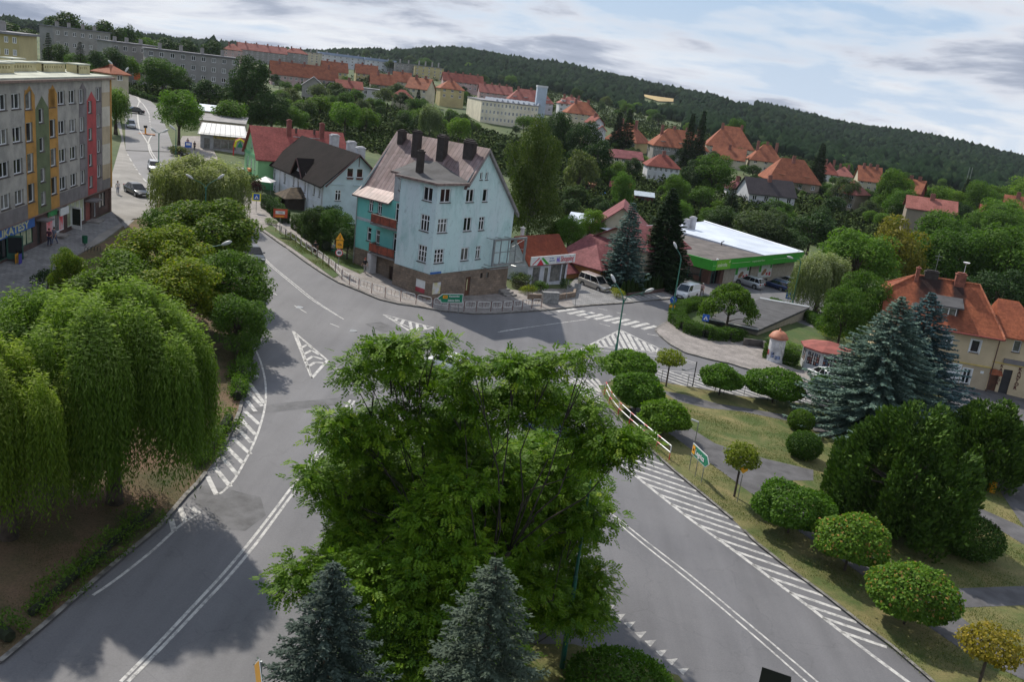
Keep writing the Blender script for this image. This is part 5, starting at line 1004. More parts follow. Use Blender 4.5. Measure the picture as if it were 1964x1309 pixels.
def town(name,label,xl,xr,yb,ye,yr,r,wall,roof,yaw=0,depth=10,kind='gable',floors=2,cols=4,chim=2,side=True,dorm=0,cat='house',group=None,overh=.5,sink=5.,wsize=1.,rth=.35):
 xc=(xl+xr)/2;P=at_r(xc,yb,r);TDIFF. append((round(math. degrees(math. atan2(P. x,P. y)),1),r,round(P. z,1),round(gz(P. x,P. y),1)));th_=math. atan2(P. x,P. y);a=-th_+R(yaw)
 D=math. hypot(r,P. z-CAMH);k=D/FPX;ln=(xr-xl)*k
 L=max(4.,(ln-abs(math. sin(R(yaw)))*depth*(1 if kind!='x' else 1))/math. cos(R(yaw)))if abs(yaw)>3 else ln
 hw=(yb-ye)*k;hr=max(.3,(ye-yr)*k+(depth*.5*(CAMH-P. z-hw)/r if kind!='flat' else 0))
 O=Vector((P. x,P. y,P. z));ux=Vector((math. cos(a),math. sin(a),0));uy=Vector((-math. sin(a),math. cos(a),0))
 rt_=Vector((math. cos(-th_),math. sin(-th_),0));corners=[0,L*ux. dot(rt_),(L*ux+depth*uy). dot(rt_),(depth*uy). dot(rt_)]
 O=O-rt_*((min(corners)+max(corners))/2)
 b=thing(name,label,cat,O,a,group);mb=MB();far=True
 fh=hw/floors if floors else hw;ww=min(1.3,L/cols*.5)*wsize if cols else 1;wh_=min(1.5,fh*.5)*wsize
 fr_=[(L*(i+.5)/cols-ww/2,fh*f+fh*.32,ww,wh_)for i in range(cols)for f in range(floors)]if cols else[]
 facade(b,mb,(0,0,0),0,0,0,0,fr_,depth=.12,outline=[(0,-sink),(L,-sink),(L,hw),(0,hw)],far=True,style=dict(cols=2))
 nc=max(1,int(depth/4));axis='x' if kind in('gable','hip','halfhip','flat')else 'y'
 def side_outline(flip):
  if kind=='gable':return[(0,-sink),(depth,-sink),(depth,hw),(depth/2,hw+hr-.1),(0,hw)]
  return[(0,-sink),(depth,-sink),(depth,hw),(0,hw)]
 sw=[(depth*(i+.5)/nc-ww/2,fh*f+fh*.32,ww,wh_)for i in range(nc)for f in range(floors)]if side and cols else[]
 facade(b,mb,(L,0,0),PI/2,0,0,0,sw if yaw>8 else[],depth=.12,outline=side_outline(0),far=True,style=dict(cols=2))
 facade(b,mb,(0,depth,0),-PI/2,0,0,0,sw if yaw<-8 else[],depth=.12,outline=side_outline(1),far=True,style=dict(cols=2))
 mb. add([(L,depth,-sink),(0,depth,-sink),(0,depth,hw),(L,depth,hw)],[(0,1,2,3)])
 if kind=='ygable':mb. add([(0,0,hw),(L,0,hw),(L/2,0,hw+hr-.1),(0,depth,hw),(L,depth,hw),(L/2,depth,hw+hr-.1)],[(0,1,2),(4,3,5)])
 mb. build('wall',WALLS[wall],b);mb=MB()
 if kind=='flat':mb. box(-overh,L+overh,-overh,depth+overh,hw,hw+rth)
 elif kind=='ygable':gable_roof(mb,0,L,0,depth,hw,hw+hr,overh,.2,'y')
 else:
  hp={'gable':0,'hip':depth*.42,'halfhip':depth*.2}[kind];gable_roof(mb,0,L,0,depth,hw,hw+hr,overh,.2,'x',hip=hp,hip2=hp)
 rf=mb. build('roof',ROOFS[roof],b)
 for i in range(chim):
  x=L*(i+.7)/(chim+.4);y=depth*(.5 if i%2 else .42)if kind!='ygable' else depth*(i+.6)/(chim+.2)
  if kind=='ygable':x=L*.5
  chimney(rf,x,y,hw+(hr*.5 if kind!='flat' else 0),hw+hr+.9,1.1,.7,CHM if kind!='flat' else WALLS['g'])
 if dorm:
  for i in range(dorm):
   x=L*(i+.5)/dorm;dw=min(2.,L/dorm*.5);z0=hw+.25;dz=1.5;y0_=depth*.1
   d_=MB();d_. box(x-dw/2,x+dw/2,y0_,depth*.45,z0,z0+dz);o=d_. build('dormer',WALLS[wall],b)
   d_=MB();d_. add([(x-dw/2-.2,y0_-.3,z0+dz),(x+dw/2+.2,y0_-.3,z0+dz),(x+dw/2+.2,depth*.47,z0+dz+.5),(x-dw/2-.2,depth*.47,z0+dz+.5)],[(0,1,2,3)]);d_. build('dormer_roof',ROOFS[roof],o)
   window(o,(x-.5,y0_-.01,z0+.3),0,1.,.95,depth=-.01,far=True)
 return b
T=town
T('yellow_block','yellow and ochre flat-roofed block at the far left edge above the grey block roof',-40,60,135,78,70,170,'y','g',yaw=-12,depth=14,kind='flat',floors=3,cols=6,chim=1,cat='apartment block')
T('grey_terrace','long grey four-storey block on the right end of the terrace behind the road bend',286,446,176,112,106,330,'g','g',yaw=6,depth=12,kind='flat',floors=4,cols=9,chim=4,cat='apartment block',side=False)
T('grey_terrace','taller grey block section with blank gable and orange square sign by the road bend',196,290,168,96,92,345,'g','g',yaw=20,depth=14,kind='flat',floors=4,cols=5,chim=3,cat='apartment block',side=False)
T('grey_terrace','farthest grey block section of the terrace, mostly behind dark trees',92,200,140,70,66,400,'g','g',yaw=25,depth=12,kind='flat',floors=4,cols=7,chim=4,cat='apartment block',side=False)
o=at_r(263,152,338);sg_=MB();sg_. box(-1.,1.,-.1,.1,-.2,2.2);b_=sg_. build('orange_square_sign',plain('orange_square_sign',(.75,.16,.05),.5,.05),None,loc=o,rotz=R(5));tag(b_,'orange square sign on the blank grey gable near the road bend','sign')
T('small_red_roof_house','small house with steep orange-red roof half hidden at the left bend of the road',204,222,160,142,130,210,'c','o',yaw=35,depth=6,kind='hip',floors=1,cols=1,chim=0)
T('red_roof_block','pinkish house cluster with red roofs, leftmost on the skyline',430,462,112,97,87,720,'p','r',depth=14,floors=3,cols=3,chim=2,kind='hip')
T('red_roof_block','long grey block with pinkish-red roof on the skyline',458,545,116,100,89,740,'g','p',yaw=8,depth=13,floors=4,cols=9,chim=4,cat='apartment block')
T('red_roof_block','grey block with dark red hipped roof right of the long skyline block',545,588,118,103,95,750,'g','r',yaw=8,depth=13,floors=3,cols=4,chim=2,kind='hip',cat='apartment block')
T('flat_block','short cream flat-roofed block at the left end of the blue-striped row',586,616,120,103,99,780,'c','g',yaw=-10,depth=14,kind='flat',floors=4,cols=3,chim=2,cat='apartment block')
T('flat_block','long flat-roofed block with blue roof edge on the hill',612,700,126,110,106,800,'w','b',rth=1.8,yaw=10,depth=13,kind='flat',floors=3,cols=8,chim=4,cat='apartment block')
T('flat_block','blue-roofed flat block in the middle of the hill row',696,756,136,119,115,800,'w','b',rth=2.,yaw=12,depth=13,kind='flat',floors=3,cols=6,chim=3,cat='apartment block')
T('flat_block','grey flat-roofed block right of the blue-roofed ones',753,794,146,124,119,790,'g','g',yaw=8,depth=13,kind='flat',floors=4,cols=4,chim=2,cat='apartment block')
T('flat_block','stepped grey and yellowish block at the right end of the hill row',792,848,152,130,123,780,'y','g',yaw=5,depth=16,kind='flat',floors=4,cols=5,chim=4,cat='apartment block')
T('row_house','long pink row house with bright orange roof behind the dark round tree',520,642,174,149,128,520,'p','o',yaw=8,depth=10,floors=2,cols=12,chim=5,cat='row house')
T('row_house','orange-roofed row just right of and behind the long pink row',615,664,158,138,122,590,'y','o',yaw=8,depth=10,floors=2,cols=5,chim=3,cat='row house')
T('row_house','orange-roofed row behind the light green treetop',680,722,158,142,127,610,'y','o',yaw=6,depth=10,floors=2,cols=4,chim=2,cat='row house')
T('row_house','grey-walled house with orange roof left of a dark tree in the upper town',708,757,183,163,145,480,'b','o',yaw=5,depth=10,floors=2,cols=5,chim=2)
T('row_house','cream-walled orange-roofed house right of the grey-walled one',752,786,174,157,141,520,'c','o',yaw=4,depth=10,floors=2,cols=3,chim=1)
T('gable_house','cream gable-fronted house with orange roof above the round willow',778,832,193,171,153,450,'c','o',yaw=-25,depth=10,floors=2,cols=4,chim=2)
T('gable_house','yellow house with hipped red-orange roof left of the cream factory',836,888,190,171,157,470,'y','o',yaw=12,depth=11,kind='hip',floors=2,cols=3,chim=1)
T('small_red_roof_house','small low house with pinkish-red hipped roof among garden trees',752,790,192,186,174,400,'c','r',yaw=0,depth=8,kind='hip',floors=1,cols=2,chim=0)
T('grey_gable_house','grey shed-like house with pointed gable below the pink row',580,620,186,166,151,420,'g','g',yaw=0,depth=10,kind='ygable',floors=1,cols=2,chim=0)
T('yellow_garden_house','yellow house with dull red roof on the upper edge of the gardens',642,692,193,170,158,400,'y','r',yaw=6,depth=9,floors=2,cols=3,chim=1)
T('white_garden_house','low white flat-roofed house beside the yellow garden house',692,738,186,173,169,410,'w','g',yaw=4,depth=8,kind='flat',floors=1,cols=3,chim=0)
T('terrace_roofs','long dark-red roofed terrace on the edge of the forest, left',846,924,172,158,144,620,'p','r',yaw=8,depth=11,floors=2,cols=8,chim=5,cat='row house')
T('terrace_roofs','pinkish roofed terrace just above the right part of the factory',915,980,192,179,165,560,'p','p',yaw=8,depth=11,floors=2,cols=6,chim=4,cat='row house')
T('dormer_house','pink-roofed villa block with a row of white dormers behind the factory',970,1058,212,194,175,520,'l','p',yaw=8,depth=13,kind='hip',floors=2,cols=7,chim=3,dorm=4,cat='apartment block')
T('dormer_house','white house with red roof and dormers right of the factory tower',1066,1118,216,200,188,500,'w','p',yaw=8,depth=12,kind='hip',floors=2,cols=5,chim=3,dorm=3)
T('dormer_house','orange hip-roofed house in front of the dormered white house',1078,1145,232,218,198,450,'c','o',yaw=12,depth=12,kind='hip',floors=2,cols=5,chim=2)
fa=T('factory','long cream four-storey factory with a saw-tooth glazed roof',888,1026,252,200,196,400,'f','g',yaw=14,depth=30,kind='flat',floors=4,cols=15,chim=0,cat='factory',side=False,overh=.2,wsize=.95)
skyl=MB();gb=plain('grey_glass_skylight',(.32,.35,.4),.3,.08)
for i in range(9):
 s_=MB();x=7+i*2.4;zt=(252-200)*math. hypot(400,24)/FPX+.3;s_. add([(x,3,zt),(x+1.4,3,zt),(x+.3,3,zt+1.1),(x,25,zt),(x+1.4,25,zt),(x+.3,25,zt+1.1)],[(0,1,2),(5,4,3),(0,2,5,3),(1,4,5,2)]);s_. build('skylight',gb,fa)
tw=at_r(1035,208,415);t_=thing('factory_tower','slim pale blue-white tower rising behind the factory roof','tower',(tw. x,tw. y,tw. z),R(8));b_=MB();b_. box(-2.2,2.2,-2.,2.,-8,9.);b_. build('shaft',wallm('towerblue',(.42,.5,.6)),t_);b_=MB();b_. box(-2.4,2.4,-2.2,2.2,9.,9.9);b_. build('top',WALLS['w'],t_)
T('white_gable_house','small white gabled house beside dark trees right of the factory',1128,1148,254,236,226,330,'w','r',yaw=20,depth=8,kind='ygable',floors=2,cols=1,chim=1)
T('white_gable_house','tiny bright white house left of the dark spruces on the slope',1145,1160,263,250,243,320,'w','r',yaw=0,depth=7,kind='ygable',floors=2,cols=1,chim=0)
T('yellow_villa','big yellow house with orange hipped roof and two skylights',1157,1240,304,271,240,385,'y','o',yaw=-22,depth=15,kind='hip',floors=3,cols=6,chim=2)
T('long_villa','long grey and white house with orange hipped roof and wide cream dormer',1238,1352,312,284,255,370,'g','o',yaw=12,depth=14,kind='hip',floors=2,cols=9,chim=4,dorm=3)
T('maroon_roof_house','beige house with low maroon roof below the yellow villa',1150,1228,326,303,292,300,'c','m',yaw=12,depth=8,kind='gable',floors=2,cols=5,chim=0)
T('red_roof_house','white house with flat bright red roof and balcony on the slope',1230,1298,350,320,302,290,'w','r',yaw=10,depth=9,kind='hip',floors=2,cols=6,chim=1)
T('big_hip_house','large orange-roofed house partly behind a tall round tree',1350,1440,296,282,248,420,'c','o',yaw=5,depth=16,kind='hip',floors=2,cols=5,chim=2)
T('small_orange_roof_house','low orange roofs in front of the large orange-roofed house',1366,1424,312,304,286,390,'c','o',yaw=0,depth=9,kind='gable',floors=1,cols=3,chim=1)
T('hip_house','steep orange-roofed house with skylights above the brown house',1430,1494,330,309,283,390,'c','o',yaw=8,depth=12,kind='hip',floors=2,cols=3,chim=3)
T('brown_house','brown rendered house with orange hipped roof and a dark long dormer',1449,1560,388,349,314,330,'b','o',yaw=20,depth=12,kind='hip',floors=2,cols=4,chim=1,dorm=2)
T('white_balcony_house','white house with dark grey roof, balcony and plain right gable',1408,1514,414,375,352,270,'w','k',yaw=25,depth=9,kind='gable',floors=2,cols=4,chim=1)
T('pink_roof_annex','small annex with dull pink roof left of the white balcony house',1384,1432,380,362,350,280,'w','m',yaw=10,depth=8,kind='hip',floors=1,cols=2,chim=1)
T('far_red_roof','dark red roofed house behind the tall black spruce',1568,1600,352,334,316,440,'w','r',yaw=0,depth=10,kind='hip',floors=2,cols=2,chim=2)
T('far_red_roof','pinkish roofed house right of the dark red one behind the black spruce',1596,1630,352,338,324,460,'w','p',yaw=0,depth=10,kind='hip',floors=2,cols=2,chim=2)
T('far_red_roof','orange double-gabled house on the right above the brownish house',1636,1682,366,348,326,400,'c','o',yaw=10,depth=12,kind='gable',floors=2,cols=3,chim=3)
T('brown_hip_house','brownish house with faded orange roof veiled by a grey-green tree',1596,1656,402,372,352,300,'b','p',yaw=-25,depth=9,kind='hip',floors=2,cols=3,chim=0)
T('red_walled_house','dark red walled house with bright orange roof among trees on the right',1726,1766,388,370,351,330,'r','o',yaw=-10,depth=9,kind='gable',floors=2,cols=2,chim=2)
T('low_pink_roof_building','long low building with flat pinkish roof above the park trees',1738,1822,414,404,388,250,'b','p',yaw=6,depth=9,kind='gable',floors=1,cols=0,chim=1)
T('far_grey_block','distant grey buildings in the valley near the right hillside',1852,1898,396,384,372,560,'w','g',yaw=5,depth=12,kind='gable',floors=2,cols=5,chim=1)
T('edge_orange_house','bright orange-roofed house at the right edge above the park trees',1924,1990,424,412,388,300,'c','o',yaw=5,depth=10,kind='gable',floors=1,cols=3,chim=2)
T('edge_orange_house','low red roof just left of the bright orange roof at the right edge',1880,1928,420,411,401,320,'c','r',yaw=5,depth=8,kind='gable',floors=1,cols=2,chim=0)
T('beige_gable_building','beige gable-ended building rising behind the blue spruce',1128,1240,480,446,408,150,'c','m',depth=12,kind='ygable',floors=1,cols=0,chim=0,cat='building')
GB=plain('dark_brown_boards',(.07,.035,.025),.8,.1)
shed(1168,372,-6,5,3.5,2.,3.,GB,ROOFS['r'],'small dark brown garden shed with a red roof')
shed(1216,392,-4,4.5,3.2,2.3,3.,plain('maroon_boards',(.14,.04,.035),.8,.1),plain('pale_blue_roof',(.36,.42,.48),.6,.08),'small garden shed with a pale blue-grey sheet roof')
shed(1117,366,-4,3,2.4,1.9,2.3,plain('orange_boards',(.2,.08,.03),.8,.1),plain('orange_boards',(.2,.08,.03),.8,.1),'tiny rusty orange garden hut left of the swimming pool')
pl=G(1145,373);po=thing('paddling_pool','blue inflatable paddling pool in a garden','pool',(pl. x,pl. y,pl. z));b_=MB();b_. lathe((0,0,0),[(2.4,0),(2.6,.3),(2.4,.6),(2.2,.6),(2.1,.35)],24);b_. build('wall',plain('pool_blue',(.02,.16,.6),.4,.05),po)
shed(1085,452,-8,12,7,2.4,3.2,BGW,WRF,'long outbuilding with a pale sheet roof behind the maroon-roofed house','outbuilding','outbuilding')
mp_=G(1838,420);mt=thing('antenna_mast','thin double antenna mast above the trees on the right','mast',(mp_. x,mp_. y,mp_. z));b_=MB()
hh=zat(1842,318,mp_. x,mp_. y)-mp_. z
for dx in(-.5,.5):b_. tube([(dx,0,0),(dx,0,hh)],[.16,.07],5)
b_. build('poles',METAL,mt)
# street furniture
LGRN=plain('green_lamp_paint',(.035,.16,.115),.45,.08);LHD=plain('pale_lamp_housing',(.52,.53,.52),.4,.06)
def lamp_head(parent,p,d,s=1.):
 d=Vector(d). normalized();b=MB();b. tube([Vector(p)-d*.05*s,Vector(p)+d*.15*s,Vector(p)+d*.45*s,Vector(p)+d*.75*s,Vector(p)+d*.9*s],[.05*s,.13*s,.17*s,.13*s,.04*s],10);return b. build('lamp_head',LHD,parent,smooth=True)
def street_lamp(base,topz,heads,label,r=.09,arm_rise=1.,mat=None,head_s=1.):
 """heads: world positions of the lamp heads"""
 mat=mat or LGRN;t=thing('street_lamp',label,'street lamp',base);h=topz-base. z
 b=MB();b. tube([(0,0,-.2),(0,0,1.2),(0,0,1.25),(0,0,h)],[r*1.5,r*1.5,r,r*.7],8);b. build('pole',mat,t)
 for hp in heads:
  q=Vector(hp)-base;m1=Vector((0,0,h));d=(q-m1);dl=Vector((d. x,d. y,d. z));b=MB()
  pts=[m1-Vector((0,0,.4)),m1+dl*.12+Vector((0,0,.1)),m1+dl*.45+Vector((0,0,.12)),q];b. tube(pts,[r*.6,r*.5,r*.45,r*.4],6);b. build('arm',mat,t);lamp_head(t,q,dl,head_s)
 return t
def at_xy(px,py,ref,dr=0.):return at_r(px,py,math. hypot(ref. x,ref. y)+dr)
b0=G(1180,682);street_lamp(b0,at_xy(1204.5,576,b0). z,[at_xy(1180,542,b0,.6),at_xy(1238,560,b0,-.6)],'green double-armed street lamp standing behind the round maples at the island tip')
b0=G(1287,613);street_lamp(b0,at_xy(1306.5,497,b0). z,[at_xy(1298,477,b0,.5)],'green single-armed street lamp with a blue round sign at the pavement corner')
b0=G(391,600);street_lamp(b0,at_xy(389,481,b0). z,[at_xy(357,463,b0,0),at_xy(425,470,b0,0)],'green double-armed street lamp rising from the near bushy trees',head_s=1.)
b0=G(393,450);street_lamp(b0,at_xy(395.4,359,b0). z,[at_xy(370,343,b0,0),at_xy(418,343,b0,0)],'green double-armed street lamp in front of the pale far willow')
b0=G(304,378);street_lamp(b0,at_xy(306,258,b0). z,[at_xy(300,254,b0,0),at_xy(312,254,b0,0)],'thin green street lamp beside the upper road and the black car')
b0=G(1516,600);street_lamp(b0,at_xy(1527,500,b0). z,[at_xy(1521,496,b0,-.4)],'green street lamp in front of the right end of the supermarket')
b0=G(337,300);street_lamp(b0,at_xy(334,250,b0). z,[at_xy(336,249,b0,0)],'street lamp with a pale globe head beside the roadside tree',head_s=1.4)
b0=G(236,200);street_lamp(b0,at_xy(225,143,b0). z,[at_xy(240,138,b0,0),at_xy(216,124,b0,0)],'farthest street lamp at the top of the upper road',head_s=1.6)
b0=G(1077,1285);t=thing('street_lamp','tall dark green lamp post with a grey dome lamp, nearest the camera','street lamp',b0);tp=at_xy(1134,925,b0). z-b0. z
b=MB();b. tube([(0,0,-.2),(0,0,2.2),(0,0,2.25),(0,0,4.6),(0,0,4.65),(0,0,tp)],[.12,.12,.1,.1,.075,.05],10);b. build('pole',plain('dark_green_pole',(.015,.09,.065),.4,.1),t)
q=at_xy(1145,990,b0)-b0;b=MB();b. tube([(0,0,q. z-.1),(q. x*.6,q. y*.6,q. z+.12),(q. x,q. y,q. z+.1)],.02,5);b. build('arm',METAL,t);b=MB();b. lathe((q. x,q. y,q. z-.12),[(.22,0),(.22,.04),(.19,.16),(.1,.26),(.02,.29)],16);b. build('dome',plain('grey_dome',(.17,.17,.18),.35,.05),t,smooth=True)
b0=G(1329,870);t=thing('path_lamp','slim grey lamp with a flat head beside the lawn path','street lamp',b0);q=at_xy(1338.5,810,b0)-b0;b=MB();b. tube([(0,0,0),(0,0,q. z)],.035,6);b. build('pole',METAL,t);b=MB();q2=at_xy(1326,805,b0)-b0;b. tube([(0,0,q. z),(q2. x,q2. y,q2. z)],[.06,.1],6);b. build('lamp_head',LHD,t)
b0=G(1328,742.6);t=thing('camera_post','dark post with a floodlight between two small trees at the hatched band','post',b0);q=at_xy(1334.7,694,b0)-b0;b=MB();b. tube([(0,0,0),(0,0,q. z)],.05,6);b. build('pole',DARKM,t);b=MB();b. tube([(0,0,q. z-.6),(-.9,-.2,q. z-.9),(-1.3,-.3,q. z-.8)],[.03,.05,.09],6);b. build('floodlight',METAL,t)
# signs
SBL=plain('sign_blue',(.01,.1,.45),.4,.03);SWH=plain('sign_white',(.72,.72,.72),.4,.02);SRE=plain('sign_red',(.55,.03,.04),.4,.03);SYE=plain('sign_orange_yellow',(.8,.36,.015),.4,.03);SGR=plain('sign_green',(0.,.2,.1),.4,.03);SBK=plain('sign_black',(.012,.012,.012),.5,.02);SYG=plain('sign_lemon',(.7,.66,.02),.4,.03)
def face_cam(p,off=0):return-math. atan2(p. x,p. y)+R(off)
def sign(base,label,h,off=0,cat='road sign',name='road_sign',r=.035):
 t=thing(name,label,cat,base,face_cam(base,off));b=MB();b. tube([(0,0,-.1),(0,0,h)],r,6);b. build('post',METAL,t);return t
def disc(t,z,r,m,y=-.05,n=24,th=.012,name='sign_face',x=0,seg=None):
 b=MB();vs=[(x+r*math. cos(2*PI*k/n+(seg or 0)),y-th/2,z+r*math. sin(2*PI*k/n+(seg or 0)))for k in range(n)]+[(x+r*math. cos(2*PI*k/n+(seg or 0)),y+th/2,z+r*math. sin(2*PI*k/n+(seg or 0)))for k in range(n)]
 b. add(vs,[tuple(range(n)),tuple(range(2*n-1,n-1,-1))]+[(k,n+k,n+(k+1)%n,(k+1)%n)for k in range(n)]);return b. build(name,m,t)
def plate(t,x0,x1,z0,z1,m,y=-.05,name='sign_face',th=.012):b=MB();b. box(x0,x1,y-th/2,y+th/2,z0,z1);return b. build(name,m,t)
b0=G(648,523);t=sign(b0,'yellow warning signs above a round 40 speed-limit sign by the white railing',4.3,0)
disc(t,2.25,.42,SRE);f=disc(t,2.25,.33,SWH,y=-.065);text('40',.4,SBK,f,(0,-.075,2.25),(PI/2,0,0),align='CENTER',bold=.02)
f=plate(t,-.38,.38,2.75,3.6,SYE);b=MB();b. tube([(-.22,-.07,3.2),(-.05,-.07,3.28),(.22,-.07,3.15)],.03,4);b. tube([(-.2,-.07,3.1),(.2,-.07,3.08)],.03,4);b. build('black_symbol',SBK,f)
f=disc(t,3.95,.55,SYE,n=3,seg=PI/2);plate(f,-.035,.035,3.85,4.2,SBK,y=-.065,name='black_symbol');plate(f,-.035,.035,3.75,3.8,SBK,y=-.065,name='black_symbol')
b0=G(536,451);t=sign(b0,'orange-red rectangular board with a white panel beside the railing',3.3,5);f=plate(t,-.85,.85,2.2,3.3,plain('red_orange_board',(.62,.09,.04),.5,.1));plate(f,-.6,.55,2.65,3.05,SWH,y=-.065,name='white_panel');plate(f,-.6,.5,2.3,2.45,SYE,y=-.065,name='yellow_strip');text('4,02',.3,plain('grey_green',(.1,.15,.1),.5,.1),f,(0,-.08,2.85),(PI/2,0,0),align='CENTER')
def ped(base,label,h,s=.6,border=None,off=0):
 t=sign(base,label,h,off);z0=h-s*1.05
 if border:plate(t,-s*.72,s*.72,z0-s*.2,h+s*.12,border,y=-.035)
 f=plate(t,-s/2,s/2,z0,h,SBL);disc(f,z0+s*.42,s*.4,SWH,y=-.062,n=3,seg=PI/2);b=MB();b. tube([(0,-.075,z0+s*.55),(0,-.075,z0+s*.36),(-.05*s,-.075,z0+s*.22)],.02*s/.6,4);b. tube([(0,-.075,z0+s*.36),(.07*s,-.075,z0+s*.22)],.02*s/.6,4);b. build('walking_figure',SBK,f);return t
ped(G(1347,648),'blue pedestrian-crossing sign on the pavement in front of the hedge',2.75,.75)
ped(G(1510.6,582),'blue pedestrian-crossing sign at the side-street zebra near the willow',1.6,.9)
ped(G(491,408),'blue pedestrian-crossing sign with a lemon-yellow border',2.6,.8,SYG)
b0=G(1287.6,611);p=at_r(1291.6,575.8,math. hypot(b0. x,b0. y)-.12);t=thing('keep_right_sign','round blue arrow sign fixed to the green lamp post at the corner','road sign',(p. x,p. y,p. z),face_cam(p,15));disc(t,0,.42,SBL,y=0);b=MB();b. tube([(-.2,-.02,.22),(.18,-.02,-.18)],.04,4);b. tube([(.18,-.02,.05),(.2,-.02,-.2),(-.05,-.02,-.2)],.04,4);b. build('white_arrow',SWH,t);plate(t,-.35,.35,-.95,-.65,SYE,y=0.,name='lower_plate')
b0=G(1102.6,590);t=sign(b0,'back of a grey square sign on a thin post at the driveway',2.9,180);plate(t,-.4,.4,2.2,2.85,METAL)
b0=G(1085,579);t=sign(b0,'bare thin grey sign post near the garden wall',2.6,0)
pA,pB=G(845,602),G(875,604);a_=math. atan2(pB. y-pA. y,pB. x-pA. x);t=thing('direction_sign','green two-line arrow direction sign in front of the stone base','direction sign',pA,a_)
for x in(0.,1.,1.9):b=MB();b. tube([(x,0,-.1),(x,0,1.5)],.035,5);b. build('post',METAL,t)
def arrow_board(t,L,H,z0,m,border,tip,name='board'):
 for(g,mm,y)in((0.,border,-.05),(.06,m,-.066)):
  b=MB();c_=z0+H/2
  if tip<0:P=[(-.55+g*1.4,c_),(0.+g*.4,z0+g),(L-g,z0+g),(L-g,z0+H-g),(0.+g*.4,z0+H-g)]
  else:P=[(0+g,z0+g),(L-g*.4,z0+g),(L+.45-g*1.4,c_),(L-g*.4,z0+H-g),(0+g,z0+H-g)]
  n=len(P);b. add([(x,y,z)for x,z in P]+[(x,y+.03,z)for x,z in P],[tuple(range(n)),tuple(range(2*n-1,n-1,-1))]+[(k,n+k,n+(k+1)%n,(k+1)%n)for k in range(n)]);o_=b. build(name,mm,t)
  if g==0:par=o_
 return par
bd=arrow_board(t,2.25,.95,1.15,SGR,SWH,-1);plate(bd,.05,.55,1.62,1.95,SYE,y=-.09,name='route_number');text('Kaczorów',.27,SWH,bd,(.72,-.09,1.85),(PI/2,0,0),bold=.006);text('Jelenia Góra',.27,SWH,bd,(.62,-.09,1.42),(PI/2,0,0),bold=.006,xs=.95);text('328',.22,SBK,bd,(.3,-.1,1.78),(PI/2,0,0),align='CENTER')
b=MB();b. tube([(-.1,-.085,1.38),(-.28,-.085,1.5)],.02,4);b. tube([(-.28,-.085,1.38),(-.28,-.085,1.5),(-.16,-.085,1.5)],.02,4);b. build('arrow_mark',SWH,bd)
pA,pB=G(1321,905),G(1344,930);a_=math. atan2(pB. y-pA. y,pB. x-pA. x);t=thing('direction_sign','green Legnica arrow sign on three thin posts in the roadside grass','direction sign',pA,a_);Lx=(pB-pA). length
for x in(0.,Lx*.5,Lx):b=MB();b. tube([(x,0,-.1),(x,0,2.1)],.03,5);b. build('post',METAL,t)
bd=arrow_board(t,Lx+.25,.85,1.35,SGR,SWH,1);plate(bd,.1,.5,1.5,2.1,SYE,y=-.09,name='route_number');text('363',.22,SBK,bd,(.3,-.1,1.8),(PI/2,0,0),align='CENTER',xs=.7);text('Legnica',.5,SWH,bd,(.58,-.09,1.76),(PI/2,0,0),bold=.01,xs=max(.5,(Lx-.35)/1.75))
b0=G(1413,966.6);t=sign(b0,'yellow diamond priority sign beside the small yellow-green maple',2.75,10,r=.03);disc(t,2.5,.4,SWH,n=4);disc(t,2.5,.3,SYE,n=4,y=-.065)
p=at_r(500,1292,17.5);b0=Vector((p. x,p. y,gz(p. x,p. y)));t=thing('road_sign','orange-yellow diamond sign seen edge-on at the bottom edge of the road','road sign',b0,R(-62));b=MB();b. tube([(0,0,0),(0,0,p. z-b0. z+.3)],.03,6);b. build('post',METAL,t);zc=p. z-b0. z-.05;disc(t,zc,.42,SWH,n=4,y=-.045);disc(t,zc,.37,SYE,n=4,y=-.06)
p=at_r(1495,1296,24.);b0=Vector((p. x,p. y,gz(p. x,p. y)));t=thing('road_sign','black back of a traffic sign panel at the bottom right edge','road sign',b0,R(-22));b=MB();b. tube([(.3,0,0),(.3,0,p. z-b0. z)],.04,6);b. build('post',DARKM,t);zc=p. z-b0. z;plate(t,-.5,.32,zc-1.1,zc+.1,SBK);plate(t,.36,.44,zc-1.2,zc-.15,SBK)
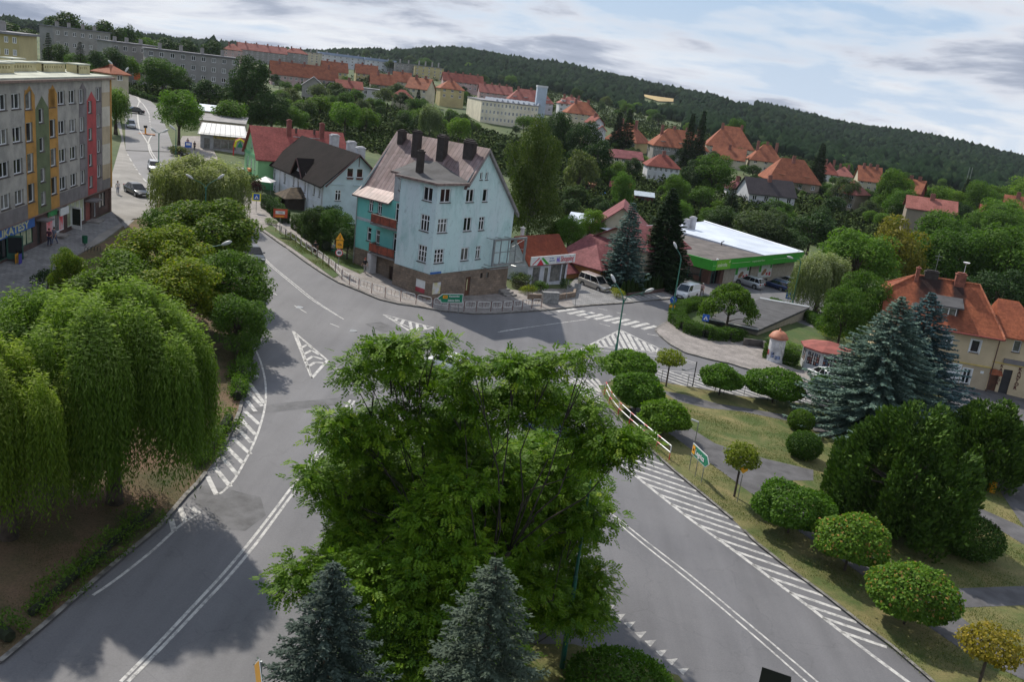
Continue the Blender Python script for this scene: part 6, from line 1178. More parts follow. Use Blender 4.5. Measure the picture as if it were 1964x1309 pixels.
# pedestrian railing
FPX_L=[(529,444),(538.7,450.8),(547.6,456),(557,461.5),(567,468),(576.5,475.5),(587,482.7),(597.4,490),(608,497),(619,504.5),(630,513),(643,523),(655.5,536.5),(670,546.5),(688,555),(712.5,563),(738.3,571),(767.9,578),(797.4,583.8),(829,590.7),(860.6,594.8),(889.5,597.5),(913,597.8),(941,598),(963,597.5),(982.6,596),(1001,594),(1019.5,592),(1037.6,591)]
PST=plain('rust_brown_post',(.16,.06,.05),.6,.15,5);WPT=plain('white_tube_paint',(.62,.6,.58),.45,.06)
pts=[G(x,y,.12)for x,y in FPX_L];t=thing('pedestrian_railing','white tubular pedestrian railing along the kerb round the turquoise corner house','railing',pts[0])
for i,p in enumerate(pts):
 q=p-pts[0];b=MB();b. tube([(q. x,q. y,q. z-.1),(q. x,q. y,q. z+1.12)],.035,6);b. build('post',PST,t)
 if i+1<len(pts):
  e=pts[i+1]-p;P=lambda u,z:(q. x+e. x*u,q. y+e. y*u,q. z+e. z*u+z);u0,u1=.09,.91;z0,z1=.42,1.05;b=MB();c_=.09;cz=.15
  loop=[P(u0+c_,z0),P(u1-c_,z0),P(u1-c_*.3,z0+cz*.3),P(u1,z0+cz),P(u1,z1-cz),P(u1-c_*.3,z1-cz*.3),P(u1-c_,z1),P(u0+c_,z1),P(u0+c_*.3,z1-cz*.3),P(u0,z1-cz),P(u0,z0+cz),P(u0+c_*.3,z0+cz*.3),P(u0+c_,z0)]
  b. tube(loop,.035,5);o_=b. build('panel',WPT,t)
  b=MB();b. tube([P(.36,z1),P(.4,z0)],.016,4);b. build('brace',PST,o_);b=MB();b. tube([P(.66,z1),P(.58,z0)],.016,4);b. build('brace',PST,o_)
rp_=[G(x,y,.1)for x,y in[(1159,757),(1168,775),(1185,797),(1206,817),(1232,840),(1258,862),(1283,883)]]
t=thing('guard_rail','red and white two-rail barrier along the island kerb under the round maples','guard rail',rp_[0])
for k,zz_ in(('rail',1.1),('rail',.6)):
 Q=[];
 for a,b_ in zip(rp_,rp_[1:]):Q+=[a. lerp(b_,i/4)for i in range(4)]
 Q. append(rp_[-1]);mbs=MB()
 for i in range(len(Q)-1):mbs. tube([Q[i]-rp_[0]+Vector((0,0,zz_)),Q[i+1]-rp_[0]+Vector((0,0,zz_))],.04,6,mi=(1 if i%4==0 else 0),cap=False)
 mbs. build(k,[SWH,SRE],t)
for p in rp_:b=MB();q=p-rp_[0];b. tube([(q. x,q. y,q. z-.1),(q. x,q. y,q. z+.55)],.035,6,mi=1);b. tube([(q. x,q. y,q. z+.55),(q. x,q. y,q. z+1.12)],.035,6);b. build('post',[SWH,SRE],t)
cp=[G(x,y,.1)for x,y in[(1267.7,732),(1318,741),(1372,748),(1427,757),(1480,767),(1533,777)]];t=thing('chain_fence','thin grey posts with a chain along the lawn edge at the hatched band','fence',cp[0])
for i,p in enumerate(cp):
 q=p-cp[0];b=MB();b. tube([(q. x,q. y,q. z-.1),(q. x,q. y,q. z+1.15)],.03,5);b. build('post',METAL,t)
 if i+1<len(cp):e=cp[i+1]-cp[0];b=MB();b. tube([(q. x+(e. x-q. x)*s,q. y+(e. y-q. y)*s,q. z+(e. z-q. z)*s+1.-.3*(1-(2*s-1)**2))for s in(0,.25,.5,.75,1)],.012,4);b. build('chain',METAL,t)
b0=G(1042,583);t=thing('utility_cabinet','grey double-door utility cabinet at the end of the white railing','cabinet',b0,R(20));b=MB();b. box(-.2,1.75,-.3,.35,0,1.35);b. box(-.25,1.8,-.35,.4,1.35,1.42);b. build('body',plain('cabinet_grey',(.22,.22,.22),.6,.12,3),t)
for x in(-.1,.85):b=MB();b. box(x,x+.8,-.325,-.302,.12,1.28);b. build('door',plain('cabinet_door',(.25,.25,.245),.6,.12,3),t)
def wall_run(pts,h,th_,mat,name,label,cat='wall',cap=None):
 P=[G(x,y)for x,y in pts];t=thing(name,label,cat,P[0]);b=MB()
 for a,c_ in zip(P,P[1:]):
  d=(c_-a);L_=math. hypot(d. x,d. y);n=Vector((-d. y,d. x,0))/L_*th_/2;q=[a-n-P[0],c_-n-P[0],c_+n-P[0],a+n-P[0]]
  b. add([(v. x,v. y,v. z-.4)for v in q]+[(v. x,v. y,v. z+h)for v in q],[(0,3,2,1),(4,5,6,7),(0,1,5,4),(1,2,6,5),(2,3,7,6),(3,0,4,7)])
 b. build('wall',mat,t);return t
wall_run([(1012,576),(1060,578),(1100,572),(1104,556)],.75,.3,STONE,'garden_wall','low brown stone garden wall in front of the shopping pavilion')
wall_run([(1203,570),(1240,566),(1272,561),(1271,552)],.5,.3,BRK,'planter_wall','low brick planter wall below the row of small thujas')
wall_run([(1425,664),(1462,668),(1480,690)],.9,.3,plain('dark_retaining',(.1,.09,.085),.9,.15,2),'retaining_wall','short dark retaining wall beside the advertising column')
wall_run([(1119,527),(1145,545),(1178,567)],.22,.3,KERB,'ramp_kerb','pale concrete ramp kerb beside the silver van','kerb')
def picket(pts,h,gap,label,mat,name='picket_fence'):
 P=[G(x,y)for x,y in pts];t=thing(name,label,'fence',P[0]);b=MB()
 for a,c_ in zip(P,P[1:]):
  n=max(1,int((c_-a). length/gap))
  for i in range(n+1):q=a. lerp(c_,i/n)-P[0];b. box(q. x-.03,q. x+.03,q. y-.015,q. y+.015,q. z,q. z+h)
  for z in(h*.3,h*.85):b. tube([a-P[0]+Vector((0,0,z)),c_-P[0]+Vector((0,0,z))],.025,4)
 b. build('pickets',mat,t);return t
picket([(982,552),(1003,560),(1020,566)],1.2,.16,'dark wooden picket fence by the corner house steps',PW)
picket([(655,478),(676,492)],1.6,.2,'dark wooden fence at the left corner of the turquoise house',PW)
b0=G(978,575);t=thing('garden_steps','pale concrete steps leading up beside the turquoise house','steps',b0,R(50));b=MB()
for k in range(5):b. box(0.+k*.05,1.8,k*.55,.55+k*.55,-.5,.1+k*.2)
b. build('treads',KERB,t)
b0=G(163,472);t=thing('litter_bin','dark green litter bin on the pavement in front of the shops','litter bin',b0);b=MB();b. tube([(0,0,0),(0,0,.4)],.05,6);b. build('stand',DARKM,t);b=MB();b. lathe((0,0,.3),[(.24,0),(.27,.7),(.27,.74),(.22,.74),(.2,.5)],14);b. build('drum',plain('bin_green',(.01,.12,.06),.5,.05),t)
b0=G(168,486);t=thing('bicycle_stand','dark metal bicycle stand beside the green litter bin','bicycle stand',b0,R(60))
for k in range(5):b=MB();b. tube([(k*.35,0,0),(k*.35,0,.55),(k*.35,.25,.6),(k*.35,.45,.4),(k*.35,.45,0)],.02,5);b. build('hoop',DARKM,t)
b=MB();b. tube([(0,0,.03),(1.4,0,.03)],.025,5);b. build('base_bar',DARKM,t)
b0=G(36,508);t=thing('a_board','orange and blue folding pavement board outside the delicatessen','sign board',b0,R(100));b=MB();b. obox((0,.15),0,.7,.03,.05,1.);b. build('panel',SYE,t);b=MB();b. obox((0,-.15),0,.7,.03,.05,1.);b. build('panel',plain('indigo_panel',(.05,.04,.3),.5,.05),t)
b0=G(1900,946);t=thing('litter_bin','small yellow litter bin beside a concrete bench on the right','litter bin',b0);b=MB();b. lathe((0,0,0),[(.28,0),(.3,.9),(.25,.95),(0.,.98)],12);b. build('drum',SYE,t)
b0=G(1906,934);t=thing('concrete_bench','pale concrete bench slab by the yellow bin','bench',b0,R(-55));b=MB();b. box(0,1.9,-.22,.22,.38,.46);b. build('seat',KERB,t)
for x in(.2,1.5):b=MB();b. box(x,x+.2,-.18,.18,0,.38);b. build('leg',KERB,t)
b0=G(1942,826);t=thing('road_barrier','red and white striped barrier bar at the right edge','barrier',b0,R(-60));b=MB()
for k in range(5):b. box(k*.45,k*.45+.45,-.03,.03,.8,.95,k%2)
b. build('bar',[SWH,SRE],t)
for x in(.1,2.1):b=MB();b. tube([(x,0,0),(x,0,.85)],.03,5);b. build('post',SWH,t)
b0=G(1299,572);
b0=G(288,397);t=thing('post','thin dark red post beside the black saloon car','post',b0);t['category']='post';b=MB();b. tube([(0,0,0),(0,0,1.6)],.05,6);b. build('shaft',PST,t);b=MB();b. tube([(0,0,1.6),(0,0,1.7)],.08,6);b. build('cap',PST,t)
b0=G(500,402);t=thing('party_tent','small white garden gazebo tent beside the white house','tent',G(508,372));b=MB();b. add([(-1.3,-1.3,2.),(1.3,-1.3,2.),(1.3,1.3,2.),(-1.3,1.3,2.),(0,0,2.7)],[(0,1,4),(1,2,4),(2,3,4),(3,0,4)]);b. build('canopy',SWH,t)
for x,y in((-1.25,-1.25),(1.25,-1.25),(1.25,1.25),(-1.25,1.25)):b=MB();b. tube([(x,y,0),(x,y,2)],.03,4);b. build('leg',METAL,t)
for i,(x,y)in enumerate(((447,292),(460,300))):
 b0=G(x,y);t=thing('arched_sign',['yellow arched sign board with green centre, left of the pair','yellow arched sign board with green centre, right of the pair nearer the green house'][i],'sign board',b0,face_cam(b0));b=MB();b. tube([(-1.2,0,0),(-1.2,0,1.9),(-.85,0,3.),(0,0,3.5),(.85,0,3.),(1.2,0,1.9),(1.2,0,0)],.12,6);b. build('red_arch',SRE,t)
 b=MB();b. tube([(-1.,-.1,1.7),(-.75,-.1,2.8),(0,-.1,3.25),(.75,-.1,2.8),(1.,-.1,1.7)],.22,6);b. build('yellow_arch',SYG,t);b=MB();b. add([(-.6,-.15,1.7),(.6,-.15,1.7),(0,-.15,2.9),(-.6,-.05,1.7),(.6,-.05,1.7),(0,-.05,2.9)],[(0,1,2),(5,4,3),(0,3,4,1),(1,4,5,2),(2,5,3,0)]);b. build('green_panel',SGR,t)
b0=G(361,289);t=sign(b0,'small blue and white bus-stop plate near two waiting people',1.7,0);plate(t,-.6,.6,.6,1.6,SBL);plate(t,-.4,.4,1.,1.4,SWH,y=-.07)
b0=G(279,258);t=thing('traffic_island','small orange-brown traffic refuge with a bollard on the upper road','traffic island',b0,face_cam(b0));b=MB();b. box(-1.8,1.8,-1.,1.,-.2,.18);b. build('kerb',plain('orange_kerb',(.3,.14,.07),.8,.1),t);b=MB();b. tube([(0,0,.18),(0,0,1.3)],.16,8);b. build('bollard',SYE,t);b=MB();b. lathe((0,0,1.3),[(.35,0),(.35,.5),(.05,.55)],10);b. build('bollard_head',DARKM,t)
b0=G(1459,566);t=sign(b0,'small grey plate on a post between the silver and dark blue cars',2.4,0);plate(t,-.35,.35,1.8,2.3,METAL)
b0=G(1178,548);t=sign(b0,'white notice board standing by the orange house thujas',2.4,0,'notice board','notice_board');b0=G(1236,542);t=sign(b0,'small white shop notice board beside the thuja row',2.5,5,'notice board','notice_board');plate(t,-.55,.55,1.3,2.4,SWH)
# cars
TYRE=plain('tyre_rubber',(.015,.015,.016),.85,.05);RIM=plain('alloy_rim',(.34,.35,.36),.3,.04,metal=.7);CGL=glass_mat('car_glass',(.01,.012,.014),(.012,.014,.016),.1);HLT=plain('headlight_glass',(.62,.64,.66),.15,.03);TLT=plain('tail_light_red',(.35,.01,.01),.25,.03);TRIM=plain('black_trim',(.02,.02,.021),.6,.05)
def carpaint(name,c,metal=.3):
 if name in MATS:return MATS[name]
 m,t,p=newmat(name);p. inputs['Base Color']. default_value=c3(c);p. inputs['Metallic']. default_value=metal;p. inputs['Roughness']. default_value=.32;p. inputs['Coat Weight']. default_value=.8;p. inputs['Coat Roughness']. default_value=.06;return m
KINDS={'saloon':(4.6,.88,[(0,.55,.78),(.12,.62,.9),(.9,.8,1),(1.5,.9,1),(3.4,.93,1),(4.2,.97,.98),(4.5,.9,.92),(4.6,.62,.82)],(1.25,4.,2.05,3.35,.9,1.43),.32,(.82,3.62)),'hatch':(4.,.85,[(0,.55,.78),(.12,.64,.9),(.8,.82,1),(1.2,.92,1),(3.5,.96,1),(3.9,.95,.95),(4.,.62,.86)],(1.,3.95,1.75,3.45,.92,1.48),.31,(.75,3.3)),'suv':(4.5,.92,[(0,.65,.8),(.12,.78,.92),(.9,.98,1),(1.3,1.05,1),(3.9,1.1,1),(4.4,1.08,.95),(4.5,.7,.86)],(1.15,4.4,1.95,3.95,1.05,1.68),.36,(.85,3.65)),'estate':(4.7,.9,[(0,.55,.78),(.12,.64,.9),(.95,.82,1),(1.5,.92,1),(4.2,.96,1),(4.6,.95,.95),(4.7,.62,.86)],(1.3,4.62,2.1,4.2,.92,1.46),.32,(.85,3.65)),'mpv':(4.4,.9,[(0,.62,.8),(.15,.78,.92),(.7,.98,1),(1.05,1.08,1),(4.1,1.12,1),(4.35,1.1,.97),(4.4,.7,.9)],(.85,4.36,1.65,4.22,1.08,1.8),.32,(.8,3.5)),'van':(4.8,.92,[(0,.75,.82),(.1,.88,.92),(.5,1.05,1),(.75,1.18,1),(4.6,1.22,1),(4.78,1.2,.99),(4.8,.7,.96)],(.6,4.78,1.35,4.72,1.2,1.94),.33,(.85,3.75))}
def car(label,kind,paint,rear,front,cat='car',name='parked_car',z=0.,beacon=False,windowless=False):
 L,hw,st_,(gb0,gb1,gt0,gt1,zb,zr_),wr,wx=KINDS[kind]
 a,f=G(*rear),G(*front);d=f-a;ang=math. atan2(d. y,d. x);c_=(a+f)/2;c_. z=gz(c_. x,c_. y)+z;slope=math. atan2(gz(c_. x+math. cos(ang),c_. y+math. sin(ang))-gz(c_. x-math. cos(ang),c_. y-math. sin(ang)),2.)
 t=thing(name,label,cat,c_,0);t. rotation_euler=(0,-slope,ang);X=lambda x:L/2-x
 b=MB();rings=[];zlo=.24
 for x,zt,wf in st_:
  w_=hw*wf;rings. append([(X(x),-w_*.93,zlo),(X(x),-w_,zlo+.16),(X(x),-w_,zt*.78),(X(x),-w_*.95,zt-.03),(X(x),-w_*.86,zt),(X(x),w_*.86,zt),(X(x),w_*.95,zt-.03),(X(x),w_,zt*.78),(X(x),w_,zlo+.16),(X(x),w_*.93,zlo)])
 vs=[v for r_ in rings for v in r_];fs=[];n=10
 for i in range(len(rings)-1):
  for k in range(n):fs. append((i*n+k,i*n+(k+1)%n,(i+1)*n+(k+1)%n,(i+1)*n+k))
 fs+=[tuple(range(n-1,-1,-1)),tuple((len(rings)-1)*n+k for k in range(n))];b. add(vs,fs);body=b. build('body',paint,t,smooth=True)
 wt=hw*.74;wb=hw*.9;Bq=[(X(gb0),-wb,zb),(X(gb1),-wb,zb),(X(gb1),wb,zb),(X(gb0),wb,zb)];Tq=[(X(gt0),-wt,zr_),(X(gt1),-wt,zr_),(X(gt1),wt,zr_),(X(gt0),wt,zr_)]
 b=MB();b. add(Bq+Tq,[(0,1,5,4)[::-1],(1,2,6,5)[::-1],(2,3,7,6)[::-1],(3,0,4,7)[::-1],(4,5,6,7)[::-1]]);b. build('windows',CGL,t)
 b=MB();ov=.02;b. add([(X(gt0)+.04,-wt-ov,zr_-.03),(X(gt1)-.05,-wt-ov,zr_-.03),(X(gt1)-.05,wt+ov,zr_-.03),(X(gt0)+.04,wt+ov,zr_-.03),(X(gt0)-.12,-wt+.06,zr_+.05),(X(gt1)+.1,-wt+.06,zr_+.05),(X(gt1)+.1,wt-.06,zr_+.05),(X(gt0)-.12,wt-.06,zr_+.05)],[(4,7,6,5),(0,4,5,1),(1,5,6,2),(2,6,7,3),(3,7,4,0)]);b. build('roof',paint,t,smooth=False)
 for sy in(-1,1):
  s_=lambda u,v:tuple(Vector(Bq[0 if sy<0 else 3]). lerp(Vector(Bq[1 if sy<0 else 2]),u). lerp(Vector(Tq[0 if sy<0 else 3]). lerp(Vector(Tq[1 if sy<0 else 2]),u),v)+Vector((0,sy*.006,0)))
  b=MB()
  for u in(0.,.4,.72,1.):b. tube([s_(u,-.02),s_(u,1.)],.035,4)
  b. build('pillars',paint,t)
  if windowless:
   b=MB();q=[Vector(s_(.32,0.)),Vector(s_(1.,0.)),Vector(s_(1.,1.)),Vector(s_(.32,1.))];q=[v+Vector((0,sy*.02,0))for v in q];b. add(q,[(0,1,2,3)if sy<0 else(3,2,1,0)]);b. build('side_panel',paint,t)
  b=MB();b. obox((X(gb0+.28),sy*(hw+.1)),0,.12,.2,zb+0.,zb+.14);b. build('mirror',paint,t)
  for x in wx:
   b=MB();b. tube([(X(x),sy*(hw-.2),wr),(X(x),sy*(hw-0.),wr)],wr,18);wl=b. build('wheel',TYRE,t);b=MB();b. tube([(X(x),sy*(hw-.02),wr),(X(x),sy*(hw+.012),wr)],wr*.62,12);b. build('rim',RIM,wl)
   b=MB();b. tube([(X(x),sy*(hw*.9),wr+.04),(X(x),sy*(hw+.004),wr+.04)],wr*1.2,18);b. build('wheel_arch',TRIM,t)
  b=MB();b. obox((X(.07),sy*hw*.6),0,.14,.36,st_[1][1]-.13,st_[1][1]+.02);b. build('headlight',HLT,t)
  b=MB();b. obox((X(L-.05),sy*hw*.72),0,.12,.24,st_[-1][1]+.08,st_[-1][1]+.32);b. build('tail_light',TLT,t)
 b=MB();b. obox((X(.02),0),0,.08,hw*1.5,.26,.46);b. build('bumper',TRIM if kind=='van' else paint,t);b=MB();b. obox((X(0.)+.03,0),0,.03,hw*.9,.52,.62);b. build('grille',TRIM,t);b=MB();b. obox((X(0.)+.05,0),0,.02,.5,.32,.43);b. build('number_plate',SWH,t)
 return t
SILV=carpaint('silver_paint',(.5,.51,.53),.5);BLACKC=carpaint('black_paint',(.012,.013,.016),.3);WHC=carpaint('white_car_paint',(.72,.73,.74),0.);NAVY=carpaint('navy_paint',(.012,.028,.09),.3);CHAMP=carpaint('champagne_paint',(.42,.39,.35),.5);DKG=carpaint('dark_grey_paint',(.05,.055,.06),.4)
car('black saloon car parked beside the end of the grey apartment block','saloon',BLACKC,(244,366),(279,383),z=.1)
car('silver hatchback driving down the upper road behind the lamp post','hatch',SILV,(291,320),(300,337),name='moving_car',z=.1)
car('silver car on the upper road beside the traffic refuge','hatch',SILV,(250,238),(253,254),name='moving_car',z=.1)
car('black car crossing the far end of the upper road','saloon',BLACKC,(267,219),(246,216),name='moving_car',z=.1)
car('dark grey car half hidden under the bushy trees on the street','saloon',DKG,(470,482),(501,515),name='moving_car')
car('champagne minivan parked in front of the orange house','mpv',CHAMP,(1115,545),(1163,563),cat='van',name='parked_van')
car('white delivery van standing at the side-street corner','van',WHC,(1337,567),(1294,577),cat='van',name='parked_van',windowless=True)
car('silver SUV parked outside the supermarket','suv',SILV,(1456,556),(1416,543))
car('dark blue estate car parked outside the supermarket','estate',NAVY,(1508,560),(1466,547))
car('silver estate car parked behind the dark blue estate','estate',SILV,(1526,552),(1490,541))
car('white car on the crossing, seen over the top of the big tree','hatch',WHC,(872,716),(840,704),name='moving_car')
car('dark blue car glimpsed through the crown of the big tree','hatch',NAVY,(1035,835),(1075,848),name='moving_car')
car('white car half hidden under the fringe of the left willow','saloon',WHC,(120,745),(160,790))
car('dark grey car behind the trunk of the left willow','hatch',DKG,(165,830),(120,800))
car('white car parked beside the newspaper kiosk','hatch',WHC,(1588,738),(1566,724))
car('pale grey van parked beside the green house','mpv',SILV,(456,338),(464,352),cat='van',name='parked_van')
car('tiny dark parked car in front of the cream factory','hatch',NAVY,(944,262),(930,258))
car('dark car beside the roadside tree near the bus stop','hatch',BLACKC,(340,296),(352,300))
car('white car parked below the brown house on the slope','hatch',WHC,(1560,397),(1576,393))
# people
SKIN=plain('skin',(.5,.29,.2),.6,.04)
def skinned(name,V,E,Rd,mat,parent,sub=1):
 me=bpy. data. meshes. new(name);me. from_pydata(V,E,[]);me. update();o=bpy. data. objects. new('tmp',me);C. objects. link(o)
 sk=o. modifiers. new('skin','SKIN');sk. use_smooth_shade=True
 if not me. skin_vertices:me. attributes
 lay=me. skin_vertices[0]if len(me. skin_vertices)else None
 if lay is None:bpy. context. view_layer. objects. active=o;bpy. ops. mesh. customdata_skin_add();lay=me. skin_vertices[0]
 for i,r_ in enumerate(Rd):lay. data[i]. radius=(r_,r_)if isinstance(r_,(int,float))else r_
 lay. data[0]. use_root=True;ss=o. modifiers. new('s','SUBSURF');ss. levels=sub;ss. render_levels=sub
 bpy. context. view_layer. update();dg=bpy. context. evaluated_depsgraph_get();m2=bpy. data. meshes. new_from_object(o. evaluated_get(dg));m2. name=name
 bpy. data. objects. remove(o);m2. materials. clear();m2. materials. append(mat);m2. polygons. foreach_set('use_smooth',[True]*len(m2. polygons));return mkobj(name,m2,parent)
def person(label,at,head,top,legs,pose='stand',hair=(.05,.03,.02),skirt=False,s=1.,dz=0.,bare=False,group=None):
 p=G(*at);p. z+=dz;t=thing('person',label,'person',p,head,group);t. scale=(s,s,s)
 f={'stand':.04,'walk':.3,'sit':0}[pose];V=[];E=[];Rd=[]
 def add(v,r_,par=None):V. append(v);Rd. append(r_);(E. append((par,len(V)-1))if par is not None else None);return len(V)-1
 lean=.03 if pose=='walk' else 0.;pz=.93 if pose!='sit' else .5
 pel=add((0,0,pz),(.15,.11));sp1=add((0,lean*.5,pz+.2),(.13,.1),pel);ch=add((0,lean,pz+.42),(.16,.11),sp1);nk=add((0,lean*1.3,pz+.56),.055,ch);hd=add((0,lean*1.5+.02,pz+.66),(.075,.085),nk);ht=add((0,lean*1.5+.015,pz+.76),(.07,.08),hd)
 J={}
 for sx in(-1,1):
  sw=(f if sx>0 else-f);sh=add((sx*.18,lean,pz+.48),.058,ch)
  if pose=='sit':el=(sx*.23,.12,pz+.24);wr_=(sx*.16,.34,pz+.22)
  else:el=(sx*.25,lean-sw*.45-.02,pz+.2);wr_=(sx*.26,lean-sw*.7+.08,pz-.03)
  e=add(el,.042,sh);wv=add(wr_,.028,e);dirv=(Vector(wr_)-Vector(el)). normalized();hp=Vector(wr_)+dirv*.09;h_=add(tuple(hp),(.04,.02),wv)
  side=Vector((0,1,0))if pose!='sit' else Vector((1,0,0))
  for k in range(4):
   o1=hp+side*(k-1.5)*.022+dirv*.045;a1=add(tuple(o1),.009,h_);add(tuple(o1+dirv*(.035 if k in(0,3)else.045)+Vector((-sx*.012,0,0))),.008,a1)
  th1=Vector(wr_)+dirv*.04+side*.05;a1=add(tuple(th1),.011,wv);add(tuple(th1+dirv*.035+side*.01),.009,a1)
  hip=add((sx*.09,0,pz-.05),.09,pel)
  if pose=='sit':kn=(sx*.12,.42,pz+0.);an_=(sx*.12,.45,.08)
  else:kn=(sx*.1,sw*.55+.03,.5);an_=(sx*.1,sw*1.-(.08 if sw<0 else 0),.08+(.06 if sw<-.1 else 0))
  k_=add(kn,.062,hip);a_=add(an_,.038,k_);add((an_[0],an_[1]+.14,an_[2]-.045),(.038,.028),a_);J[sx]=(kn,an_,el,wr_)
 body=skinned('body',V,E,Rd,SKIN,t)
 tm=plain('cloth_top_%02d%02d%02d'%tuple(int(99*c)for c in top),top,.85,.06,6);lm=plain('cloth_leg_%02d%02d%02d'%tuple(int(99*c)for c in legs),legs,.85,.06,6)
 V2=[(0,0,pz-.06),(0,lean*.5,pz+.2),(0,lean,pz+.42),(0,lean*1.2,pz+.51)];E2=[(0,1),(1,2),(2,3)];R2=[(.175,.135),(.15,.12),(.185,.13),(.085,.08)]
 for sx in(-1,1):i=len(V2);V2+=[(sx*.18,lean,pz+.48),tuple(Vector((sx*.18,lean,pz+.48)). lerp(Vector(J[sx][2]),.9))];E2+=[(2,i),(i,i+1)];R2+=[.075,.058]
 skinned('shirt',V2,E2,R2,tm,t)
 if skirt:
  b=MB()
  if pose=='sit':b. tube([(0,-.08,pz+.02),(0,.2,pz+.05),(0,.45,pz)],[.2,.21,.17],10)
  else:b. lathe((0,0,pz-.5),[(.25,0),(.22,.2),(.17,.45),(.16,.52)],14)
  b. build('skirt',lm,t,smooth=True)
 else:
  V3=[(0,0,pz)];E3=[];R3=[(.165,.13)]
  for sx in(-1,1):i=len(V3);V3+=[(sx*.09,0,pz-.06),J[sx][0],tuple(Vector(J[sx][1])+Vector((0,0,.02)))];E3+=[(0,i),(i,i+1),(i+1,i+2)];R3+=[.105,.078,.058]
  skinned('trousers',V3,E3,R3,lm,t)
 b=MB();hz_=pz+.72;hy=lean*1.5
 b. lathe((0,hy-.012,hz_),[(.098,-.06),(.105,0),(.1,.05),(.07,.1),(.02,.125),(0,.128)],12);hr_=b. build('hair',plain('hair_%02d%02d'%(int(hair[0]*99),int(hair[1]*99)),hair,.7,.1,8),t,smooth=True)
 for sx in(-1,1):
  b=MB();b. lathe((sx*.03,hy+.095,pz+.7),[(.01,-.006),(.012,0),(.006,.008)],6);b. build('eye',SBK,t)
  an_=J[sx][1];b=MB();b. tube([(an_[0],an_[1]-.06,an_[2]-.03),(an_[0],an_[1]+.05,an_[2]-.03),(an_[0],an_[1]+.17,an_[2]-.045)],[.04,.05,.035],8);b. build('shoe',DARKM,t,smooth=True)
 return t
def hd(a,b):p,q=G(*a),G(*b);return math. atan2(q. y-p. y,q. x-p. x)-PI/2
person('person in a long black coat walking along the hedge behind the white railing',(604,492),hd((604,492),(560,455)),(.02,.02,.022),(.02,.02,.022),'walk',skirt=True,s=1.,dz=.12)
person('person with red hair in black walking past the white porch pillar',(699,526),hd((676,515),(720,540))+PI,(.015,.015,.018),(.3,.28,.28),'walk',hair=(.3,.05,.03),s=1.,dz=.12)
person('person in pale top sitting outside by the hedge near the turquoise house',(640,487),hd((640,487),(615,480)),(.45,.46,.48),(.03,.03,.045),'sit',hair=(.25,.2,.15),dz=.12)
person('man in pink shirt and dark trousers walking beside the white van',(1345,569),hd((1345,569),(1330,575)),(.55,.36,.33),(.1,.075,.07),'walk',hair=(.5,.48,.45),s=1.05,dz=.1)
person('woman in white top with a black bag standing near the black saloon',(226,374),hd((226,374),(215,340)),(.6,.56,.56),(.22,.24,.32),'stand',s=1.,dz=.1)
person('person in dark red and navy standing left in the pair outside the shops',(95,474),hd((95,474),(105,470)),(.1,.03,.06),(.03,.04,.09),'stand',dz=.1)
person('person in grey-blue standing right in the pair outside the shops',(105,471),hd((105,471),(95,474)),(.22,.25,.33),(.1,.13,.22),'walk',dz=.1)
person('person in red and white at the open door of the newspaper kiosk',(1578,712),hd((1578,712),(1600,690)),(.45,.06,.08),(.5,.5,.52),'stand',dz=.12)
person('person in pinkish top waiting at the bus stop beside the blue plate',(360,284),.3,(.4,.22,.25),(.35,.15,.18),'stand',dz=.1)
person('person in black waiting at the bus stop nearer the pavilion shop',(373,290),.8,(.03,.03,.035),(.03,.03,.035),'stand',dz=.1)
person('person in dark clothes sitting on the kerb under the thin street trees',(1350,566),2.,(.5,.4,.36),(.05,.05,.06),'stand',dz=.1)if False else None
b0=G(634,488,0.);t=thing('garden_chair','green garden chair under the seated person by the hedge','chair',G(640,487,.12),hd((640,487),(615,480)));b=MB();b. box(-.24,.24,-.22,.24,.4,.44);b. build('seat',SGR,t);b=MB();b. box(-.24,.24,-.28,-.24,.4,.9);b. build('backrest',SGR,t)
for x in(-.2,.2):
 for y in(-.2,.2):b=MB();b. tube([(x,y,0),(x,y,.4)],.02,5);b. build('leg',SGR,t)
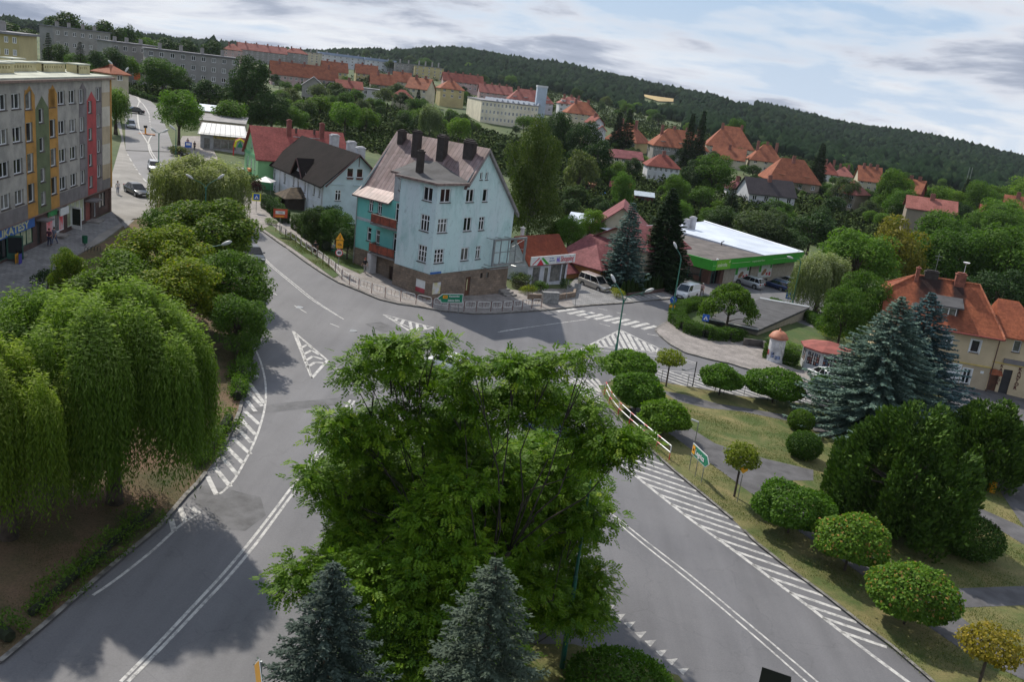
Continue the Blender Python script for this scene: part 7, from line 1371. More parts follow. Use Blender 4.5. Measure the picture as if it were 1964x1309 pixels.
 # vegetation
BARK=plain('brown_bark',(.085,.065,.05),.95,.2,2,bmp=.02);BARK2=plain('pale_bark',(.3,.29,.27),.9,.2,2)
LM=dict(mid=leaf_mat('leaf_mid_green',(.032,.076,.01),(.087,.166,.021),(.141,.206,.038)),bright=leaf_mat('leaf_bright_green',(.046,.112,.013),(.112,.205,.026),(.158,.238,.046)),dark=leaf_mat('leaf_dark_green',(.015,.039,.01),(.046,.091,.022),(.076,.114,.033),trans=.22),yellow=leaf_mat('leaf_yellow_green',(.089,.095,.015),(.24,.209,.028),(.329,.253,.051)),grey=leaf_mat('leaf_grey_green',(.04,.063,.025),(.092,.127,.052),(.161,.184,.103)),pale=leaf_mat('leaf_pale_willow',(.068,.101,.027),(.162,.203,.074),(.351,.378,.23),trans=.3),bushy=leaf_mat('leaf_bronze_green',(.047,.098,.011),(.156,.222,.021),(.315,.279,.03)),maple=leaf_mat('leaf_globe_maple',(.038,.097,.01),(.104,.203,.017),(.161,.259,.026),trans=.3),maplef=leaf_mat('leaf_flowering_maple',(.038,.105,.013),(.105,.205,.023),(.3,.19,.07),trans=.3),lime=leaf_mat('leaf_lime_maple',(.103,.138,.014),(.207,.241,.021),(.276,.253,.034)),locust=leaf_mat('leaf_locust',(.038,.103,.006),(.107,.204,.011),(.189,.277,.02),trans=.26,rough=.45),willow=leaf_mat('leaf_willow',(.04,.091,.009),(.101,.174,.018),(.23,.315,.089),trans=.35),blue=leaf_mat('needle_blue',(.051,.105,.098),(.113,.191,.174),(.215,.308,.273),trans=.05,rough=.6),blue2=leaf_mat('needle_grey_blue',(.039,.058,.041),(.07,.097,.067),(.12,.15,.108),trans=.05,rough=.6),spruce=leaf_mat('needle_dark',(.013,.031,.01),(.034,.07,.022),(.062,.101,.031),trans=.05,rough=.6),yew=leaf_mat('needle_yew',(.026,.061,.008),(.072,.136,.015),(.147,.232,.028),trans=.08,rough=.6),hedge=leaf_mat('leaf_hedge',(.033,.072,.01),(.078,.15,.018),(.13,.195,.026)),red=leaf_mat('leaf_dark_red',(.03,.008,.01),(.06,.016,.018),(.09,.03,.03)),flower=leaf_mat('leaf_with_white_flowers',(.03,.06,.01),(.08,.11,.03),(.6,.55,.5)))
def nrm(a):return a/np. maximum(1e-9,np. linalg. norm(a,axis=1,keepdims=True))
def leafmesh(name,P,A,Nn,Ln,Wd,tint,mat,fold=.15):
 n=len(P);A=nrm(A);S=nrm(np. cross(A,Nn));Nn=nrm(np. cross(S,A));Ln=np. asarray(Ln). reshape(-1,1)*np. ones((n,1));Wd=np. asarray(Wd). reshape(-1,1)*np. ones((n,1))
 V=np. empty((n,4,3));V[:,0]=P;V[:,1]=P+A*Ln*.45-S*Wd*.5+Nn*Wd*fold;V[:,2]=P+A*Ln;V[:,3]=P+A*Ln*.45+S*Wd*.5+Nn*Wd*fold
 me=bpy. data. meshes. new(name);me. vertices. add(n*4);me. vertices. foreach_set('co',V. reshape(-1). astype(np. float32));me. loops. add(n*4);me. loops. foreach_set('vertex_index',np. arange(n*4,dtype=np. int32))
 me. polygons. add(n);me. polygons. foreach_set('loop_start',np. arange(0,n*4,4,dtype=np. int32));me. polygons. foreach_set('loop_total',np. full(n,4,dtype=np. int32))
 at=me. attributes. new('tint','FLOAT','FACE');at. data. foreach_set('value',np. asarray(tint,dtype=np. float32));me. materials. append(mat);me. update(calc_edges=True);me. validate();return me
def lobe_leaves(rng,lobes,n,size,asp=.6,up=.45,shell=.74,core=None,jit=.55,droop=.2,squash=.85):
 C_=np. array([l[:3]for l in lobes]);Rl=np. array([l[3]for l in lobes]);w_=Rl**2;idx=rng. choice(len(lobes),n,p=w_/w_. sum())
 D=nrm(rng. normal(size=(n,3))+np. array([0,0,.25]));rad=Rl[idx][:,None]*(shell+(1.06-shell)*rng. random((n,1))**.7);P=C_[idx]+D*rad*np. array([1,1,squash])
 if core is not None:
  q=np. linalg. norm((P-np. array(core[:3]))/np. array(core[3:6]),axis=1);k=q>core[6];P,D,idx=P[k],D[k],idx[k];n=len(P)
 Nn=nrm(D*.7+np. array([0,0,up])+rng. normal(size=(n,3))*jit);T=rng. normal(size=(n,3))+D*.6;A=T-Nn*(T*Nn). sum(1,keepdims=True)+np. array([0,0,-droop]);L=size*(.7+.6*rng. random(n));tint=np. clip(rng. normal(.45,.22,n),0,1)
 return P,A,Nn,L,L*asp,tint
def ell_lobes(rng,n,c,rx,ry,rz,lr,lo=-.55,f0=.5,f1=.85):
 out=[]
 while len(out)<n:
  d=rng. normal(size=3);d/=np. linalg. norm(d)
  if d[2]<lo:continue
  f=rng. uniform(f0,f1);out. append((c[0]+d[0]*rx*f,c[1]+d[1]*ry*f,c[2]+d[2]*rz*f,lr*rng. uniform(.65,1.3)))
 return out
def trunk_mesh(rng,H,r0,targets,lean=0.,mat=BARK,n0=8,zsplit=.35):
 b=MB();zs=H*zsplit;b. tube([(0,0,-.3),(0,0,zs*.3),(lean*.5,0,zs),(lean,0.,H*.62),(lean,0,H*.82)],[r0*1.35,r0,r0*.8,r0*.45,r0*.15],n0)
 for t in targets:
  t=np. array(t[:3]);z0=zs*rng. uniform(.8,1.25);z0=min(z0,t[2]*.9);s0=np. array([lean*.3,0,z0]);m1=s0+(t-s0)*.35+np. array([0,0,.08*H*rng. random()]);m2=s0+(t-s0)*.7+np. array([0,0,.05*H]);b. tube([tuple(s0),tuple(m1),tuple(m2),tuple(t)],[r0*.42,r0*.28,r0*.17,r0*.05],5)
 me=bpy. data. meshes. new('trunk');me. from_pydata(b. v,[],b. f);me. materials. append(mat);me. polygons. foreach_set('use_smooth',[True]*len(b. f));me. update();return me
PROTO={}
def proto(key,mat,seed,H=10.,Wd=8.,n=4200,leaf=.42,nl=34,lr=1.35,zc=.6,rzf=.4,lo=-.6,tr=.22,jit=.55,asp=.62,bark=None,up=.45):
 rng=np. random. default_rng(seed);c=(0,0,H*zc);rx=Wd/2-lr*.35;rz=H*rzf-lr*.25
 lb=ell_lobes(rng,nl,c,rx,rx,rz,lr,lo);arr=lobe_leaves(rng,lb,n,leaf,asp,up,core=(0,0,H*zc,rx,rx,rz,.42),jit=jit)
 PROTO[key]=(leafmesh('crown',*arr,LM[mat]),trunk_mesh(rng,H,tr,[l for l in lb if rng. random()<.4],mat=bark or BARK),H,Wd)
def spawn(key,loc,H,Wd,label,name='deciduous_tree',cat='tree',group=None,rng=random. Random(4),rot=None):
 cm,tm,h0,w0=PROTO[key];t=thing(name,label,cat,loc,rng. uniform(0,6.28)if rot is None else rot,group);t. scale=(Wd/w0,Wd/w0,H/h0)
 mkobj('crown',cm,t);mkobj('trunk',tm,t)if tm is not None else None;return t
def tree_px(key,cx,yt,yb,wpx,label,name='deciduous_tree',cat='tree',group=None,r=None,hmin=1.,sinkb=0):
 if r is None:p=G(cx,yb)
 else:p=at_r(cx,yb,r);p. z=min(p. z,max(gz(p. x,p. y),p. z-8))
 rr=math. hypot(p. x,p. y);top=at_r(cx,yt,rr);D=math. hypot(rr,CAMH-(top. z+p. z)/2);return spawn(key,p,max(hmin,top. z-p. z),wpx*D/FPX,label,name,cat,group)
 # conifers
def spruce_mesh(seed,H,Rm,n_lv,mat,per=9,dens=1.,droop=.25,leaf=.34,power=.85,z0=.06):
 rng=np. random. default_rng(seed);P=[];A=[];Nn=[];L=[];W=[]
 for i in range(n_lv):
  f=i/(n_lv-1);z=H*(z0+(.97-z0)*f**.95);rl_=Rm*(1-f)**power*(1+.1*rng. normal())+.1
  nb=max(4,int(per*(.6+.6*(1-f))))
  for k in range(nb):
   a=2*PI*(k+rng. random()*.6)/nb+i*1.3;R_=rl_*rng. uniform(.78,1.12);d=np. array([math. cos(a),math. sin(a),0]);s=np. array([-d[1],d[0],0])
   m=max(3,int(R_/.19*dens))
   for j in range(m):
    t=(j+.5)/m;
    if t<.25 and R_>1:continue
    base=d*R_*t+np. array([0,0,z-droop*R_*(t-.75*t*t)+.02*rng. normal()])
    w_=(.14+.34*(1-t)*min(1,R_/1.6)+.1)*min(1.,.5+R_/2.5)
    for sg in(-1,1):
     for q in range(3):
      P. append(base+rng. normal(size=3)*.03);dd=d*rng. uniform(.45,.9)+s*sg*rng. uniform(.5,1.)+np. array([0,0,rng. uniform(-.28,.12)]);A. append(dd);Nn. append(np. array([0,0,1])+rng. normal(size=3)*.45);L. append(leaf*(.75+w_*1.5)*rng. uniform(.75,1.2));W. append(leaf*.46)
    P. append(base);A. append(d+np. array([0,0,.1]));Nn. append(np. array([0,0,1])+rng. normal(size=3)*.3);L. append(leaf*1.1);W. append(leaf*.5)
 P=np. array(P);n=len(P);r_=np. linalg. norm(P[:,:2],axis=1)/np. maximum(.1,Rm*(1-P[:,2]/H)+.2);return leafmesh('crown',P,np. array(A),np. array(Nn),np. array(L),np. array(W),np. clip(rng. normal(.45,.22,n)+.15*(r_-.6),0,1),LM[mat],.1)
def straight_trunk(H,r0):b=MB();b. tube([(0,0,-.3),(0,0,H*.5),(0,0,H*.97)],[r0,r0*.6,.02],7);me=bpy. data. meshes. new('trunk');me. from_pydata(b. v,[],b. f);me. materials. append(BARK);me. update();return me
# weeping willows
def willow_mesh(seed,H,Rx,Ry,n_str,mat,zlow=.22,leaf=.2,wl=.045,per=22,top=.12,dome=.42,reach=1.):
 rng=np. random. default_rng(seed);zc=H*(1-dome);P=[];A=[];Nn=[];T=[]
 nl=26;lo_=[]
 for i in range(nl):a=rng. uniform(0,2*PI);f=math. sqrt((i+.5)/nl)*.92;lo_. append((math. cos(a+i*2.4)*Rx*f,math. sin(a+i*2.4)*Ry*f,rng. uniform(.74,1.)))
 n=n_str;li=rng. integers(0,nl,n);a=rng. uniform(0,2*PI,n);rr=np. sqrt(rng. random(n))
 bx=np. array([lo_[i][0]for i in li]);by=np. array([lo_[i][1]for i in li]);cl=.25;lob=np. array([lo_[i][2]for i in li])
 x0=bx+np. cos(a)*rr*Rx*cl;y0=by+np. sin(a)*rr*Ry*cl;q=np. minimum(1.15,np. sqrt((bx/Rx)**2+(by/Ry)**2))
 z0=zc+H*dome*np. sqrt(np. maximum(0,1-(q*.85)**2))*lob-H*.16*rr**2.2+H*.02*rng. normal(size=n);q=np. minimum(1,np. sqrt((x0/Rx)**2+(y0/Ry)**2))
 ln=(z0-H*zlow*(.6+.8*rng. random(n)))*(.35+.65*rng. random(n)**.6)*np. clip(.35+q*.9,0,1);outd=np. stack([(x0-bx)/Rx*1.6+x0/Rx*.5,(y0-by)/Ry*1.6+y0/Ry*.5,np. zeros(n)],1);outd=nrm(outd+rng. normal(size=(n,3))*.35*np. array([1,1,0]))
 m=per;t=(np. arange(m)+.5)/m
 for j in range(m):
  tj=np. clip(t[j]+rng. uniform(-.5,.5,n)/m,0,1);so=1-np. exp(-tj*4.);p=np. stack([x0,y0,z0],1)+outd*(so*.55*reach)[:,None]+np. array([0,0,1])*(-(ln*tj)+.35*np. sin(tj*PI*.9)*.4)[:,None]+rng. normal(size=(n,3))*.05
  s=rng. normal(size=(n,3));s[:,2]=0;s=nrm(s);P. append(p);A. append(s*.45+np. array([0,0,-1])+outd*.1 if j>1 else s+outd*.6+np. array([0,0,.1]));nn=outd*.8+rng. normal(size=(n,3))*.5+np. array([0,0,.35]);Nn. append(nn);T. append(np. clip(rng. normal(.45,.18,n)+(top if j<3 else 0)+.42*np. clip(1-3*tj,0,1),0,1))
 P=np. concatenate(P);A=np. concatenate(A);Nn=np. concatenate(Nn);T=np. concatenate(T);L=leaf*(.7+.6*rng. random(len(P)));return leafmesh('crown',P,A,Nn,L,wl*(.8+.5*rng. random(len(P))),T,LM[mat],.05),lo_
def willow(base,H,Rx,Ry,seed,label,mat='willow',n_str=3000,leaf=.2,wl=.045,per=22,**kw):
 t=thing('weeping_willow',label,'tree',base);me,lo_=willow_mesh(seed,H,Rx,Ry,n_str,mat,leaf=leaf,wl=wl,per=per,**kw);mkobj('crown',me,t);rng=np. random. default_rng(seed)
 mkobj('trunk',trunk_mesh(rng,H,.36,[(x*.9,y*.9,H*.78*z)for x,y,z in lo_],zsplit=.3),t);return t
 # prototypes
proto('a','mid',1);proto('b','bright',2,nl=26,lr=1.5);proto('c','dark',3,nl=38,lr=1.2);proto('d','grey',4,nl=30);proto('e','dark',5,nl=24,lr=1.6,zc=.56,rzf=.44);proto('f','mid',6,nl=44,lr=1.1,zc=.58,rzf=.42)
proto('y','yellow',7,nl=34,n=9000,leaf=.3,zc=.56,rzf=.44);proto('g','bright',8,nl=60,lr=1.05,n=12000,leaf=.26,zc=.56,rzf=.44);proto('h','mid',9,nl=60,lr=1.05,n=13000,leaf=.26,zc=.56,rzf=.44);proto('i','dark',10,nl=60,lr=1.,n=13000,leaf=.26,zc=.54,rzf=.46)
proto('j','bushy',11,nl=70,lr=1.,n=20000,leaf=.22,zc=.54,rzf=.46,asp=.7);proto('k','mid',12,nl=70,lr=1.,n=20000,leaf=.22,zc=.54,rzf=.46,asp=.7)
proto('m','grey',13,nl=60,lr=1.,n=12000,leaf=.26,zc=.56,rzf=.44)
for kk_,mm_,sd_ in(('bu','mid',21),('bd','dark',22),('bb','bright',23),('bf','flower',24),('br','red',25),('by','lime',26)):proto(kk_,mm_,sd_,H=3.,Wd=3.4,n=1500,leaf=.2,nl=16,lr=.65,zc=.42,rzf=.52,lo=-.35,tr=.05)
PROTO['s']=(spruce_mesh(31,14,3.2,32,'spruce',per=9,leaf=.75,dens=.7),straight_trunk(14,.25),14,6.6);PROTO['sb']=(spruce_mesh(32,12,3.,30,'blue',per=9,leaf=.42,dens=.7),straight_trunk(12,.22),12,6.);PROTO['sd']=(spruce_mesh(33,14,3.4,34,'spruce',per=9,leaf=.42,dens=.75),straight_trunk(14,.25),14,7.)
me_,_=willow_mesh(41,10,4,4,700,'pale',leaf=.45,wl=.16,per=14);PROTO['w']=(me_,trunk_mesh(np. random. default_rng(2),10,.25,[]),10,8.6)
# 1. big locust tree in the foreground
rngL0=random. Random(3)
LC=[(700,715,50,0),(760,680,52,1),(830,662,34,1),(735,665,30,.6),(800,725,60,-1),(905,700,36,1),(870,745,58,0),(990,705,42,1.5),(1055,700,46,1),(1120,692,36,1.5),(1020,765,70,0),(1100,785,68,-1),(1190,840,48,0),(1150,865,66,0),(950,785,76,0),(650,812,52,0),(690,850,66,-1),(760,812,66,0),(850,842,86,-1),(605,925,50,0),(650,940,58,-1),(730,932,86,-2),(830,952,88,-2),(940,902,88,-1),(1040,882,86,-1),(1105,930,58,0),(1110,1005,46,0),(1135,1105,36,.5),(598,1085,42,0),(556,1118,30,0),(1055,1020,76,-1),(960,1012,88,-2),(860,1052,88,-2),(760,1042,86,-2),(680,1035,58,-1),(800,1150,86,-2),(900,1160,86,-1),(1000,1130,74,-1),(1040,1210,56,-1),(780,1250,80,-1),(900,1260,76,0),(700,1180,60,0),(1210,860,22,0),(640,1110,44,0),(1085,1150,34,0),(1020,1270,50,0)]+[(x+rngL0. uniform(-20,20),y,58,-rngL0. uniform(2.2,5.5))for x in range(690,1110,80)for y in range(880,1180,85)]+[(x,y,70,1.5)for x,y in((840,1000),(900,1085),(800,1085),(880,940),(1000,985),(700,1105),(860,1185),(940,1230),(780,1190),(740,1260),(840,1280))]  # the gridded lobes at the back are added to shade the crown's front
rngL=np. random. default_rng(77);tb=at_r(880,1250,30.5);LB0=Vector((tb. x,tb. y,gz(tb. x,tb. y)));lobes=[]
for x,y,rp_x,dr in LC:
 p=at_r(x,y,(31.5-max(0,y-900)*.011 if x<1000 or y<870 else 36.8)-dr*1.);D=(p-Vector((0,0,CAMH))). length;lobes. append((p. x-LB0. x,p. y-LB0. y,p. z-LB0. z,rp_x*D/FPX*.8))
 if 820<y<1150 and 660<x<1120 and rngL. random()<.7:q=at_r(x+rngL. normal()*25,y+25,31.5+rngL. uniform(2.,5.));lobes. append((q. x-LB0. x,q. y-LB0. y,q. z-LB0. z,rp_x*D/FPX*.8))
lt=thing('locust_tree','large bright green feathery-leaved tree filling the middle foreground','tree',LB0)
def pinnate(rng,lobes,n,rach=.27,lf=.075,pairs=4):
 P,A,Nn,L,W,T=lobe_leaves(rng,lobes,n,rach,.5,up=.5,shell=.35,jit=.45,droop=.35,squash=.72)
 sub=[];
 k=30*len(lobes);Cp,_,_,_,_,_=lobe_leaves(rng,lobes,k,.1,shell=.55,squash=.72);ix=rng. integers(0,len(Cp),len(P));P=Cp[ix]+(P-Cp[ix])*0.+rng. normal(size=P. shape)*np. array([.28,.28,.11])
 R0=nrm(P-Cp[ix]+np. array([0,0,-.05]));A=nrm(R0*.9+rng. normal(size=P. shape)*.35+np. array([0,0,-.18]));Nn=nrm(np. array([0,0,1.])+rng. normal(size=P. shape)*.35);S=nrm(np. cross(A,Nn));Nn=np. cross(S,A)
 PP=[];AA=[];NN=[];TT=[];t0=np. clip(rng. normal(.42,.2,len(P)),0,1);tc=np. clip(rng. normal(0.,.12,len(Cp)),-.3,.3)[ix];t0=np. clip(t0+tc,0,1)
 for j in range(pairs+1):
  f=(j+.6)/(pairs+1);base=P+A*(rach*f)-np. array([0,0,1])*(.05*f*f)
  for sg in((-1,1)if j<pairs else(0,)):
   PP. append(base);AA. append(A*.55+S*sg*.95 if sg else A);NN. append(Nn+rng. normal(size=P. shape)*.2);TT. append(np. clip(t0+rng. normal(0,.05,len(P)),0,1))
 PP=np. concatenate(PP);return PP,np. concatenate(AA),np. concatenate(NN),lf*(.8+.4*rng. random(len(PP))),lf*.44,np. concatenate(TT)
mkobj('crown',leafmesh('crown',*pinnate(rngL,lobes,80000,.32,.15),LM['locust']),lt)
b=MB();fork=[]
for k,(a,ln_)in enumerate(((-.9,3.2),(.15,3.8),(1.1,3.3),(2.4,2.6))):fork. append((math. sin(a)*ln_*.5,math. cos(a)*.8,6.+k*.4))
b. tube([(0,0,-.3),(.05,0,2.),(0,.05,4.)],[.34,.27,.24],9)
for f_ in fork:b. tube([(0,.05,3.8),(f_[0]*.6,f_[1]*.6,5.),f_],[.18,.13,.09],7)
for i,l in enumerate(lobes):
 f_=min(fork,key=lambda q:(q[0]-l[0])**2+(q[1]-l[1])**2+.2*(q[2]-l[2])**2);f_=np. array(f_);t_=np. array(l[:3]);s0=f_ if t_[2]>5.5 else np. array([0,0,max(1.5,t_[2]*.6)]);m_=s0+(t_-s0)*.5+np. array([0,0,.5]);m_=m_+rngL. normal(size=3)*.7;m2=(m_+t_)/2+rngL. normal(size=3)*.25;b. tube([tuple(s0),tuple((s0+m_)/2+rngL. normal(size=3)*.3),tuple(m_),tuple(m2),tuple(t_)],[.042,.034,.026,.018,.009],5)
 for j in range(3):d=rngL. normal(size=3);d/=np. linalg. norm(d);b. tube([tuple(m_+(t_-m_)*.5),tuple(t_+d*l[3]*.7)],[.022,.008],4)
b. build('trunk',plain('dark_locust_bark',(.035,.028,.022),.95,.2,4),lt,smooth=True)
# 2. near spruces in front of it
def conifer(px,ytop,r,wpx,ybot,seed,mat,label,n_lv=40,per=11,leaf=.22,dens=1.3,droop=.3,power=.8,name='blue_spruce'):
 p=at_r(px,ytop,r);zb=gz(p. x,p. y);H=p. z-zb;q=at_r(px,ybot,r);D=math. hypot(r,CAMH-q. z);fr_=max(.1,(H-(q. z-zb))/H);Rm=wpx/2*D/FPX/(fr_**power)
 t=thing(name,label,'spruce tree',(p. x,p. y,zb));mkobj('crown',spruce_mesh(seed,H,Rm,n_lv,mat,per,dens,droop,leaf,power),t);mkobj('trunk',straight_trunk(H,.16+H*.008),t);return t
conifer(640,1066,22.5,198,1309,51,'blue2','blue spruce in the foreground, left of the pair below the big tree',n_lv=50,per=13,leaf=.14,dens=1.8,power=.68)
conifer(955,1056,21.5,228,1309,52,'blue2','grey-green spruce in the foreground, right of the pair below the big tree',n_lv=50,per=13,leaf=.14,dens=1.8,power=.68)
tree_px('k',745,1165,1500,150,'dark leafy shrub between the two foreground spruces','leafy_shrub','shrub')
# 3. weeping willows on the left
b0=G(188,962);rr=math. hypot(b0. x,b0. y);Hh=at_r(200,528,rr). z-b0. z;k_=math. hypot(rr,12)/FPX
c_=at_xy(225,700,b0);wb=Vector((c_. x,b0. y,b0. z));willow(wb,Hh,150*k_,125*k_,61,'large weeping willow in the left middle with a broad curtain of branches',n_str=11000,leaf=.23,wl=.055,per=26,zlow=.2)
b0=G(70,900);rr=math. hypot(b0. x,b0. y);k_=math. hypot(rr,12)/FPX;willow(b0,at_r(70,545,rr). z-b0. z,105*k_,95*k_,66,'weeping willow mostly hidden between the two nearer willows',n_str=4500,leaf=.22,wl=.055,per=24,zlow=.35)
b0=G(42,1040);rr=math. hypot(b0. x,b0. y);Hh=at_r(20,632,rr). z-b0. z;k_=math. hypot(rr,12)/FPX
willow(b0+Vector((-.6,0,0)),Hh,118*k_,100*k_,62,'weeping willow cut off by the left edge of the picture',n_str=8000,leaf=.2,wl=.05,per=26,zlow=.18)
b0=G(385,425);rr=math. hypot(b0. x,b0. y);Hh=at_r(385,293,rr). z-b0. z;k_=rr/FPX
willow(b0,Hh,80*k_,70*k_,63,'pale silvery weeping willow beside the upper street',mat='pale',n_str=2600,leaf=.34,wl=.1,per=20,zlow=.05)
b0=G(1562,606);rr=math. hypot(b0. x,b0. y);Hh=at_r(1565,472,rr). z-b0. z;k_=rr/FPX
willow(b0,Hh,46*k_,42*k_,64,'pale weeping willow to the right of the supermarket',mat='pale',n_str=2000,leaf=.32,wl=.09,per=20,zlow=.12)
b0=G(222,258);rr=math. hypot(b0. x,b0. y);Hh=at_r(220,160,rr). z-b0. z;willow(b0,Hh,13*rr/FPX*1.3,3,65,'willow peeping out behind the end of the grey apartment block',mat='willow',n_str=500,leaf=.35,wl=.12,per=16)
# 4. bushy trees between street and shops
for key,cx,yt,yb,wd,lab in[('j',400,368,560,215,'bushy lime-bronze tree beside the street, nearest the pale willow'),('k',440,470,640,165,'dark bushy tree overhanging the street kerb'),('j',310,420,610,200,'bushy bronze-green tree in the middle of the left group'),('k',235,475,640,180,'round green bushy tree left of the centre of the left group'),('j',130,468,600,70,'small bushy tree on the pavement side of the left group'),('j',350,480,660,190,'bronze-green tree in front of the left group, above the large willow'),('h',455,560,695,125,'dark green tree low by the kerb behind the large willow'),('k',330,385,520,120,'rounded bushy tree behind the lamp post in the left group')]:
 tree_px(key,cx,yt,yb,wd,lab,'bushy_tree')
tree_px('bd',92,512,560,60,'clipped dark round shrub on the shop pavement','shrub','shrub')
# 5. globe maples on the island
def globe(seed,mat,Wd,Hc,H,leaf=.17,n=6500,tr=.07):
 rng=np. random. default_rng(seed);zc=H-Hc/2;D=nrm(rng. normal(size=(n,3)));K=nrm(rng. normal(size=(30,3)));Ka=rng. uniform(.75,1.15,30);dd_=D@K. T;dt=dd_. max(1);bumpy=.7+.3*np. clip((dt-.84)/.16,0,1)**.7*Ka[dd_. argmax(1)];rad=bumpy*(1-.16*rng. random(n)**2)*(1+np. where(rng. random(n)<.03,.14*rng. random(n),0));rad=rad*(.35+.65*rng. random(n)**.35)if mat in('lime','yellow')else rad;flat_=np. where(D[:,2]<0,.62,1.)
 P=D*rad[:,None]*np. array([Wd/2,Wd/2,Hc/2])*np. stack([np. ones(n),np. ones(n),flat_],1)+np. array([0,0,zc]);Nn=nrm(D*.8+np. array([0,0,.35])+rng. normal(size=(n,3))*.38);A=rng. normal(size=(n,3))*.6+np. array([0,0,-.45])+D*.3;L=leaf*(.8+.5*rng. random(n));W=L*.85;T=np. clip(rng. normal(.45,.2,n),0,1)
 if mat=='maplef':top=(P[:,2]-zc)/(Hc/2);k=(rng. random(len(P))<.06)&(top>-.1);T=np. where(k,1.,np. minimum(T,.78))
 b=MB();b. tube([(0,0,-.2),(0,0,H-Hc*.8)],[tr*1.2,tr],7)
 for k in range(8):a=k*PI/4;b. tube([(0,0,H-Hc*.85),(math. cos(a)*Wd*.2,math. sin(a)*Wd*.2,zc-Hc*.1),(math. cos(a)*Wd*.4,math. sin(a)*Wd*.4,zc+Hc*.1)],[tr*.7,tr*.4,tr*.15],4)
 tm=bpy. data. meshes. new('trunk');tm. from_pydata(b. v,[],b. f);tm. materials. append(BARK);tm. update();return leafmesh('crown',P,A,Nn,L,W,T,LM[mat]),tm
def maple(bx,by,x0,x1,y0,y1,seed,mat,label,stakes=False,n=6500,name='globe_maple',leaf=.17):
 p=G(bx,by,.1);rr=math. hypot(p. x,p. y);cx=(x0+x1)/2;tp=at_r(cx,y0,rr);bt=at_r(cx,y1,rr);D=math. hypot(rr,CAMH-tp. z);Wd=(x1-x0)*D/FPX;H=tp. z-p. z-.1;Hc=(tp. z-bt. z)*.96
 Hc=min(Hc,Wd*.92,H*.8);H-=(.12*Wd);cm,tm=globe(seed,mat,Wd,Hc,H,n=n,leaf=leaf);t=thing(name,label,'tree',p);mkobj('crown',cm,t);mkobj('trunk',tm,t)
 if stakes:
  for dx in(-.45,.45):b=MB();b. tube([(dx,.15,-.1),(dx*.8,.1,1.3)],.025,5);b. build('stake',BARK,t)
 return t
for a in[(1200,748,1153,1256,660,718,71,'maple','round clipped maple at the island tip, its crown touching the double-armed lamp'),(1217,790,1163,1270,700,778,72,'maple','round clipped maple second from the island tip beside the red-white barrier'),(1268,834,1226,1330,756,822,73,'maple','round clipped maple just right of the lower end of the red-white barrier'),(1379,758,1347,1433,688,742,75,'maple','staked round maple at the hatched band, left of two',1),(1481,773,1440,1558,692,764,76,'maple','staked round maple at the hatched band, right of two',1),(1566,776,1548,1590,712,760,77,'maple','small round maple half hidden behind the blue spruces'),(1511,1023,1454,1603,904,1014,78,'maple','round green maple by the roadside, first after the priority sign'),(1620,1095,1567,1708,966,1084,79,'maplef','round maple with reddish tips, middle of the roadside row'),(1734,1198,1678,1834,1062,1190,80,'maplef','round maple with orange seed clusters, nearest of the roadside row')]:
 maple(*a[:9],stakes=len(a)>9,n=11000 if a[1]>1000 else 9000,leaf=.16 if a[1]>1000 else .19)
maple(1277,742,1257,1320,659,702,81,'lime','slim young yellow-green maple behind the island tip',n=1500,name='young_maple');maple(1408,953,1397,1471,836,912,82,'lime','slim young yellow-green maple beside the priority sign',n=2400,name='young_maple',leaf=.15);maple(1878,1312,1850,1970,1182,1272,83,'yellow','sparse young maple with yellowing leaves in the bottom right corner',n=2600,name='young_maple',leaf=.15)
# 6. conifers and shrubs on the right lawn
def conif2(bx,by,xt,yt,wpx,seed,mat,label,**kw):
 p=G(bx,by,.1);rr=math. hypot(p. x,p. y);H=at_r(xt,yt,rr). z-p. z;t=thing(kw. pop('name','blue_spruce'),label,'spruce tree',p);D=rr*1.05;mkobj('crown',spruce_mesh(seed,H,wpx*D/FPX/2,kw. pop('n_lv',44),mat,kw. pop('per',12),kw. pop('dens',1.15),kw. pop('droop',.28),kw. pop('leaf',.3),kw. pop('power',.8),.03),t);mkobj('trunk',straight_trunk(H,.24),t);return t
conif2(1668,832,1692,556,312,91,'blue','big blue spruce on the lawn, left and broader of the two');conif2(1725,815,1760,550,250,92,'blue','big blue spruce on the lawn, right of the two in front of the cream house')
conif2(1190,552,1197,383,98,93,'blue','blue spruce in front of the maroon-roofed orange house',leaf=.36,n_lv=34,dens=.8);conif2(1262,548,1272,354,112,94,'spruce','tall dark spruce in front of the beige shop building',leaf=.42,n_lv=46,dens=1.3,name='dark_spruce')
def yew(bx,by,x0,x1,yt,seed,label,n=46000):
 p=G(bx,by,.1);rr=math. hypot(p. x,p. y);H=at_r((x0+x1)/2,yt,rr). z-p. z;D=rr*1.08;Wd=(x1-x0)*D/FPX;rng=np. random. default_rng(seed);lb=[]
 for i in range(70):
  a=rng. uniform(0,2*PI);f=math. sqrt(rng. random());x,y=math. cos(a)*f*Wd*.4,math. sin(a)*f*Wd*.4;zt=H*(.93*(1-.55*f**1.6))*rng. uniform(.8,1.)
  for z in np. arange(zt-.55,.7,-1.1):lb. append((x*(1.15-.15*z/H),y*(1.15-.15*z/H),z,.62))
 P,A,Nn,L,W,T=lobe_leaves(rng,lb,n,.34,.5,up=.1,shell=.6,core=(0,0,H*.35,Wd*.45,Wd*.45,H*.6,.45),jit=.5,squash=1.3);A=nrm(rng. normal(size=P. shape)*.5+np. array([0,0,1.])+nrm(P*np. array([1,1,0]))*.7)
 t=thing('yew_tree',label,'yew tree',p);mkobj('crown',leafmesh('crown',P,A,Nn,L,W,T,LM['yew']),t);mkobj('trunk',trunk_mesh(rng,H*.7,.3,[l for l in lb if rng. random()<.06 and l[2]<H*.5]),t);return t
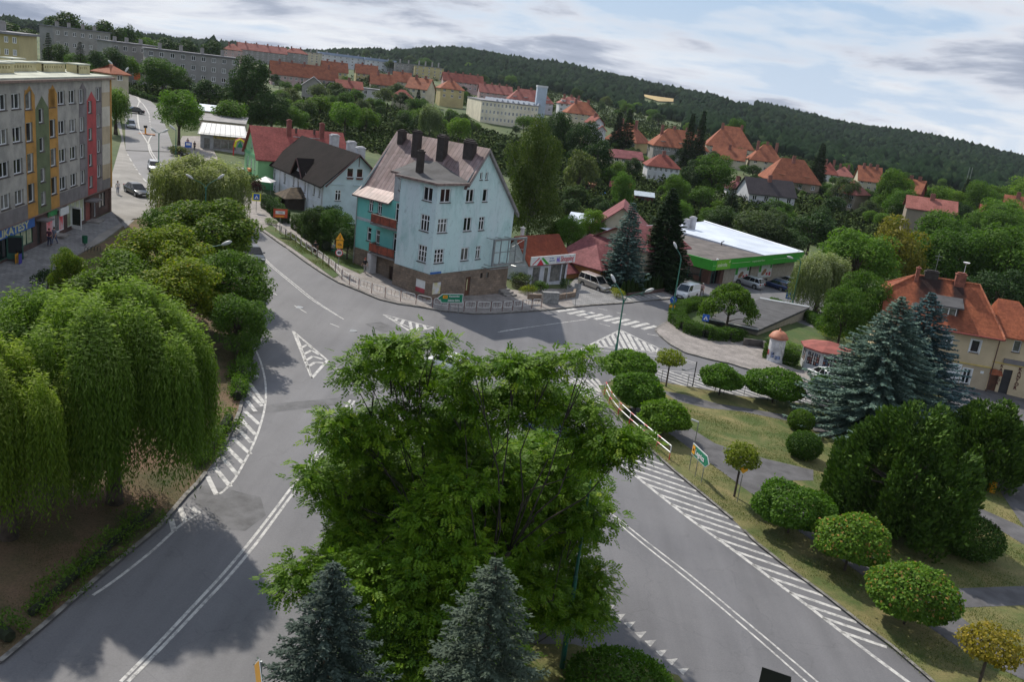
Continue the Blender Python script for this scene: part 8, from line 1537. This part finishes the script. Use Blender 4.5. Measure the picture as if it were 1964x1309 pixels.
yew(1712,1010,1566,1850,728,95,'huge dark green yew in the middle of the lawn');yew(1872,915,1788,1964,742,96,'dark yew farther right, behind the huge one',n=30000)
def clipped(px,py,wpx,hpx,label,mat='hedge',flat=.8):
 p=G(px,py,.1);D=math. hypot(p. x,p. y)*1.05;Wd=wpx*D/FPX;H=hpx*D/FPX*.85;rng=np. random. default_rng(int(px));n=int(2600*min(3,Wd));d=nrm(rng. normal(size=(n,3)));P=d*np. array([Wd/2,Wd/2,H/2])*(1+.05*rng. normal(size=(n,1)))+np. array([0,0,H/2]);P=P[P[:,2]>.02];n=len(P);d=P-np. array([0,0,H/2])
 t=thing('clipped_shrub',label,'shrub',p);mkobj('crown',leafmesh('crown',P,rng. normal(size=(n,3)),nrm(d)+rng. normal(size=(n,3))*.3,.16,.1,np. clip(rng. normal(.45,.2,n),0,1),LM[mat]),t);b=MB();b. tube([(0,0,-.1),(0,0,H*.4)],.06,6);b. build('trunk',BARK,t);return t
clipped(1533,826,44,44,'small clipped round bush on the lawn, the farther of two');clipped(1538,878,60,56,'clipped round bush on the lawn, the nearer of two');clipped(1186,1338,225,76,'bright low rounded evergreen bush at the bottom edge by the tall lamp post','bright');clipped(1855,1064,100,78,'large oval clipped bush in the shaded right lawn','yew')
# hedges
def hedge(pts,wd,h,label,mat='hedge',dens=260,leaf=.16,jag=.08,dz=.1,cat='hedge',core=True):
 P0=[G(x,y,dz)for x,y in pts];rng=np. random. default_rng(abs(int(pts[0][0])));PP=[];NN=[];o=P0[0]
 for a,b_ in zip(P0,P0[1:]):
  e=b_-a;L_=e. length;ex=np. array(e. normalized());s=np. array([-ex[1],ex[0],0]);area=L_*(wd+2*h)
  n=int(area*dens);u=rng. random(n)*L_;v=rng. random(n)*(wd+2*h);side=np. where(v<h,-1,np. where(v>h+wd,1,0));off=np. where(side==0,v-h-wd/2,side*wd/2);z=np. where(side==0,h,np. where(side<0,v,v-h-wd))
  p=np. array(a-o)[None]+ex[None]*u[:,None]+s[None]*off[:,None]+np. array([0,0,1])[None]*z[:,None];bul=(np. sin(u*2.1)+np. sin(u*.9+1))*jag;nn=s[None]*side[:,None]+np. array([0,0,1])[None]*(side==0)[:,None];p=p+nn*(bul[:,None]+rng. normal(size=(n,1))*jag*.8);PP. append(p);NN. append(nn+rng. normal(size=(n,3))*.5)
 P=np. concatenate(PP);n=len(P);t=thing('hedge',label,cat,o);mkobj('foliage',leafmesh('foliage',P,rng. normal(size=(n,3)),np. concatenate(NN),leaf*(.7+.6*rng. random(n)),leaf*.62,np. clip(rng. normal(.45,.22,n),0,1),LM[mat]),t)
 b=MB()
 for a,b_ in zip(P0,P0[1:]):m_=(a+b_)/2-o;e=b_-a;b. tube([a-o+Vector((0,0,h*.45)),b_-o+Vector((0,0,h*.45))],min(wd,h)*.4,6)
 b. build('dark_core',LEAFD,t);return t  # solid dark core filling the hedge behind its leaf shell
LEAFD=plain('hedge_dark_core',(.018,.026,.009),.95,.2,3)
hedge([(1300,600),(1296,618),(1315,636),(1350,648),(1390,652),(1420,650)],1.7,1.1,'curved clipped hedge wrapping the pavement corner');hedge([(1300,600),(1330,592),(1360,588)],1.6,1.2,'upper part of the hedge behind the umbrella-shaped tree');hedge([(1462,684),(1500,694),(1530,702)],1.2,1.3,'low hedge behind the advertising column and kiosk')
hedge([(1475,588),(1520,598),(1560,618),(1590,640)],1.8,1.,'hedge along the side street beyond the flat grey roof','mid')
hedge([(510,398),(530,415),(548,430)],1.2,1.6,'dark green hedge in front of the white house, left of its steps','dark');hedge([(570,438),(590,455),(612,472),(626,484)],1.4,1.7,'square-cut hedge in front of the white house, right of its steps','dark')
hedge([(472,660),(466,720),(455,770)],.9,.8,'low rough hedge along the left kerb, upper stretch','mid',160,.18,.2);hedge([(440,810),(405,860),(378,895)],.9,.7,'low rough hedge along the left kerb, middle stretch','mid',160,.15,.2);hedge([(290,985),(220,1045),(140,1115),(60,1185)],.9,.45,'low creeping hedge along the left kerb, lower stretch','mid',170,.13,.22)
hedge([(-10,1210),(20,1235)],.8,.6,'short clipped hedge at the lower left edge','mid',200,.13,.15)
hedge([(245,178),(275,188),(300,196)],1.5,1.2,'dark hedge inside the bend of the upper road','dark',60,.35,.1)
def thuja(px,py,hpx,i):
 p=G(px,py,.1);D=math. hypot(p. x,p. y);H=hpx*D/FPX;key='thuja'
 if key not in PROTO:
  rng=np. random. default_rng(3);n=1800;z=rng. random(n)**.8;rad=.42*(1-z)**.55*(.9+.2*rng. random(n));a=rng. uniform(0,2*PI,n);P=np. stack([np. cos(a)*rad,np. sin(a)*rad,z*3],1);PROTO[key]=(leafmesh('crown',P,np. stack([np. cos(a)*.3,np. sin(a)*.3,np. ones(n)],1),np. stack([np. cos(a),np. sin(a),rng. normal(size=n)*.4],1),.22,.1,np. clip(rng. normal(.45,.2,n),0,1),LM['dark']),straight_trunk(3,.04),3.1,.9)
 return spawn(key,p,H,.85,'narrow dark thuja in the row in front of the orange house','thuja','thuja','thujas in a row by the orange house')
for i in range(10):thuja(1194+i*8.,566-i*1.,26+(i%3)*3,i)
# individually seen trees
NT=[('g',343,163,280,92,'bright green round tree on the pavement beside the pale metal-roofed shop'),('h',312,108,190,92,'mid-green round tree inside the upper road bend'),('i',215,86,168,66,'dark round tree in front of the blank grey gable'),('i',480,98,250,88,'very dark tall tree left of the pink row house'),('i',520,175,262,90,'dark tree below the pink row house, beside the tall one'),('a',440,190,262,70,'bushy tree behind the shop sheds'),('h',560,200,262,70,'green tree above the ridge of the green house'),('c',400,150,215,60,'dark tree in front of the grey terrace, left'),('c',445,165,225,60,'dark tree in front of the grey terrace, right'),('i',1062,205,330,88,'dense dark tree right of the tall birch-like tree'),('i',1110,222,345,80,'dark tree left of the white gabled house'),('c',1138,262,360,60,'dark tree below the small white houses'),('d',1105,285,392,70,'grey-green loose tree beside the birch-like tree'),('h',1400,222,300,44,'tall round tree standing in front of the large orange roofs'),('h',1702,317,425,72,'big dark green tree right of the brownish house'),('m',1612,336,410,62,'pale grey-green tree in front of the brownish house'),('a',1790,352,425,48,'light green tree left of the antenna mast'),('g',1625,425,590,165,'broad silvery light-green lime tree right of the supermarket'),('y',1700,412,585,120,'olive-yellow tree in the park above the cream house'),('h',1795,425,600,150,'dark green park tree with yellowish top behind the cream house'),('h',1790,395,560,140,'green park tree right of the olive-yellow one'),('h',1900,418,620,150,'green park tree above the right end of the orange roof'),('g',1985,440,640,150,'park tree cut off by the right edge'),('i',1890,500,660,140,'deep green park tree just above the orange ridge'),('k',1632,505,680,105,'bright-edged green tree between the willow and the blue spruces'),('h',1600,540,690,90,'green tree behind the kiosk'),('m',1445,398,500,120,'dull grey-green round tree above the supermarket roof'),('c',1545,400,500,90,'dark tree behind the right end of the supermarket'),('i',1500,430,510,90,'dark tree directly behind the supermarket roof edge'),('i',1380,390,470,90,'dark tree above the white supermarket roof'),('k',642,396,482,70,'leafy dark tree between the white house and the turquoise house'),('i',600,390,470,60,'leafy shrub-like tree beside the wooden porch'),('i',665,430,500,60,'dark tree close to the left corner of the turquoise house'),('g',1085,405,500,70,'light green tree behind the shopping pavilion'),('g',1130,395,470,60,'bright bushy tree behind the maroon-roofed house'),('f',1065,420,490,50,'dark plum-like tree behind the shopping pavilion'),('g',1185,320,420,50,'green garden tree near the red-roofed shed'),('b',660,190,268,60,'large light green tree in the middle of the gardens'),('a',700,205,262,50,'garden tree right of the large light green one'),('e',585,190,240,50,'dark garden tree below the grey gabled house'),('g',1300,378,450,48,'light yellow-green tree right of the dark spruce'),('i',1330,300,395,75,'dark green tree above the supermarket'),('h',1360,290,400,90,'mid-green tree cluster below the large villa'),('h',1290,330,410,60,'green tree in front of the red-roofed house')]
for key,cx,yt,yb,wd,lab in NT:tree_px(key,cx,yt,yb,wd,lab)
scene_done=0
tree_px('w',822,193,275,44,'round pale willow left of the cream factory','weeping_willow');tree_px('b',878,220,285,48,'rounded bright tree at the foot of the cream factory')
for a in[(1178,212,300,36,'dark spruce pair by the tiny white house, left'),(1196,205,305,36,'dark spruce pair by the tiny white house, right'),(1312,213,330,32,'black spruce behind the long villa, left'),(1332,208,330,32,'black spruce behind the long villa, right'),(1560,270,372,38,'tall black spruce beside the brown house'),(1395,348,432,46,'dark spruce left of the white balcony house'),(1838,338,425,30,'narrow dark spruce beside the antenna mast'),(62,72,170,34,'dark spruce behind the yellow block roof'),(95,60,180,40,'tall dark spruce behind the apartment block roof'),(155,78,170,46,'dark spruce between round trees behind the apartment block'),(800,170,215,18,'narrow garden conifer below the upper houses')]:
 tree_px('s' if a[3]<40 else 'sd',*a,name='dark_spruce',cat='spruce tree')
for a in[('c',125,18,110,78,430,'great dark tree on the skyline, leftmost'),('c',208,36,100,66,440,'dark arching tree on the skyline beside the great one'),('e',255,46,105,38,450,'narrow dark tree on the skyline'),('c',310,68,110,60,470,'low dark tree on the skyline above the grey terrace'),('c',355,72,115,50,470,'small dark skyline tree above the terrace'),('c',405,74,120,50,480,'round dark tree at the right end of the terrace skyline'),('c',25,40,95,80,400,'dark trees above the yellow block at the left edge'),('c',170,45,105,50,430,'dark skyline tree between the great one and the arching one'),('b',160,118,170,80,300,'pale green trees behind the apartment block roof'),('a',245,105,160,50,330,'green tree in front of the terrace'),('a',280,70,110,50,450,'dull green skyline tree'),('i',112,78,172,62,310,'dark tree in front of the farthest grey block section'),('i',186,92,172,56,300,'dark tree before the middle of the grey block, left'),('h',150,100,172,50,290,'green tree just above the apartment block roof')]:
 tree_px(a[0],a[1],a[2],a[3],a[4],a[6],r=a[5])
def birch(bx,by,x0,x1,yt,seed,label):
 p=G(bx,by);rr=math. hypot(p. x,p. y);H=at_r((x0+x1)/2,yt,rr). z-p. z;Wd=(x1-x0)*rr/FPX;rng=np. random. default_rng(seed);lb=[]
 for i in range(95):
  a=rng. uniform(0,2*PI);z=rng. uniform(.12,.97);prof=math. sin(min(1,(1-z)*1.9+.12)*PI/2)*(.75+.25*math. sin(z*9));f=math. sqrt(rng. random());lb. append((math. cos(a)*f*Wd*.46*prof,math. sin(a)*f*Wd*.46*prof,z*H*.97,1.15*rng. uniform(.7,1.2)))
 P,A,Nn,L,W,T=lobe_leaves(rng,lb,40000,.28,.5,up=.3,shell=.5,jit=.6,droop=.8,squash=1.5);t=thing('birch_tree',label,'tree',p);mkobj('crown',leafmesh('crown',P,A,Nn,L,W,T,LM['pale2']),t);mkobj('trunk',trunk_mesh(rng,H,.22,lb[::4],mat=BARK2,zsplit=.2),t)
LM['pale2']=leaf_mat('leaf_birch',(.032,.062,.012),(.078,.118,.022),(.14,.17,.045),trans=.25);birch(1008,474,928,1084,224,97,'tall loose birch-like tree right behind the turquoise house')
def umbrella(bx,by,x0,x1,y0,y1,seed,label):
 p=G(bx,by,.1);rr=math. hypot(p. x,p. y);D=rr*1.03;H=at_r((x0+x1)/2,y0,rr). z-p. z;Wd=(x1-x0)*D/FPX;zb_=max(.6,at_r((x0+x1)/2,y1,rr). z-p. z);rng=np. random. default_rng(seed);lb=[]
 for i in range(70):a=rng. uniform(0,2*PI);f=math. sqrt(rng. random());z=H-.5-(H-zb_-.6)*f**2.4*.9*rng. uniform(.75,1.);lb. append((math. cos(a)*f*Wd*.44,math. sin(a)*f*Wd*.44,z,.62))
 P,A,Nn,L,W,T=lobe_leaves(rng,lb,13000,.24,.6,up=.4,shell=.5,droop=.6,squash=1.);t=thing('umbrella_tree',label,'tree',p);mkobj('crown',leafmesh('crown',P,A,Nn,L,W,T,LM['mid']),t);mkobj('trunk',trunk_mesh(rng,H,.16,lb[::4],zsplit=.4),t)
umbrella(1392,634,1338,1452,544,630,98,'dome-shaped drooping tree beside the curved hedge')
for key,x,y,w_,h_,lab in[('bf',1000,552,44,34,'white-flowering rose bush in the shop garden'),('by',1012,566,34,22,'lime-yellow bush in the shop garden'),('bu',1035,562,40,26,'green bush in front of the shopping pavilion'),('bd',1083,560,24,30,'dark round shrub by the driveway'),('bd',990,545,40,26,'dark green bush by the corner house steps'),('by',1182,572,34,22,'yellow-green low shrub beside the silver-brown minivan'),('bf',470,370,60,46,'white blossoming bush by the upper street'),('br',490,378,34,34,'dark purple-red shrub beside the white tent'),('bd',505,355,40,42,'dark bush in front of the green house'),('bu',530,402,34,26,'green bush at the porch of the white house'),('bd',690,482,50,36,'bush at the foot of the turquoise house wall'),('by',1590,650,60,26,'yellow-green shrubs behind the kiosk'),('bu',1620,640,70,30,'green shrubs behind the kiosk and the flat roof'),('bu',1640,700,60,40,'bush between the kiosk and the blue spruce'),('by',1770,770,60,36,'yellowish bush under the blue spruces by the cream house'),('bb',520,432,24,16,'small green weeds clump by the railing'),('bu',640,430,60,40,'leafy shrub below the window of the white house'),('bf',343,300,40,24,'white blossoming bush by the roadside tree'),('bf',1125,440,36,30,'cream-flowering bush by the maroon roof'),('bb',1500,668,70,18,'low green planting below the flat roof')]:
 tree_px(key,x,y-h_,y,w_,lab,'bush','bush')
 # garden trees between the houses (shared kinds)
rg=random. Random(12)
def inpoly(x,y,P):
 c=False;j=len(P)-1
 for i in range(len(P)):
  if(P[i][1]>y)!=(P[j][1]>y)and x<(P[j][0]-P[i][0])*(y-P[i][1])/(P[j][1]-P[i][1])+P[i][0]:c=not c
  j=i
 return c
BLD=[(o. matrix_world. translation. copy()if False else o. location. copy())for o in C. objects if o. type=='EMPTY' and o. get('category')in('house','row house','apartment block','factory','building','shed')]
REG=[([(455,232),(560,205),(640,190),(700,188),(760,195),(880,250),(955,262),(965,300),(935,275),(880,280),(750,262),(650,255),(560,238),(470,240)],62,(20,44),'bushy green tree among the garden plots behind the street houses','trees in the gardens behind the street'),([(1085,330),(1150,330),(1230,352),(1310,372),(1400,425),(1560,420),(1640,410),(1720,425),(1740,470),(1640,440),(1560,470),(1500,468),(1380,452),(1300,440),(1200,430),(1090,430)],60,(22,52),'green tree on the slope of gardens above the supermarket','trees on the garden slope'),([(960,262),(1150,310),(1230,330),(1440,345),(1440,375),(1560,395),(1700,400),(1900,425),(1900,405),(1640,370),(1560,350),(1440,318),(1350,305),(1240,290),(1140,262),(1080,240)],88,(14,34),'dark leafy tree between the orange-roofed houses','trees between the orange-roofed houses'),([(560,190),(640,184),(760,190),(900,200),(900,180),(790,165),(700,160),(560,165),(500,150),(450,120)],45,(10,24),'small far tree between the upper red-roofed rows','trees among the upper rows'),([(560,118),(700,140),(900,165),(1060,215),(1150,235),(1240,268),(1350,300),(1450,318),(1640,345),(1900,392),(1900,372),(1640,318),(1440,275),(1330,225),(1200,200),(1080,185),(900,140),(700,118)],66,(12,26),'dark tree at the foot of the wooded hill behind the houses','trees at the foot of the hill'),([(235,172),(300,182),(440,200),(560,240),(560,200),(440,175),(300,165)],22,(20,40),'leafy tree on the slope below the grey terrace','trees below the grey terrace'),([(1700,395),(1990,430),(1990,560),(1880,520),(1700,470)],26,(50,90),'leafy park tree in the mass on the right','park trees on the right')]
nn_=0
for poly,cnt,(h0,h1),lab,grp in REG:
 xs=[p[0]for p in poly];ys=[p[1]for p in poly];got=0;tries=0
 while got<cnt and tries<3000:
  tries+=1;x=rg. uniform(min(xs),max(xs));y=rg. uniform(min(ys),max(ys))
  if not inpoly(x,y,poly):continue
  p=G(x,y)
  if any((p. x-q. x)**2+(p. y-q. y)**2<60 for q in BLD):continue
  hp=rg. uniform(h0,h1);big=h0>=50;hill_='orange-roofed' in grp or 'foot' in grp;key=rg. choice(['h','g','g','h','i'])if big else rg. choice(['a','b','c','d','e','f','c','f','a']if grp!='trees between the orange-roofed houses' else['c','e','f','a','c'])
  rr=math. hypot(p. x,p. y);D=rr*1.;H=hp*D/FPX;spawn(key,p,H,H*rg. uniform(.75,1.15),lab,'park_tree' if big else('hillside_tree' if hill_ else 'garden_tree'),'tree',grp);got+=1;nn_+=1
  # forest on the hills and undergrowth: too many to count
def inst_clumps(name,P,S,mats,seed,sub=1,flat=.8,kind='stuff',col=None):
 rng=np. random. default_rng(seed);import bmesh as bm_;
 base=[]
 for k in range(5):
  b_=bm_. new();bm_. ops. create_icosphere(b_,subdivisions=sub,radius=1.);vs=np. array([v. co[:]for v in b_. verts]);fs=np. array([[v. index for v in f. verts]for f in b_. faces]);b_. free();vs=vs*(1+.22*rng. normal(size=(len(vs),1)));vs[:,2]*=1.15;base. append((vs,fs))
 V=[];F=[];T=[];off=0;ki=rng. integers(0,5,len(P));ang=rng. uniform(0,6.28,len(P))
 for k in range(5):
  ix=np. where(ki==k)[0];vs,fs=base[k];n=len(ix)
  if not n:continue
  c,s=np. cos(ang[ix]),np. sin(ang[ix]);vx=vs[None,:,0]*c[:,None]-vs[None,:,1]*s[:,None];vy=vs[None,:,0]*s[:,None]+vs[None,:,1]*c[:,None];vz=np. broadcast_to(vs[None,:,2],vx. shape)
  W_=np. stack([vx,vy,vz],2)*S[ix][:,None,:]+P[ix][:,None,:];V. append(W_. reshape(-1,3));F. append((fs[None]+(np. arange(n)*len(vs))[:,None,None]+off). reshape(-1,3));T. append(np. repeat(np. clip(rng. normal(.45,.25,n),0,1),len(fs)));off+=n*len(vs)
 V=np. concatenate(V);F=np. concatenate(F);T=np. concatenate(T);me=bpy. data. meshes. new(name);me. vertices. add(len(V));me. vertices. foreach_set('co',V. reshape(-1). astype(np. float32));me. loops. add(F. size);me. loops. foreach_set('vertex_index',F. reshape(-1). astype(np. int32));me. polygons. add(len(F));me. polygons. foreach_set('loop_start',np. arange(0,F. size,3,dtype=np. int32));me. polygons. foreach_set('loop_total',np. full(len(F),3,dtype=np. int32))
 at=me. attributes. new('tint','FLOAT','FACE');at. data. foreach_set('value',T. astype(np. float32));me. materials. append(mats);me. update(calc_edges=True);o=mkobj(name,me);o['kind']=kind;return o
FORM=leaf_mat('forest_leaf',(.006,.015,.008),(.014,.03,.013),(.026,.042,.018),trans=0.,rough=.8,objvar=0.,spec=.02)
UNDM=leaf_mat('undergrowth_leaf',(.02,.04,.008),(.055,.085,.016),(.1,.12,.03),trans=0.,rough=.8,objvar=0.)
def vnoise(x,y):return math. sin(x*.011+1.3)*math. sin(y*.013)+.5*math. sin(x*.031+y*.02)
FIELD1=[G(x,y)for x,y in[(1223,181),(1255,186),(1299,192),(1290,197),(1262,196),(1240,189)]];FIELD2=[G(x,y)for x,y in[(1320,172),(1345,175),(1440,197),(1452,206),(1400,197),(1340,184)]]
def infield(x,y,F):return any(inpoly(x*k,y*k,[(p. x,p. y)for p in F])for k in(.99,1.,1.02,1.045,1.07,1.1,1.13,1.16,1.2))
rf_=np. random. default_rng(9);FP=[];FS=[]
while len(FP)<26000:
 r=math. sqrt(rf_. uniform(820**2,1760**2));a=rf_. uniform(-38,38);
 lim=1000 if a<-6 else(900 if a<4 else(760 if a<12 else 640))
 if r<lim+60*math. sin(a*1.7):continue
 x,y=r*math. sin(R(a)),r*math. cos(R(a))
 if infield(x,y,FIELD1)or infield(x,y,FIELD2):continue
 s=rf_. uniform(2.9,5.2)*(1+.25*vnoise(x,y));FP. append((x,y,gz(x,y)+s*.7));FS. append((s,s,s*rf_. uniform(1.,1.6)))
inst_clumps('forest',np. array(FP),np. array(FS),FORM,1)
FP=[];FS=[]
while len(FP)<2600:
 r=math. sqrt(rf_. uniform(640**2,900**2));a=rf_. uniform(9,34);x,y=r*math. sin(R(a)),r*math. cos(R(a));s=rf_. uniform(3.,5.2);FP. append((x,y,gz(x,y)+s*.6));FS. append((s,s,s*1.25))
inst_clumps('lower_forest',np. array(FP),np. array(FS),FORM,2)
def scrub(name,polys,n,s0,s1,mat,seed,leaves=46,dz=0.):
 rng=np. random. default_rng(seed);rnd=random. Random(seed);P=[];
 for poly,w_ in polys:
  xs=[p[0]for p in poly];ys=[p[1]for p in poly];got=0
  while got<int(n*w_):
   x=rnd. uniform(min(xs),max(xs));y=rnd. uniform(min(ys),max(ys))
   if inpoly(x,y,poly):p=G(x,y);P. append((p. x,p. y,p. z,rnd. uniform(s0,s1)*min(2.2,math. hypot(p. x,p. y)/170)));got+=1
 P=np. array(P);m=len(P);ix=np. repeat(np. arange(m),leaves);d=nrm(rng. normal(size=(len(ix),3)));d[:,2]=np. abs(d[:,2]);rad=P[ix,3][:,None];Q=P[ix,:3]+d*rad*np. array([1,1,.85])*(.7+.35*rng. random((len(ix),1)));tn=np. clip(np. repeat(rng. normal(.4,.22,m),leaves)+rng. normal(0,.12,len(ix)),0,1);L=rad[:,0]*.36*(.7+.6*rng. random(len(ix)))
 o=mkobj(name,leafmesh(name,Q,rng. normal(size=Q. shape),d+np. array([0,0,.3])+rng. normal(size=Q. shape)*.4,L,L*.7,tn,mat));o['kind']='stuff';return o
scrub('garden_undergrowth',[([(455,238),(560,205),(640,190),(890,240),(960,265),(1150,315),(1300,360),(1420,420),(1560,400),(1740,420),(1740,480),(1560,470),(1300,440),(1090,440),(960,330),(700,290),(560,240)],1.),([(1300,345),(1640,372),(1960,430),(1990,470),(1740,440),(1560,420),(1440,420)],.3),([(230,170),(440,200),(560,240),(450,235),(400,215),(345,200),(300,192)],.12),([(450,125),(560,170),(900,205),(900,180),(640,150),(560,150)],.2),([(560,118),(900,165),(1060,215),(1240,268),(1450,318),(1900,392),(1900,372),(1640,318),(1440,275),(1200,200),(900,140),(700,118)],.5)],2600,.9,1.9,UNDM,5)
scrub('park_undergrowth',[([(1560,620),(1640,640),(1700,560),(1990,640),(1990,480),(1740,440),(1600,480)],1.)],500,.9,1.6,UNDM,6)
WHEAT=plain('ripe_wheat',(.42,.31,.14),.95,.08,.02);MEAD=plain('hill_meadow',(.065,.105,.035),.95,.1,.02)
for F_,m_,nm in((FIELD1,WHEAT,'wheat_field'),(FIELD2,MEAD,'meadow')):
 cc=sum(F_,Vector())/len(F_);mb=MB();n=len(F_);ringv=[]
 for s_ in(0.,.25,.5,.75,1.):
  for p in F_:q=cc. lerp(p,s_)if s_ else cc;ringv. append((q. x,q. y,gz(q. x,q. y)+1.5))
 mb. add(ringv,[(i*n+k,i*n+(k+1)%n,(i+1)*n+(k+1)%n,(i+1)*n+k)for i in range(1,4)for k in range(n)]+[(k,n+(k+1)%n,n+k)for k in range(n)]);struct(mb. build(nm,m_))
def tufts(name,poly,n,mat,seed,h=.1,dz=.1):
 PTH=[[(v. co. x,v. co. y)for v in o. data. vertices]for o in C. objects if o. name. split('.')[0]=='path']
 rng=np. random. default_rng(seed);rnd=random. Random(seed);P=[];xs=[p[0]for p in poly];ys=[p[1]for p in poly];W_=[G(x,y)for x,y in poly];wx=[(p. x,p. y)for p in W_];x0,x1=min(p[0]for p in wx),max(p[0]for p in wx);y0,y1=min(p[1]for p in wx),max(p[1]for p in wx)
 while len(P)<n:
  x,y=rnd. uniform(x0,x1),rnd. uniform(y0,y1)
  if math. sin(x*.9+math. sin(y*.7)*2)+math. sin(y*1.1+x*.3)+rnd. uniform(-1.2,1.2)<.1:continue
  if inpoly(x,y,wx)and not any(inpoly(x,y,q)for q in PTH):P. append((x,y,gz(x,y)+dz))
 P=np. array(P);A=rng. normal(size=P. shape)*.5+np. array([0,0,1]);o=mkobj(name,leafmesh(name,P,A,rng. normal(size=P. shape),h*(.5+rng. random(len(P))),.03,np. clip(rng. normal(.5,.25,len(P)),0,1),mat));o['kind']='stuff'
GRM=leaf_mat('grass_blades',(.05,.085,.014),(.11,.13,.03),(.22,.18,.07),trans=.2,objvar=0.);SOM=leaf_mat('litter_blades',(.035,.05,.012),(.075,.065,.028),(.15,.1,.055),trans=.1,objvar=0.)
tufts('lawn_grass',[(1162,765),(1300,770),(1560,800),(1850,880),(1964,1000),(1990,1330),(1800,1330),(1590,1151),(1403,998),(1243,862)],42000,GRM,3,.09)
tufts('weeds_and_leaf_litter',[(0,1260),(180,1110),(300,1010),(378,925),(440,830),(468,700),(440,640),(300,700),(100,900),(-40,1000)],16000,SOM,4,.05)
tufts('verge_grass',[(545,452),(560,448),(640,520),(650,531),(640,536),(600,507),(560,478),(528,457)],3500,GRM,5,.16,.15)
tufts('verge_weeds',[(600,478),(640,505),(690,528),(705,520),(660,490)],1500,GRM,6,.16,.14)
# thin summer haze
hb=MB();hb. box(-2400,2400,-2400,2400,-110,130);hz=hb. build('haze',[])if False else None
me=bpy. data. meshes. new('haze');me. from_pydata(hb. v,[],hb. f);me. update();hz=mkobj('haze',me);hz['kind']='stuff'
hm=bpy. data. materials. new('haze_air');hm. use_nodes=True;t=hm. node_tree;t. nodes. clear();o=N(t,'ShaderNodeOutputMaterial');v=N(t,'ShaderNodeVolumePrincipled');v. inputs['Color']. default_value=(.8,.88,1.,1);v. inputs['Density']. default_value=.00004;v. inputs['Anisotropy']. default_value=.2;t. links. new(v. outputs[0],o. inputs['Volume']);me. materials. append(hm)
scene. cycles. volume_bounces=0
